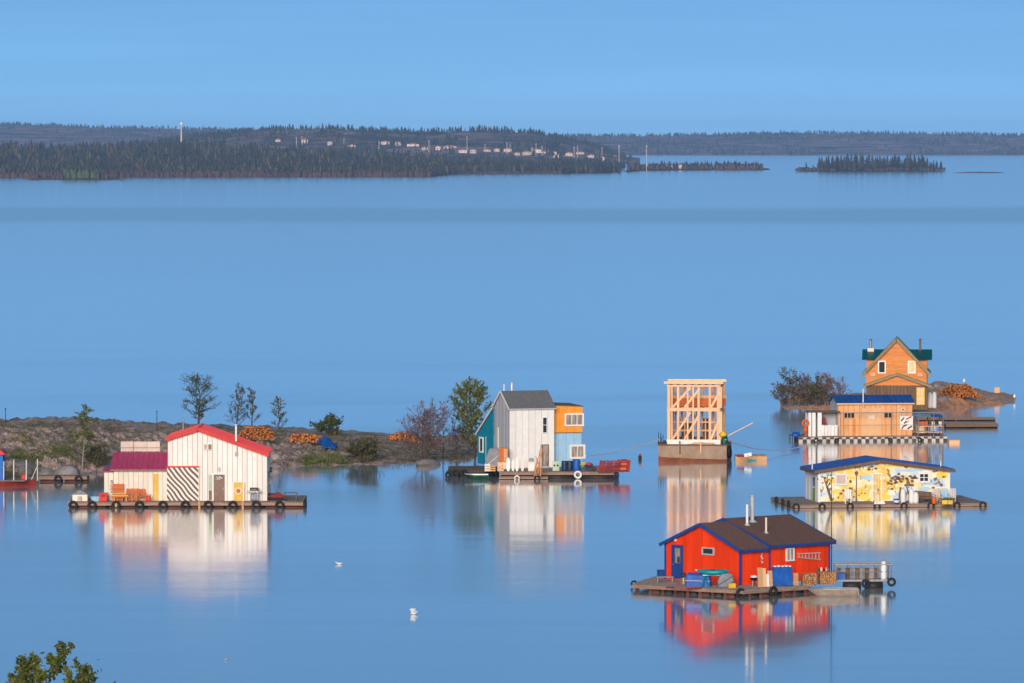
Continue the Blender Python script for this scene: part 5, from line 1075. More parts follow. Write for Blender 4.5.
for y in (0, dF):
    MB().box(fx0 - .1, fx1 + .1, y - .1, y + .1, 0, .46).build('sill_wall', WTRIM if y == 0 else OLDWOOD, fr)
    for a, b in (((fx0, zm0), (fx1, zm1)),): MB().box(fx0 - .02, fx1 + .02, y - .13, y + .13, zm0, zm1).build('mid_beam', LUMBER, fr)
    MB().box(fx0 - .35, fx1 + .35, y - .16, y + .16, zt3 - .05, zt3 + .17).build('top_plate', LUMBER, fr); MB().box(fx0, fx1, y - .1, y + .1, zt3 - .32, zt3 - .16).build('header', LUMBER, fr)
    for k, q in enumerate((668.2, 671.2, 677.4, 687, 692.5, 698, 709.3, 717.5, 720)):
        w_ = .30 if k in (0, 8) else (.22 if k in (2, 5, 6, 7) else .14)
        post(X3(q), y, .464, zm0 - .003, w_); post(X3(q), y, zm1 + .003, zt3 - .324, w_)
for x in (fx0, fx1):
    for z in ((zm0 + zm1) / 2, zt3 - .2): MB().box(x - .09, x + .09, .14, dF - .14, z - .13, z + .13).build('side_beam', LUMBER, fr)
    for k in range(1, 6):
        y = dF * k / 6; post(x, y, 0, zm0 - .003, .12); post(x, y, zm1 + .003, zt3 - .335, .12)
for q0, q1 in ((672, 690), (684, 699), (710.5, 719)):                 # braces rising to the right, both storeys
    for z0, z1 in ((zm1 + .05, zt3 - .36), (.5, zm0 - .05)):
        g = min(1.0, (X3(q1) - X3(q0)) / 1.75); MB().beam((X3(q0), -.14, z0), (X3(q1), -.14, z0 + (z1 - z0) * (.55 + .45 * g)), .06, .20).build('brace', LUMBER, fr)
for q0, q1 in ((671, 681), (685, 705)): MB().beam((X3(q0), dF + .14, zm0 - .1), (X3(q1), dF + .14, .5), .06, .20).build('brace', LUMBER, fr)
MB().box(fx0 - .12, fx1 + .45, 2.6, 2.75, Z3(405.8, 3.6) - BZ, Z3(395.5, 3.6) - BZ).build('loft_board', OWOOD, fr); MB().box(fx0 - .2, fx1 + .5, 2.45, 2.6, Z3(397.6, 3.6) - BZ, Z3(394.3, 3.6) - BZ).build('loft_beam', LUMBER, fr)
for k in range(7): x = fx0 + .3 + k * (fx1 - fx0 - .6) / 6; MB().box(x - .05, x + .05, .2, dF - .2, zm0 - .02, zm1 - .06).build('floor_joist', LUMBER, fr)
for k in range(8): x = fx0 + .1 + k * (fx1 - fx0 - .2) / 7; MB().box(x - .04, x + .04, .2, dF - .2, zt3 - .33, zt3 - .06).build('roof_joist', LUMBER, fr)
for k, q in enumerate((670, 675, 682, 690, 695, 703, 712, 716)): post(X3(q), dF * .55, 0, zt3 - .34, .12)
for z in (zm0 + .1, zt3 - .6, 1.1, 1.9, zm1 + .8): MB().box(fx0 + .1, fx1 - .1, dF * .55 - .2, dF * .55 - .07, z, z + .16).build('inner_beam', LUMBER, fr)
MB().box(X3(700), X3(706), 3.6, 3.68, 0, 2.3).build('interior_panel', OLDWOOD, fr); MB().box(X3(678), X3(688), 4.2, 4.3, .3, 1.9).build('interior_panel', OLDWOOD, fr)
def D3(x, y): return O3 + Matrix.Rotation(R3, 3, 'Z') @ Vector((x, y, BZ))
t = thing('rebar_posts', 'thin dark upright bars at the left corner of the steel barge', 'bars', D3(X3(660), .5), R3)
for i, (x, h_) in enumerate(((-.2, 1.2), (0, 1.1), (.22, .9), (.05, .7))): MB().tube((x, .1 * i, 0), (x + .02, .1 * i, h_), .035, .03, 6).build('bar', PONT, t)
MB().box(-.25, .6, .0, .5, 0, .22).build('base_block', PONT, t)
t = thing('tarp_heap', 'green and yellow tarpaulin heap at the right corner of the steel barge', 'tarpaulin', D3(hx - .25, .7), R3); MB().lathe([(.35, -.1), (.42, .3), (.30, .75), (.12, 1.0), (0, 1.05)], n=9, sx=.9, sy=1.3).build('green_cover', GREENP, t, True); MB().lathe([(.25, .75), (.36, .95), (.26, 1.2), (0, 1.28)], (-.12, -.1, .0), 8, 1.1, .8).build('yellow_cover', YELL2, t, True)
t = thing('lumber_pile', 'pale lumber offcuts lying on the front of the steel barge', 'lumber', D3(.7, .35), R3)
for i in range(6): MB().beam((-1.2 + .25 * i, .02 * i, .05 + .07 * (i % 3)), (.9 + .1 * i, .1 - .05 * i, .05 + .07 * (i % 3)), .12, .05).build('board', LUMBER if i % 2 else PLY, t)
t = thing('boom_pole', 'long wooden boom slanting out from the right side of the steel barge', 'pole', D3(hx - .1, 1.2)); MB().beam((0, 0, .75), (2.55, .4, 2.05), .07, .07).build('pole', LUMBER, t); MB().box(-.15, .1, -.1, .1, 0, .8).build('mount', OLDWOOD, t)
t = thing('timber_raft', 'small orange timber raft moored right of the steel barge', 'raft', W(735.5, 461)); L3 = 31.5 / S3
for i in range(3): MB().box(0, L3, .02 + .9 * i, .55 + .9 * i, -.1, .42).build('float_timber', PLY, t)
for i in range(10): MB().box(i * L3 / 10 + .01, (i + 1) * L3 / 10 - .01, -.03, 2.5, .424, .50).build('deck_plank', PLY, t)
MB().box(1.1, 2.0, -.03, -.003, .0, .16).build('teal_strip', TURQ, t)
t = thing('cool_box', 'white box lying tilted on the timber raft', 'box', W(748, 457, .5)); MB().add([(-.35, -.2, .0), (.35, -.2, .12), (.35, .25, .12), (-.35, .25, 0), (-.4, -.2, .3), (.3, -.2, .45), (.3, .25, .45), (-.4, .25, .3)], [(0, 1, 5, 4), (1, 2, 6, 5), (2, 3, 7, 6), (3, 0, 4, 7), (4, 5, 6, 7), (0, 3, 2, 1)]).build('box', WTRIM, t); MB().box(-.1, .1, -.24, -.21, .12, .2).build('latch', GREY, t)
t = thing('red_sack', 'dark red sack on the left of the timber raft', 'sack', W(741, 457, .5)); MB().lathe([(.25, 0), (.34, .1), (.22, .24), (0, .27)], n=10, sx=1.3).build('sack', REDCR, t, True); MB().torus((.1, 0, .24), (0, 0, 1), .06, .02, 8, 5).build('tie', ROPE, t)
ra = D3(hx - .1, .2) + Vector((0, 0, .5)); rope('pale mooring rope from the steel barge to the checkered barge', ra, W(806, 449.5) + Vector((0, 0, .4)), .7)
rope('pale mooring rope from the tall white house to the steel barge', hb + Vector((7.0, 2.2, 1.0)), D3(-hx, .3) + Vector((0, 0, .45)), .25)

# ================================================================== peach cabin on the black and white barge
PC = 442.5; O4 = W(799, PC); S4 = F / O4.y; K4 = H / O4.y; R4 = math.radians(7)
def M4(x, y, z=0.0): return O4 + Matrix.Rotation(R4, 3, 'Z') @ Vector((x, y, z))
def X4(px): return (px - 799) / S4 / math.cos(R4)
def Z4(py, y=0.0): return (PC - py) / S4 - y * K4
def L4(px, y): return ((px - 799) / S4 + y * math.sin(R4) + y * (px - 512) / F * 0) / math.cos(R4)
ZB4 = .55; LB = X4(949)
t = thing('float_barge', 'long barge edged with white float blocks and dark blocks for their shaded gaps', 'barge', O4, R4)
FBW = mk('worn_white_float', (.62, .57, .52), (.44, .39, .35), 5, rough=.7, rnd=.12); FBGAP = mk('dark_float_gap', (.10, .075, .065), (.05, .04, .036), 5, rough=.7, rnd=.25)  # dark blocks stand in for the shaded gaps between white floats
nb = 38; bw = LB / nb
blk = [MB().box(0, bw - .02, 0, .5, -.12, .30).mesh('block') for _ in (0, 1)]; blk[0].materials.append(FBW); blk[1].materials.append(FBGAP)
cap_ = [MB().box(0, bw - .02, 0, .4, .304, .50).mesh('block') for _ in (0, 1)]; cap_[0].materials.append(FBW); cap_[1].materials.append(FBGAP)
for i in range(nb):
    place('float_gap_block', blk[i % 2], t, (i * bw, 0, 0)); place('rim_block', cap_[(i + 1) % 2], t, (i * bw, .03, 0))
for i in range(8): y = .5 + i * .65; MB().box(.0, .5, y, y + .6, -.12, .46).build('float_gap_block', PONT if i % 2 else WTRIM, t)
for i in range(10): a = i * .62; MB().box(-.05, LB + .05, .02 + a, .60 + a, .504, .55).build('deck_plank', DECK, t)
MB().box(.1, LB - .1, 5.8, 6.2, -.12, .5).build('rear_float', PONT, t)
for i, q in enumerate((816, 837, 891, 921)): tyre(M4(X4(q), -.08, .2), R4, f'black tyre on the front of the black and white barge, {ORD[i]} from the left', 'tyres on the black and white barge', .62)
tyre(M4(-.15, .7, .25), R4 + math.pi / 2, 'large dark tyre at the left end of the black and white barge', None, 1.0)
yc = 1.7; h4 = thing('peach_cabin', 'peach boarded cabin with blue roof on the black and white barge', 'cabin', M4(0, yc, ZB4), R4)
def C4(px): return L4(px, yc)
def H4(py): return Z4(py, yc) - ZB4
cx0, cx1 = C4(839.5), C4(914.5); ce, cr, dc = H4(403.2), 0, 4.2; cr = H4(395.6) - dc / 2 * K4 + .08
siding(h4, PEACH, cx0, cx1, 0, lambda x: ce, 0, .55)
for i in range(8): MB().box(cx0 - .02 * (i % 2) - .05, cx0 - .003, .05 + i * dc / 8, .05 + (i + 1) * dc / 8 - .012, 0, ce).build('side_board', GREYPAINT_SHADE, h4)
MB().box(cx1 - .05, cx1, .06, dc, 0, ce).build('right_wall', PEACH, h4); MB().box(cx0, cx1, dc, dc + .06, 0, ce).build('rear_wall', PEACH, h4)
for x in (cx0 - .03, cx1 - .03): MB().add([(x, 0, ce), (x, dc, ce), (x, dc / 2, cr - .1), (x + .04, 0, ce), (x + .04, dc, ce), (x + .04, dc / 2, cr - .1)], [(0, 2, 1), (3, 4, 5), (0, 3, 5, 2), (2, 5, 4, 1)]).build('gable', GREYPAINT_SHADE, h4)
for y0, n_ in ((-.3, 14), (dc + .3, 14)): roof_plane(h4, BLUEROOF, (cx0 - .25, y0, ce + .02), (cx1 + .2, y0, ce + .02), (cx1 + .2, dc / 2, cr), (cx0 - .25, dc / 2, cr), .07, n_)
MB().box(cx0 - .22, cx1 + .18, -.34, -.305, ce - .14, ce).build('fascia', PEACHL, h4)
MB().box(C4(863), C4(883), -.12, -.055, .0, H4(408.5)).build('pale_panel', PEACHL, h4)
d_ = MB().box(C4(870), C4(876), -.15, -.124, H4(419), H4(415.5)).build('number_plate', CREAM, h4)
for a, b, n_ in ((845.5, 855.5, 2), (886, 894, 1)): window(h4, C4(a), C4(b), H4(418), H4(413.3), -.03, .05, PEACHL, GLASSM, n_)
MB().torus((C4(905), -.05, H4(410)), (0, 1, 0), .14, .05, 14, 6).build('round_vent', WTRIM, h4); MB().tube((C4(905), -.04, H4(410)), (C4(905), -.06, H4(410)), .13, .13, 12).build('vent_pane', GLASSM, h4)
MB().box(C4(854), C4(857), -.09, -.055, .05, H4(419)).build('post_trim', CEDAR, h4)
chimney(h4, C4(864.5), -.1, ce - .3, H4(389), .06, WTRIM, False, 'vent_pipe')
ar = MB().box(C4(902), C4(915), -.12, -.055, H4(430.5), H4(416.5)).build('painted_panel', WTRIM, h4)
for a, b, c0, c1, m_ in ((903, 906, 418, 421.5, GREENP), (906, 908.5, 421.5, 424, PONT), (908, 913.5, 417, 420, REDP), (905, 909, 425, 427, PONT), (909.5, 914, 426.5, 429.5, PONT), (903.5, 905.5, 426.5, 430, REDP), (908.5, 911, 421, 423.5, PEACH)): MB().beam((C4(a), -.135, H4(c1)), (C4(b), -.135, H4(c0)), .02, .14, (0, 0, 1)).build('painted_mark', m_, ar)
# open railing frame along the front
t = thing('rail_frame', 'thin blue-grey railing frame along the front of the peach cabin', 'railing', M4(0, .25, ZB4), R4)
zt4 = Z4(413, .3) - ZB4
for q in (841, 892.5, 920, 935, 945): MB().tube((L4(q, .3), 0, 0), (L4(q, .3), 0, zt4), .04, .04, 7).build('post', GREY, t)
MB().tube((L4(841, .3), 0, zt4), (L4(945, .3), 0, zt4), .045, .045, 7).build('top_rail', GREY, t); MB().tube((L4(841, .3), 0, 1.15), (L4(945, .3), 0, 1.15), .022, .022, 6).build('mid_rail', GREY, t)
# white shelter and clutter at the left end
t = thing('white_shelter', 'white boarded shelter at the left end of the black and white barge', 'shelter', M4(0, 1.0, ZB4), R4)
for q, w_ in ((810.5, .3), (814.5, .35), (820.3, .42)): MB().box(L4(q, 1) - w_ / 2, L4(q, 1) + w_ / 2, 0, .08, 0, Z4(412.5, 1) - ZB4).build('upright_board', WTRIM, t)
MB().box(L4(809, 1), L4(841, 1), -.1, 1.9, Z4(412.5, 1) - ZB4 + .004, Z4(411.3, 1) - ZB4).build('roof', OLDWOOD, t)
for i in range(5): a = L4(822, 1) + i * .34; MB().box(a, a + .31, .02, .07, .05, 1.15 - .05 * (i % 2)).build('railing_board', WTRIM, t)
MB().box(L4(809, 1), L4(840, 1), 1.75, 1.82, 0, Z4(412.5, 1) - ZB4).build('back_board', GREYPAINT_SHADE, t)
t = thing('hanging_coat', 'dark red coat hanging inside the white shelter', 'coat', M4(L4(825, 1.6), 1.6, ZB4 + 1.2), R4); MB().prism([(-.24, 0), (.24, 0), (.2, .55), (.08, .72), (-.08, .72), (-.2, .55)], 0, .12).build('coat', REDCR, t, bevel=.04); MB().tube((0, .06, .72), (0, .06, .85), .02, .02, 5).build('hanger', GREY, t)
t = thing('life_ring', 'orange life ring and float hung left of the white shelter', 'life ring', M4(L4(806, .9), .9, ZB4), R4); MB().torus((0, 0, 1.35), (0, 1, 0), .30, .10, 18, 8).build('ring', ORP, t, True); MB().lathe([(0, .2), (.2, .3), (.22, .7), (.14, .98), (0, 1.0)], n=10).build('float_bag', ORP, t, True); MB().tube((0, .12, 0), (0, .12, 1.9), .04, .04, 6).build('post', GREY, t)
t = thing('blue_bundle', 'blue tarpaulin bundle with sticks at the far left of the barge', 'bundle', M4(L4(796, .6), .6, ZB4), R4); MB().lathe([(.35, 0), (.42, .2), (.25, .45), (0, .52)], n=9, sx=1.2).build('cover', BLUETARP, t, True)
for i in range(4): MB().tube((-.3 + .2 * i, 0, .1), (-.45 + .3 * i, .1, .95 - .12 * (i % 2)), .025, .02, 5).build('stick', NAVY, t)
# covered shelves at the right end
t = thing('shelf_rack', 'open rack with blue canopy and red goods at the right end of the barge', 'rack', M4(L4(919, .7), .7, ZB4), R4); Lr = 25.5 / S4
for x in (0, Lr / 2, Lr): MB().box(x - .05, x + .05, -.05, .05, 0, 1.9).box(x - .05, x + .05, 1.2, 1.3, 0, 1.9).build('post', OLDWOOD, t)
for z in (.35, .95): MB().box(-.1, Lr + .1, -.1, 1.3, z, z + .07).build('shelf', PEACHL, t)
MB().quadslab([(Lr * .55, -.2, 1.95), (Lr + .1, -.2, 1.95), (Lr + .05, 1.4, 2.12), (Lr * .6, 1.4, 2.12)], .06).build('canopy', BLUEROOF, t); MB().box(-.1, Lr * .56, -.1, 1.3, 1.905, 1.94).build('top_shelf', GREY, t)
for i in range(7): a = .08 + i * Lr / 7; crate(f'small {"red" if i < 3 else "dark"} crate on the open rack of the barge, {ORD[i]} from the left', M4(L4(919, .7) + a + .13, 1.0, ZB4 + 1.024), .28, .45, .42, ORP if i < 3 else PONT if i % 2 else CREAM, R4, 3, 'crates on the open rack')
t = thing('float_raft', 'small pinkish raft at the right end of the black and white barge', 'raft', W(948.5, 443.8)); MB().box(.05, 1.15, 0, 1.4, -.1, .34).build('float', PEACHL, t, bevel=.05); 
for i in range(4): MB().box(.02 + i * .29, .28 + i * .29, -.02, 1.42, .344, .40).build('plank', PEACHL, t)
# long grey dock reaching from the islet
dock('long grey dock between the black and white barge and the islet', W(946, 428.5), math.radians(9), 0, 54 / (F / W(946, 428.5).y), 0, 1.8, .5, fm=OLDWOOD, lm=PONT, beam=.3, dm=DECK)
dock('second grey dock slanting back from the islet shore', W(918, 421), math.radians(3), 0, 8.5, 0, 1.4, .35, fm=OLDWOOD, lm=PONT, beam=.2)

# ================================================================== orange house on the islet
O5 = W(897, 409.5, .8); S5 = F / O5.y; K5 = H / O5.y
def X5(px): return (px - 897) / S5
def Z5(py, y=0.0): return (409.5 - py) / S5 - y * K5
h5 = thing('orange_house', 'orange cedar house with green cross-gable roof on the rock islet', 'house', O5, math.radians(-4.5))
# lower front block with its own low gable
px0, px1 = X5(866.5), X5(927.5); le, lp = Z5(385), Z5(375.2)
def low_top(x): return le + (lp - le) * (1 - abs(x - (px0 + px1) / 2) / ((px1 - px0) / 2))
zc = Z5(385.5); siding(h5, OLDWOOD, px0, px1, 0, lambda x: zc, 0, .38, skip=((X5(916.5), X5(924.5), Z5(405), Z5(387)),))
for i in range(6):
    z0 = zc + .01 + i * (lp - zc) / 6; z1 = zc + (i + 1) * (lp - zc) / 6
    hw = lambda z: (px1 - px0) / 2 * max(0.02, min(1, (lp - z) / (lp - le))); MB().prism([(-hw(z0) + (px0 + px1) / 2, z0), (hw(z0) + (px0 + px1) / 2, z0), (hw(z1) + (px0 + px1) / 2, z1), (-hw(z1) + (px0 + px1) / 2, z1)], -.03 if i % 2 else -.01, .05).build('gable_board', CEDAR, h5)
for x in (px0, px1 - .06): MB().box(x, x + .06, .06, 3.4, 0, le).build('porch_side', OLDWOOD, h5)
xm = (px0 + px1) / 2
for s_ in (-1, 1):
    roof_plane(h5, GREENROOF, (xm + s_ * ((px1 - px0) / 2 + .35), -.35, le - .1), (xm + s_ * ((px1 - px0) / 2 + .35), 3.4, le - .1), (xm, 3.4, lp + .12), (xm, -.35, lp + .12), .08, 7)
    MB().beam((xm + s_ * ((px1 - px0) / 2 + .42), -.42, le - .16), (xm, -.42, lp + .10), .08, .26).build('barge_board', TRIMTAN, h5)
window(h5, X5(917.3), X5(923.7), Z5(404), Z5(388), -.03, .10, YELLOW, PANEY, 0, 1)
# tall front gable
gx0, gx1 = X5(865.5), X5(926.5); y5 = 3.4; ge, gp = Z5(371.0, y5), Z5(339.2, y5); xg = (gx0 + gx1) / 2
nB = 20
for i in range(nB):
    z0 = le - .3 + (gp - le + .3) * i / nB; z1 = le - .3 + (gp - le + .3) * (i + 1) / nB - .008; hw = lambda z: (gx1 - gx0) / 2 * max(.01, min(1, (gp - z) / (gp - ge)))
    MB().prism([(xg - hw(z0), z0), (xg + hw(z0), z0), (xg + hw(z1), z1), (xg - hw(z1), z1)], y5 - .02 * (i % 2), y5 + .05).build('cedar_board', CEDAR, h5)
dg = 7.5
for x in (gx0, gx1 - .06): MB().box(x, x + .06, y5 + .06, y5 + dg, 0, ge).build('side_wall', CEDAR, h5)
for s_ in (-1, 1):
    k_ = (gp - ge) / ((gx1 - gx0) / 2); ex = (gx1 - gx0) / 2 + .42
    roof_plane(h5, GREENROOF, (xg + s_ * ex, y5 - .4, ge - .42 * k_ + .12), (xg + s_ * ex, y5 + dg, ge - .42 * k_ + .12), (xg, y5 + dg, gp + .14), (xg, y5 - .4, gp + .14), .09, 12)
    MB().beam((xg + s_ * (ex + .03), y5 - .46, ge - .42 * k_ + .0), (xg, y5 - .46, gp + .06), .08, .30).build('barge_board', TRIMTAN, h5)
for a in (878.6, 908.6): window(h5, X5(a), X5(a + 5.6), Z5(372, y5), Z5(361.5, y5), y5 - .03, .13, WTRIM, GLASSM if a < 900 else PANEY, 0, 0)
for a in (870.8, 918.2): window(h5, X5(a), X5(a + 3.2), Z5(375.6, y5), Z5(373, y5), y5 - .03, .06, PEACHL, PANEW, 0, 0)
# cross wing behind with the long green roof
cx0, cx1 = X5(862.5), X5(930); yc5 = y5 + 2.0; wc, rc, dd = Z5(358.5, yc5), Z5(348.3, yc5 + 3.0), 6.0
MB().box(cx0 + .35, cx1 - .35, yc5, yc5 + dd, 0, wc - .12).build('cross_wing', CEDAR, h5)
for x0, x1 in ((cx0 - .15, gx0 + 2.2), (gx1 - 2.2, cx1 + .15)):
    roof_plane(h5, GREENROOF, (x0, yc5 - .4, wc), (x1, yc5 - .4, wc), (x1, yc5 + dd / 2, rc), (x0, yc5 + dd / 2, rc), .10, 5); roof_plane(h5, GREENROOF, (x0, yc5 + dd + .4, wc), (x1, yc5 + dd + .4, wc), (x1, yc5 + dd / 2, rc), (x0, yc5 + dd / 2, rc), .10, 5)
for x in (cx0 + .35, cx1 - .41): MB().add([(x, yc5, wc - .13), (x, yc5 + dd, wc - .13), (x, yc5 + dd / 2, rc - .15), (x + .06, yc5, wc - .13), (x + .06, yc5 + dd, wc - .13), (x + .06, yc5 + dd / 2, rc - .15)], [(0, 2, 1), (3, 4, 5), (0, 3, 5, 2), (2, 5, 4, 1)]).build('wing_gable', CEDAR, h5)
chimney(h5, X5(869.5), yc5 + 2.6, rc - .6, Z5(339.5, yc5 + 2.6), .14, GREY); MB().box(X5(869.5) - .35, X5(869.5) + .35, yc5 + 2.2, yc5 + 2.9, rc - .3, rc + .15).build('chimney_base', CREAM, h5)
chimney(h5, X5(919.5), yc5 + 2.6, rc - .6, Z5(339, yc5 + 2.6), .12, OLDWOOD)
t = thing('propane_tank', 'pair of white upright tanks at the right side of the orange house', 'tank', W(932, 408, .8)); 
for x in (-.25, .25): MB().lathe([(0, 0), (.24, 0), (.26, .1), (.26, 1.5), (.15, 1.75), (0, 1.8)], (x, 0, 0), 12).build('tank', WTRIM, t, True); MB().tube((x, 0, 1.78), (x, 0, 1.95), .05, .05, 6).build('valve', GREY, t)
for q, pf, hh, lb in ((964.5, 383.5, .9, 'white gull-like marker on the rock beside the orange house'), (1015, 401, .8, 'white marker post at the right tip of the islet')):
    g = on_islet(q, pf); t = thing('marker_post', lb, 'marker', g); MB().tube((0, 0, -.2), (0, 0, hh * .5), .05, .05, 6).build('post', GREY, t); MB().lathe([(0, hh * .45), (.16, hh * .5), (.16, hh * .8), (0, hh)], n=8).build('head', WTRIM, t, True)
g = on_islet(997.5, 396); t = thing('wooden_sign', 'small pinkish wooden board standing on the islet rock', 'sign', g); MB().box(-.3, .3, 0, .05, .35, 1.0).build('board', PEACHL, t)
for x in (-.2, .2): MB().box(x - .04, x + .04, .053, .1, -.2, .9).build('leg', OLDWOOD, t)

# ================================================================== house with the painted front
def mural_material():
    m = bpy.data.materials.new('yellow_blue_mural'); m.use_nodes = True; n = m.node_tree.nodes; l = m.node_tree.links; b = n['Principled BSDF']; b.inputs['Roughness'].default_value = .65
    tc = n.new('ShaderNodeTexCoord')
    def nz(sc, st, det, off):
        mp = n.new('ShaderNodeMapping'); mp.inputs['Scale'].default_value = st; mp.inputs['Location'].default_value = off; l.new(tc.outputs['Object'], mp.inputs['Vector'])
        t = n.new('ShaderNodeTexNoise'); t.inputs['Scale'].default_value = sc; t.inputs['Detail'].default_value = det; t.inputs['Distortion'].default_value = .8; l.new(mp.outputs[0], t.inputs['Vector']); return t
    a = nz(.55, (.7, 1, 1.5), 2, (3, 0, 1)); r = n.new('ShaderNodeValToRGB'); e = r.color_ramp.elements; e[0].position = .36; e[0].color = (.42, .58, .72, 1); e[1].position = .62; e[1].color = (.80, .54, .12, 1)
    for p_, c in ((.43, (.62, .72, .76, 1)), (.48, (.82, .76, .55, 1)), (.54, (.86, .66, .22, 1))): x = e.new(p_); x.color = c
    l.new(a.outputs['Fac'], r.inputs['Fac'])
    c = nz(1.7, (1.3, 1, 1), 4, (9, 2, 4)); r2 = n.new('ShaderNodeValToRGB'); r2.color_ramp.elements[0].position = .585; r2.color_ramp.elements[1].position = .62; l.new(c.outputs['Fac'], r2.inputs['Fac'])
    mx = n.new('ShaderNodeMix'); mx.data_type = 'RGBA'; l.new(r2.outputs[0], mx.inputs[0]); l.new(r.outputs[0], mx.inputs[6]); mx.inputs[7].default_value = (.27, .17, .10, 1)
    d = nz(2.6, (1, 1, 1), 3, (1, 7, 2)); r3 = n.new('ShaderNodeValToRGB'); r3.color_ramp.elements[0].position = .60; r3.color_ramp.elements[1].position = .63; l.new(d.outputs['Fac'], r3.inputs['Fac'])
    m2 = n.new('ShaderNodeMix'); m2.data_type = 'RGBA'; l.new(r3.outputs[0], m2.inputs[0]); l.new(mx.outputs[2], m2.inputs[6]); m2.inputs[7].default_value = (.84, .82, .76, 1)
    l.new(m2.outputs[2], b.inputs['Base Color']); return m
MURAL = mural_material(); MBR = mk('mural_brown', (.20, .12, .075), (.12, .07, .05), 3, rough=.65); MYE = mk('mural_yellow', (.84, .52, .04), (.8, .6, .15), 3, rough=.65); MSK = mk('mural_sky_blue', (.36, .53, .70), (.45, .6, .74), 2, rough=.65)
P6 = 508.5; O6 = W(795, P6); S6 = F / O6.y; K6 = H / O6.y; R6 = math.radians(8.5)
def M6(x, y, z=0.0): return O6 + Matrix.Rotation(R6, 3, 'Z') @ Vector((x, y, z))
ZB6 = .30
def L6(px, y): return ((px - 795) / S6 + y * math.sin(R6)) / (math.cos(R6) - math.sin(R6) * (px - 512) / F)
LX = L6(989, 0)
dock('wide plank dock under the house with the painted front', O6, R6, 0, LX, 0, 10.5, ZB6, fm=FASCIA, lm=PONT, beam=.22, dm=DECK)
for i, q in enumerate((796, 822, 850, 877, 904, 931, 957, 983)): tyre(M6(L6(q, 0), -.08, .14), R6, f'black tyre on the dock of the painted house, {ORD[i]} from the left', 'tyres on the painted house dock', .78)
for i, y in enumerate((2.2, 4.6, 7.4)): tyre(M6(-.12, y, .2), R6 + math.pi / 2, f'black tyre on the left end of the painted house dock, {ORD[i]} from the front', 'tyres on the painted house dock', .9)
yh = 3.0; h6 = thing('painted_house', 'low house with blue roof and a yellow and blue painted front', 'house', M6(0, yh, ZB6 + .01), R6)
def C6(px): return L6(px, yh)
def B6(py): return (P6 - py) / S6 - yh * K6 - ZB6
mx0, mx1 = C6(820.5), C6(952.5); xp = C6(882); me_, mp_ = B6(471.5), B6(461.8); md = 5.3
def mtop(x): return me_ + (mp_ - me_) * ((x - mx0) / (xp - mx0) if x < xp else (mx1 - x) / (mx1 - xp))
poly = [(mx0, .04), (mx1, .04), (mx1, me_), (xp, mp_), (mx0, me_)]
MB().prism(poly, 0, .08).build('painted_wall', MURAL, h6)
for i in range(8): MB().box(mx0 - .05 - .015 * (i % 2), mx0 - .002, .09 + i * md / 8, .09 + (i + 1) * md / 8 - .012, 0, me_).build('side_board', WTRIM, h6)
MB().box(mx1 - .05, mx1, .09, md, 0, me_).build('right_wall', WTRIM, h6); MB().prism(poly, md, md + .06).build('rear_wall', WTRIM, h6)
for x in (mx0 - .02, mx1 - .13): MB().box(x, x + .16, -.05, -.003, 0, me_ - .02).build('corner_trim', WTRIM, h6)
for s_, xe in ((-1, mx0 - .42), (1, mx1 + .42)):
    sl = (mp_ - me_) / (xp - mx0); ze = me_ - .42 * sl + .16
    roof_plane(h6, BLUEROOF, (xe, -.35, ze), (xe, md + .35, ze), (xp, md + .35, mp_ + .16), (xp, -.35, mp_ + .16), .09, 10)
    MB().beam((xe, -.40, ze - .14), (xp, -.40, mp_ + .02), .08, .24).build('barge_board', OLDWOOD, h6)
MB().box(mx0 - .46, mx0 - .425, -.35, md + .35, me_ - .18, me_ + .02).build('gutter', OLDWOOD, h6)
MB().box(mx0 - .10, mx0 - .068, 1.2, 1.9, 1.25, 2.0).build('side_window', GLASSM, h6); MB().box(mx0 - .10, mx0 - .068, 1.0, 2.0, .05, 1.1).build('side_art', LIME, h6)
window(h6, C6(838.5), C6(847.5), B6(484), B6(475.5), -.02, .13, WTRIM, SOLAR, 0); window(h6, C6(922.5), C6(930.5), B6(482), B6(475), -.02, .16, WTRIM, GLASSM, 1, 1)
f = MB(); a, b, c = C6(874), C6(884.5), B6(475); f.box(a, a + .08, -.12, -.03, 0, c).box(b - .10, b, -.12, -.03, 0, c).box(a, b, -.12, -.03, c + .003, c + .12); o = f.build('door', WTRIM, h6)
for k in (.28, .5, .72): x = a + (b - a) * k; MB().box(x - .018, x + .018, -.09, -.05, 0, c).build('door_bar', GREYPAINT_SHADE, o)
chimney(h6, C6(817), 1.2, me_ - .1, me_ + .95, .05, WTRIM, False, 'vent_pipe'); chimney(h6, mx1 - .3, 2.0, me_ - .1, me_ + .7, .05, WTRIM, False, 'vent_pipe')
# painted figures: bare brown tree, slim posts with birds, a leafy tree, yellow flowers, sky bands (flat print, millimetres proud)
r = random.Random(12); pa = []
def pm_(name, m, polys): 
    mb = MB()
    for pl in polys: mb.prism(pl, -.012, -.004)
    mb.build(name, m, h6)
def blob(x, z, rx, rz2, n=9): return [(x + rx * (.75 + .5 * r.random()) * math.cos(i * 6.283 / n), z + rz2 * (.75 + .5 * r.random()) * math.sin(i * 6.283 / n)) for i in range(n)]
def strip(x0, z0, x1, z1, w0, w1): return [(x0 - w0, z0), (x0 + w0, z0), (x1 + w1, z1), (x1 - w1, z1)]
x = C6(829); pm_('painted_tree', MBR, [strip(x + .4, .1, x, 1.3, .14, .09), strip(x, 1.25, x - .3, 2.1, .07, .03), strip(x, 1.2, x + .45, 2.0, .06, .02), strip(x, 1.5, x + .05, 2.35, .05, .02)] + [blob(x + r.gauss(.1, .35), 1.5 + r.random() * .9, .10, .07) for _ in range(12)])
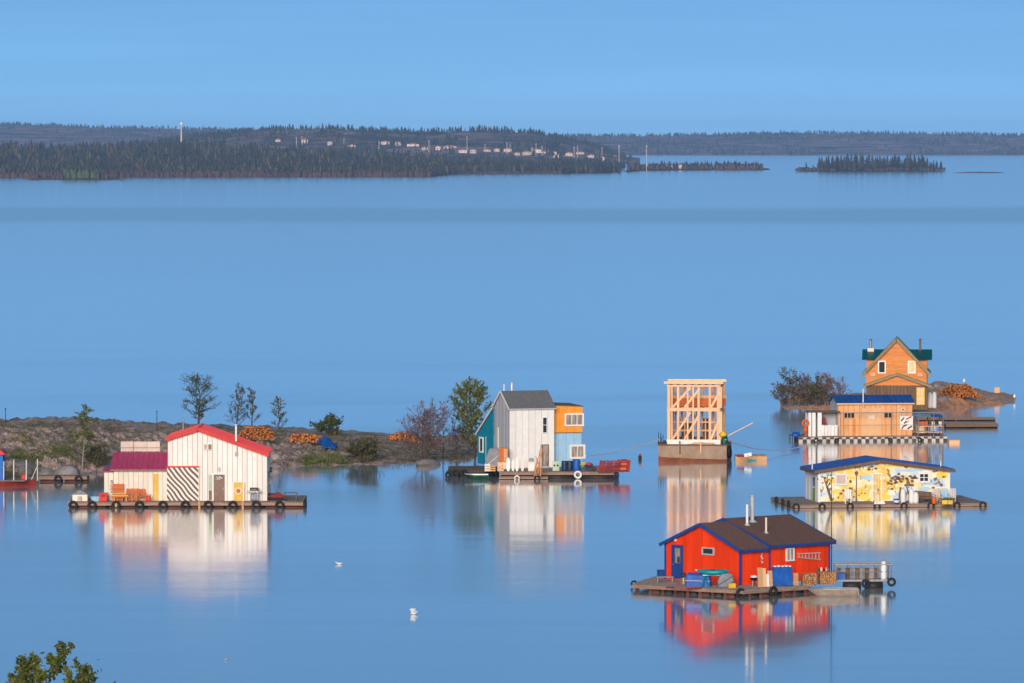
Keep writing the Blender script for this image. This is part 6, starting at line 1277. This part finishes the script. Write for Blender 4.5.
x = C6(858.5); pm_('painted_tree', MBR, [strip(x, .05, x + .02, 2.2, .06, .04), blob(x + .02, 2.4, .17, .22), blob(x - .55, 1.0, .1, .3), strip(x - .6, .1, x - .5, 1.2, .08, .05), blob(x - .5, 1.7, .12, .14)] + [blob(x + r.gauss(0, .5), .4 + r.random() * .7, .09, .06) for _ in range(7)])
x = C6(902); pm_('painted_tree', MBR, [strip(x, .1, x + .1, 1.2, .12, .08), strip(x + .9, .2, x + .6, 1.3, .08, .05)] + [blob(x + r.gauss(.25, .75), 1.75 + r.gauss(0, .32), .16, .11) for _ in range(30)])
pm_('painted_birds', MBR, [blob(C6(q), B6(p_), .16, .09) for q, p_ in ((874, 467), (878, 469), (871, 470), (846, 491), (843, 494), (938, 480), (944, 486), (936, 489), (947, 478))])
pm_('painted_sun', MYE, [blob(C6(851), B6(471), .34, .30, 12), blob(C6(866), B6(497), .4, .35, 10), blob(C6(887), B6(498), .45, .3, 10), blob(C6(838), B6(492), .3, .2, 10), blob(C6(915), B6(497), .35, .3, 10), blob(C6(898), B6(466.5), .9, .12, 12), blob(C6(945), B6(476), .5, .3, 10)])
pm_('painted_sky', MSK, [blob(C6(912), B6(471), 1.2, .13, 12), blob(C6(872), B6(466), .7, .12, 12), blob(C6(870), B6(478), .6, .22, 10), blob(C6(832), B6(474), .5, .12, 10), blob(C6(947), B6(493), .5, .22, 10), blob(C6(927), B6(490), .6, .2, 10)])
# things on its dock
def D6(px, py): return W(px, py, ZB6 + .01)
chair('white deck chair below the pinkish window of the painted house', D6(848, 503.5), 0, WTRIM, w=.55, h=1.15)
for i, (q, h_) in enumerate(((903, 1.25), (911.5, 1.25), (916, .95))):
    t = thing('water_cask', ('tall white cask right of the painted house door, left one of the tall pair', 'tall white cask right of the painted house door, right one of the tall pair', 'shorter white cask beside the tall pair')[i], 'cask', D6(q, 503.4), 0, 'white casks'); MB().lathe([(0, 0), (.21, 0), (.22, .2), (.23, h_ * .55), (.19, h_ * .85), (.08, h_), (0, h_)], n=14).build('body', WTRIM, t, True); MB().tube((0, 0, h_ - .01), (0, 0, h_ + .07), .06, .06, 8).build('cap', GREY, t)
t = thing('bucket', 'blue and white bucket left of the white casks', 'bucket', D6(896.5, 503.8)); MB().lathe([(0, 0), (.2, 0), (.26, .42), (.24, .42)], n=12).build('pail', BLUETARP, t, True); MB().torus((0, 0, .42), (0, 1, 0), .24, .02, 14, 5).build('handle', PALEM, t); MB().lathe([(.235, .12), (.25, .3)], n=12).build('label_band', WTRIM, t)
barrel('orange_barrel', 'small orange barrel at the right of the painted house', D6(934, 503.8), .17, .55, ORP)
t = thing('garden_swing', 'brown cushioned sofa before the dark window of the painted house', 'sofa', D6(926.5, 501.8), R6); MB().box(-.85, .5, -.3, .3, .2, .45).build('seat', OLDWOOD, t, bevel=.05); MB().prism([(-.85, .454), (.5, .454), (.45, .8), (-.95, .95)], .15, .3).build('backrest', OLDWOOD, t)
for x in (-.8, .42): MB().box(x - .05, x + .05, -.3, .3, 0, .196).build('leg', OLDWOOD, t)
for i, q in enumerate((938.5, 945, 952.5)): chair(f'pale lilac deck chair at the right end of the painted house, {ORD[i]} from the left', D6(q, 502.5), .3 - .2 * i, (SOLAR, PALEBLUE, SOLAR)[i], w=.55, h=1.15, group='pale deck chairs')
for i, q in enumerate((944.5, 950)):
    t = thing('flower_box', f'yellow flower box at the right end of the painted house, {"left" if i == 0 else "right"} one', 'flower box', D6(q, 504.2)); MB().prism([(-.2, 0), (.2, 0), (.24, .34), (-.24, .34)], -.18, .18).build('box', YELL2 if i == 0 else YELLOW, t)
    rs = np.random.RandomState(i); V, Fq = leaf_cloud(np.array([0, 0, .42]) + rs.normal(size=(120, 3)) * np.array([.14, .1, .07]), .05, rs); place('plants', arr_mesh('plants', V, Fq, [LEAF]), t, kind='stuff')
t = thing('door_step', 'low white step in front of the painted house door', 'step', D6(879.5, 504)); MB().box(-.45, .45, -.2, .2, 0, .12).build('lower_tread', WTRIM, t); MB().box(-.4, .4, 0, .2, .124, .22).build('upper_tread', WTRIM, t)

# ================================================================== red house with brown roofs
ZR = .47; A = W(740.5, 585.2, ZR); SR = F / A.y; TH = math.radians(42)
u = Vector((math.cos(TH), math.sin(TH), 0)); vv = Vector((-math.sin(TH), math.cos(TH), 0))
def DR(px, py, z=ZR): return W(px, py, z)
# deck: boards over a polygon
P0, P1, P2 = DR(632, 584.6), DR(744, 590.6), DR(811, 586.0); P3 = P2 + vv * 10.5; P4 = P0 + Vector((2.2, 9.0, 0)); P0b = P0 + Vector((.4, 2.3, 0))
t = thing('plank_deck', 'grey plank deck on posts and floats under the red house', 'dock', (A.x, A.y, 0)); org = Vector((A.x, A.y, 0))
polyd = [(p - org).to_2d() for p in (P0, P1, P2, P3, P4, P0b)]
def inside_span(y, poly):
    xs_ = []
    for i in range(len(poly)):
        a, b = poly[i], poly[(i + 1) % len(poly)]
        if (a[1] - y) * (b[1] - y) < 0: xs_.append(a[0] + (b[0] - a[0]) * (y - a[1]) / (b[1] - a[1]))
    return (min(xs_), max(xs_)) if len(xs_) >= 2 else None
mb = MB(); y = min(p[1] for p in polyd) + .05; ym = max(p[1] for p in polyd); k = 0
while y < ym - .2:
    s_ = inside_span(y + .1, polyd)
    if s_ and s_[1] - s_[0] > .2: mb.box(s_[0], s_[1], y + .008, y + .192, ZR - .05, ZR + .006 * (k % 3))
    y += .2; k += 1
mb.build('deck_boards', DECK, t, kind='stuff')
for i in range(len(polyd)):
    a, b = polyd[i], polyd[(i + 1) % len(polyd)]
    MB().beam((a[0], a[1], ZR - .13), (b[0], b[1], ZR - .13), .10, .20).build('edge_beam', FASCIA, t)
def lerp(a, b, f): return a + (b - a) * f
for a, b, n_ in ((polyd[0], polyd[1], 9), (polyd[1], polyd[2], 6)):
    for i in range(n_):
        p = lerp(a, b, (i + .5) / n_); q = lerp(a, b, (i + 1.3) / n_); w_ = Vector((.05, .55))
        if 0 < i or a is not polyd[0]: MB().tube((p[0], p[1] + .6, .02), (q[0], q[1] + .6, .02), .22, .22, 9).build('float', REDLOG if i % 2 else PONT, t, True)
        MB().box(p[0] - .10, p[0] + .10, p[1] + .12, p[1] + .3, -.2, ZR - .234).build('pile', REDLOG, t)
for q_, lb in (((634.5, 586.2), 'far left tip of the red house deck'), ):
    tyre(W(634, 587.0) + Vector((0, -.05, .22)), .2, 'small black tyre at the far left tip of the red house deck', None, .62)
for i, f in enumerate((.92,)): p = P0.lerp(P1, .97); tyre(Vector((p.x, p.y - .1, .28)), .45, 'black tyre at the front corner of the red house deck', None, .92)
p = P1.lerp(P2, .42); tyre(Vector((p.x + .06, p.y - .12, .28)), TH, 'black tyre midway along the right edge of the red house deck', None, .95)
# house shell in local (u, v) axes
hr = thing('red_house', 'bright red house with blue trim and two brown shingle roofs', 'house', A, TH)
Wg, L1_, L2_, e1, e2 = 7.3, 2.65, 5.75, 2.50, 2.66; p1, p2 = 4.02, 4.15; hw2 = 4.5
def gable(parent, x, y0, y1, ze, zp, ym_, m, name, out):
    n_ = 14; dw = (y1 - y0) / n_; f = lambda y: ze + (zp - ze) * (1 - abs(y - ym_) / ((y1 - y0) / 2))
    for i in range(n_):
        a, b = y0 + i * dw, y0 + (i + 1) * dw; xx = x + out * .03 * (i % 2); V = [(a + .012, 0), (b - .012, 0), (b - .012, f(b)), (a + .012, f(a))]
        MB().add([(xx, q, z) for q, z in V] + [(xx - out * .05, q, z) for q, z in V], [(0, 1, 2, 3), (7, 6, 5, 4), (0, 4, 5, 1), (1, 5, 6, 2), (2, 6, 7, 3), (3, 7, 4, 0)]).build(name, m, parent)
gable(hr, 0, 0, Wg, e1, p1 - .12, Wg / 2, REDWALL, 'gable_board', -1)
siding(hr, REDWALL, 0, L1_, 0, lambda x: e1, 0, .5, 'wall_board', proud=.03); siding(hr, REDWALL, L1_ + .02, L1_ + L2_, -.05, lambda x: e2, 0, .5, 'wall_board', proud=.03)
gable(hr, L1_ + .05, 0, 2 * hw2 - .6, e2, p2 - .14, hw2 - .3, REDWALL, 'inner_gable_board', -1); gable(hr, L1_ + L2_, 0, 2 * hw2 - .6, e2, p2 - .14, hw2 - .3, REDWALL, 'end_gable_board', 1)
MB().box(0, L1_ + L2_, Wg, Wg + .05, 0, e1 - .1).build('rear_wall', REDWALL, hr)
k1 = (p1 - e1) / (Wg / 2); ov = .3
for s_, y0 in ((0, -ov), (1, Wg + ov)): roof_plane(hr, BROWNSH, (-.3, y0, e1 - ov * k1 + .08), (L1_ + .08, y0, e1 - ov * k1 + .08), (L1_ + .08, Wg / 2, p1 + .02), (-.3, Wg / 2, p1 + .02), .09, 1, 'small_roof')
k2 = (p2 - e2) / (hw2 - .3); yr = hw2 - .3
for s_, y0 in ((0, -.35), (1, 2 * yr + .35)): roof_plane(hr, BROWNSH, (L1_ - .2, y0, e2 - .35 * k2 + .10), (L1_ + L2_ + .35, y0, e2 - .35 * k2 + .10), (L1_ + L2_ + .35, yr, p2 + .06), (L1_ - .2, yr, p2 + .06), .09, 1, 'large_roof')
for y0, ys in ((-ov, Wg / 2), (Wg + ov, Wg / 2)): MB().beam((-.34, y0, e1 - ov * k1 - .03), (-.34, ys, p1 - .08), .06, .22).build('barge_board', BLUETRIM, hr)
for y0, ys in ((-.35, yr), (2 * yr + .35, yr)):
    MB().beam((L1_ - .24, y0, e2 - .35 * k2 + .0), (L1_ - .24, ys, p2 - .03), .06, .24).build('barge_board', BLUETRIM, hr); MB().beam((L1_ + L2_ + .39, y0, e2 - .35 * k2 + .0), (L1_ + L2_ + .39, ys, p2 - .03), .06, .22).build('barge_board', BLUETRIM, hr)
MB().box(-.3, L1_ - .28, -ov - .06, -ov - .01, e1 - ov * k1 - .16, e1 - ov * k1 + .03).build('fascia', BLUETRIM, hr); MB().box(L1_ - .2, L1_ + L2_ + .35, -.42, -.36, e2 - .35 * k2 - .15, e2 - .35 * k2 + .05).build('fascia', BLUETRIM, hr)
for x, y in ((-.04, -.04), (-.04, Wg - .04)): MB().box(x - .04, x + .10, y - .04, y + .12, 0, e1 - .02).build('corner_trim', BLUETRIM, hr)
MB().box(L1_ - .03, L1_ + .09, -.11, -.066, 0, e2).build('corner_trim', BLUETRIM, hr); MB().box(L1_ + L2_ - .06, L1_ + L2_ + .06, -.11, -.066, 0, e2 - .1).build('corner_trim', BLUETRIM, hr)
# openings in the left gable (local y runs along it)
def GY(px): return (740.5 - px) / SR / math.sin(TH)
def gz(py, gy): return (585.2 - gy * math.cos(TH) * (H / A.y) * SR - py) / SR
ya, yb = GY(684), GY(675.5); ym_ = (ya + yb) / 2; z0, z1 = .12, gz(545.5, ym_)
d_ = MB().box(-.09, -.016, ya, yb, z0, z1).build('door', BLUETRIM, hr); MB().box(-.12, -.094, ya + .10, yb - .25, z1 - 1.15, z1 - .12).build('door_glass', PANEW, d_); MB().box(-.14, -.123, ya + .12, yb - .5, z1 - 1.1, z1 - .7).build('lower_pane', GLASSM, d_); MB().box(-.15, -.094, yb - .12, yb - .04, 1.0, 1.1).build('handle', GREY, d_)
MB().box(-.11, -.03, ya - .12, ya - .003, z0, z1).box(-.11, -.03, yb + .003, yb + .12, z0, z1).box(-.11, -.03, ya - .12, yb + .12, z1 + .003, z1 + .1).build('door_frame', BLUETRIM, hr)
ya, yb = GY(714.5), GY(705); zz0, zz1 = gz(553.6, ya), gz(548.8, ya)
f = MB(); f.box(-.10, -.02, ya - .12, yb + .12, zz1 + .003, zz1 + .1).box(-.10, -.02, ya - .12, yb + .12, zz0 - .1, zz0 - .003).box(-.10, -.02, ya - .12, ya - .002, zz0, zz1).box(-.10, -.02, yb + .002, yb + .12, zz0, zz1); o = f.build('window', PALEM, hr); MB().box(-.06, -.03, ya, yb, zz0, zz1).build('pane', GLASSM, o)
for k in (.33, .66): yk = ya + (yb - ya) * k; MB().box(-.08, -.062, yk - .02, yk + .02, zz0, zz1).build('glazing_bar', PONT, o)
MB().box(-.16, -.02, GY(678.8), GY(677.6), gz(540.5, 6), gz(537.8, 6)).build('lamp', WTRIM, hr)
# right face
def UX(px): return (px - 740.5) / SR / math.cos(TH)
def uz(py, ux): return (585.2 - ux * math.sin(TH) * (H / A.y) * SR - py) / SR
xw0, xw1 = UX(788), UX(794.5); window(hr, xw0, xw1, uz(559.5, xw0), uz(549, xw0), -.065, .09, WTRIM, PANEW, 1, 0)
MB().box(UX(745.5), UX(747.5), -.16, -.02, uz(552, 1), uz(549, 1)).build('lamp', DARK, hr)
t = thing('vine_hanging', 'thin pale string of ornaments hanging on the red wall', 'ornament', A + u * UX(762) - vv * .08 + Vector((0, 0, uz(563, 2))), TH); 
for i in range(5): MB().lathe([(0, 0), (.05, .03), (.06, .1), (0, .14)], (.05 * (-1) ** i, 0, .13 * i), 7).build('bead', (CREAM, CANVAS, ROPE)[i % 3], t)
MB().tube((0, .01, 0), (0, .01, .72), .012, .012, 4).build('cord', ROPE, t)
t = thing('ladder', 'pale ladder hung level on the red wall beside the window', 'ladder', A + u * UX(798.5) - vv * .12, TH); lx = UX(823) - UX(798.5)
za, zb = uz(553.5, UX(798)), uz(550.8, UX(823)); 
for off0, off1 in ((-.12, -.24), (.12, .24)): MB().beam((0, -.05, za - .1 + off0), (lx, -.05, zb - .32 + off1), .05, .07).build('rail', PALEM, t)
for i in range(7): f = .06 + i * .145; MB().beam((lx * f, -.055, lerp(za - .1, zb - .32, f) - lerp(.12, .24, f)), (lx * f, -.055, lerp(za - .1, zb - .32, f) + lerp(.12, .24, f)), .045, .06, (1, 0, 0)).build('rung', PALEM, t)
# flues
def roofpt(px, py, z): return W(px, py, z)
def onroof(px, fv): # on the large roof: fraction fv up the front slope
    y = -.35 + (yr + .35) * fv; x = ((px - 740.5) / SR + y * math.sin(TH)) / math.cos(TH); return x, y, e2 + (p2 - e2) * (y / yr) + .08
for px_, fv, top, r_, m_ in ((749.8, .72, 503, .09, WTRIM), (755.6, .82, 495.5, .14, STEEL), (768.6, .42, 516.5, .07, CREAM)):
    x, y, z = onroof(px_, fv); dep = (x * math.sin(TH) + y * math.cos(TH)); zt_ = (585.2 - dep * (H / A.y) * SR - top) / SR
    c = chimney(hr, x, y, z - .1, zt_, r_, m_, r_ > .12); MB().lathe([(r_ * 2.6, -.05), (r_ * 1.2, .10)], (x, y, z), 12).build('flashing', STEEL, c)
x = L1_ + L2_ + .1; t = thing('antenna_mast', 'thin dark antenna mast at the right corner of the red house', 'mast', A + u * x - vv * .2, TH); MB().tube((0, 0, -.0), (0, 0, 7.3), .04, .025, 6).build('pole', PONT, t); MB().box(-.12, .12, .0, .04, 2.1, 2.2).build('bracket', GREY, t)
# things on the deck
t = thing('grey_bench', 'low grey bench at the left end of the red house deck', 'bench', DR(664.5, 582.3), .1)
for i in range(3): MB().box(-.6, .6, -.25 + .18 * i, -.10 + .18 * i, .34, .40).build('seat_slat', CANVAS, t)
for x in (-.5, .5): MB().box(x - .04, x + .04, -.2, .25, 0, .336).build('leg', CANVAS, t)
t = thing('blue_drum', 'small blue crate behind the left corner of the red house', 'crate', DR(661, 577.5), .3); MB().box(-.22, .22, -.2, .2, 0, .48).build('box', BLUETRIM, t); MB().box(-.24, .24, -.22, .22, .484, .53).build('lid', BLUETRIM, t)
t = thing('blue_tarp_box', 'large blue tarpaulin-wrapped box in front of the red gable', 'box', DR(698.5, 586.3), -.18); MB().add([(-.85, -.35, 0), (.85, -.35, 0), (.85, .45, 0), (-.85, .45, 0), (-.8, -.33, .82), (.8, -.33, .76), (.8, .4, .86), (-.8, .4, .92)], [(0, 1, 5, 4), (1, 2, 6, 5), (2, 3, 7, 6), (3, 0, 4, 7), (4, 5, 6, 7)]).build('cover', BLUETARP, t, bevel=.06); MB().tube((-.84, -.38, .4), (.84, -.38, .38), .02, .02, 5).build('tie_rope', ROPE, t)
t = thing('outboard_motor', 'dark outboard motor standing left of the blue wrapped box', 'outboard motor', DR(683.5, 585.4)); MB().box(-.16, .16, -.2, .2, .55, .85).build('cowling', PONT, t, bevel=.06); MB().box(-.05, .05, -.08, .08, .1, .546).build('shaft', GREY, t); MB().torus((0, .1, .12), (0, 1, 0), .08, .03, 8, 5).build('propeller', GREY, t); MB().box(-.25, .25, -.05, .0, .0, .5).build('stand', OLDWOOD, t)
# turquoise kayak upside down on trestles
t = thing('kayak', 'turquoise kayak resting on trestles in front of the red gable', 'kayak', DR(713, 587.2) + Vector((0, 0, .8)), -.12); V = []; st, k_ = 15, 8
for i in range(st):
    f = -1 + 2 * i / (st - 1); w_ = .33 * (1 - abs(f) ** 2.4) + .01; h_ = .20 * (1 - abs(f) ** 3) + .02
    for j in range(k_): a = j * 2 * math.pi / k_; V.append((1.05 * f * 1.05, w_ * math.cos(a), h_ * math.sin(a) + .12 * f * f + .2))
MB().add(V, [(i * k_ + j, (i + 1) * k_ + j, (i + 1) * k_ + (j + 1) % k_, i * k_ + (j + 1) % k_) for i in range(st - 1) for j in range(k_)]).build('hull', TURQ, t, True); MB().torus((0, 0, .38), (0, 0, 1), .2, .03, 14, 5).build('cockpit_rim', DARK, t)
MB().tube((-1.08, 0, .33), (-1.2, 0, .36), .06, .03, 6).build('bow_tip', WTRIM, t)
t = thing('kayak_trestle', 'teal and white trestle under the turquoise kayak', 'trestle', DR(713, 587.2), -.12)
for x in (-.6, .65): MB().beam((x - .2, -.25, 0), (x + .08, 0, .78), .07, .07).beam((x + .3, .25, 0), (x + .02, 0, .78), .07, .07).build('leg', TURQ if x < 0 else PALEBLUE, t)
MB().box(-.7, .75, -.05, .05, .785, .83).build('top_bar', WTRIM, t)
t = thing('wrapped_motor', 'grey canvas-wrapped bundle right of the kayak trestle', 'bundle', DR(725.5, 587.4), .1); MB().prism([(-.5, 0), (.55, 0), (.5, .85), (.2, .98), (-.35, .9), (-.55, .4)], -.3, .35).build('canvas', CANVAS, t, bevel=.08); MB().tube((-.5, -.33, .2), (.5, -.33, .8), .02, .02, 5).build('tie_rope', DARK, t)
t = thing('tool_case', 'small bright yellow case near the front corner of the red house', 'case', DR(732, 588.3), .2); MB().box(-.26, .26, -.15, .15, 0, .34).build('case', YELL2, t, bevel=.04); MB().torus((0, 0, .36), (0, 1, 0), .08, .02, 8, 5).build('handle', DARK, t)
t = thing('life_jackets', 'row of faded red cushions lying on the deck edge', 'cushions', DR(684, 588.3), -.06)
for i in range(4): MB().box(-1.2 + i * .62, -.65 + i * .62, -.15, .15, 0, .10).build('cushion', (REDCR, MAGENTA, REDP, REDCR)[i], t, bevel=.03)
t = thing('round_grill', 'small white and black grill at the red wall', 'grill', DR(754, 586.3)); MB().lathe([(0, .35), (.22, .42), (.27, .6)], n=12).build('bowl', DARK, t, True); MB().lathe([(.27, .604), (.2, .72), (0, .76)], n=12).build('lid', WTRIM, t, True)
for i in range(3): a = i * 2.1; MB().tube((.15 * math.cos(a), .15 * math.sin(a), .4), (.26 * math.cos(a), .26 * math.sin(a), 0), .02, .02, 5).build('leg', GREY, t)
for i, (q, w_, h_, m_) in enumerate(((760.5, .34, 1.3, PLY), (764, .36, 1.25, PEACHL), (767.5, .28, .85, WTRIM), (770.5, .34, 1.05, PLY))):
    leaning('plywood_sheet', ('tan plywood sheet leaning on the red wall, leftmost of the sheets', 'pale peach sheet leaning on the red wall between plywood and white', 'short white sheet leaning on the red wall', 'tan plywood offcut leaning next to the blue cover')[i], DR(q, 587.2 - .25 * i), w_, h_, m_, 'sheet', .14, .3)
t = thing('blue_cover', 'bright blue covered stack against the red wall', 'cover', DR(783, 586.3), .25); MB().box(-.68, .68, 0, .55, 0, 1.30).build('cover', BLUETARP, t, bevel=.05)
for i in range(5): MB().box(-.6 + .26 * i, -.44 + .26 * i, .1, .4, 1.305, 1.38 + .03 * (i % 2)).build('jar', WTRIM, t)
leaning('pallet_board', 'tan board standing between the blue cover and the firewood', DR(796, 585.6), .4, .85, PLY, 'board', .06, .5)
for i, (q0, q1) in enumerate(((801.5, 816.5), (818.5, 834.5))):
    c_ = DR((q0 + q1) / 2, 584.0 - 1.2 * i); firewood(f'neatly stacked firewood by the red wall, {"left" if i == 0 else "right"} stack', 0, 0, 0, .80, 80 + i, mk('cut_log_ends_%d' % i, (.60, .33, .15), (.26, .12, .05), 9, rough=.85, contrast=.8), .075, neat=True, depth=.5, loc=c_, wid=(q1 - q0) / SR, rz=.2)
t = thing('stack_post', 'wooden post between the two firewood stacks', 'post', DR(817.5, 583.8)); MB().box(-.05, .05, -.2, .2, 0, 1.0).build('post', OLDWOOD, t); MB().box(-.12, .12, -.22, .22, 1.003, 1.05).build('cap', OLDWOOD, t)
t = thing('bottles_row', 'cluster of small jars on top of the right firewood stack', 'jars', DR(824, 583.2) + Vector((0, 0, .82)))
for i in range(5): MB().lathe([(0, 0), (.07, 0), (.07, .14), (.04, .2 + .06 * (i % 2)), (0, .2 + .06 * (i % 2))], (-.35 + .17 * i, 0, 0), 8).build('jar', (OLDWOOD, CREAM, PONT, PLY, OLDWOOD)[i], t)
PLYB = mk('dull_tan_aluminium', (.46, .38, .31), (.34, .27, .22), 2, (1, 1, 3), rough=.5)
# aluminium boat and the railed walkway at the right
skiff('aluminium_boat', 'long pale aluminium boat moored at the right of the red house deck', W(832, 596.2), math.pi, 3.5, 1.25, .5, PLYB, GREY)
O7 = W(836, 588.5); t = thing('railed_gangway', 'grey metal gangway with railings right of the red house', 'gangway', O7, .07); Lg = 57 / SR
MB().box(0, Lg, 0, 1.6, .48, .60).build('deck', GREY, t)
for y in (0, 1.55):
    for i in range(5): x = .05 + i * (Lg - .1) / 4; MB().tube((x, y, .60), (x, y, 1.62), .045, .045, 7).build('post', GREY, t)
    MB().tube((0, y, 1.62), (Lg, y, 1.62), .05, .05, 7).build('top_rail', GREY, t); MB().tube((0, y, 1.12), (Lg, y, 1.12), .03, .03, 6).build('mid_rail', GREY, t)
for i in range(9): x = .1 + i * (Lg - .9) / 9; MB().box(x, x + .32, .75, .79, .61, 1.35).build('mesh_panel', CANVAS if i % 2 else OLDWOOD, t)
for x in (.5, 2.0): MB().tube((x, .1, .15), (x + 1.2, .1, .15), .3, .3, 12).build('pontoon', PONT, t, True)
t = thing('blue_crate', 'blue crate on the railed gangway', 'crate', O7 + Vector((.35, .4, .605))); MB().box(-.28, .28, -.2, .2, 0, .4).build('box', BLUETARP, t); MB().box(-.3, .3, -.22, .22, .404, .45).build('lid', BLUETRIM, t)
t = thing('propane_cylinder', 'tall white gas cylinder on the railed gangway', 'gas cylinder', O7 + Vector((48.5 / SR, .4, .605)), 0); MB().lathe([(0, 0), (.2, 0), (.21, .08), (.21, 1.0), (.14, 1.18), (.06, 1.24), (0, 1.24)], n=14).build('body', WTRIM, t, True); MB().tube((0, 0, 1.235), (0, 0, 1.36), .05, .05, 8).build('valve', GREY, t)
for i, (q, z) in enumerate(((866, .35), (892, .45))): tyre(O7 + Vector(((q - 836) / SR, -.12, z)), 0, f'black tyre hung on the railed gangway, {"left" if i == 0 else "right"} one', 'tyres on the railed gangway', .78)

# ------------------------------------------------------------------ the air over the lake
hz = MB().box(-6000, 6000, -320, 15600, -1.5, 78).mesh('haze'); hz_o = place('haze', hz); hz_o['kind'] = 'stuff'; hz_o['label'] = 'thin bluish evening haze over the lake'
m = bpy.data.materials.new('evening_haze'); m.use_nodes = True; n = m.node_tree.nodes; n.remove(n['Principled BSDF'])
v = n.new('ShaderNodeVolumePrincipled'); v.inputs['Color'].default_value = (0.30, 0.56, 1.0, 1); v.inputs['Density'].default_value = 3.6e-5; v.inputs['Anisotropy'].default_value = 0.0
m.node_tree.links.new(v.outputs[0], n['Material Output'].inputs['Volume']); hz.materials.append(m)
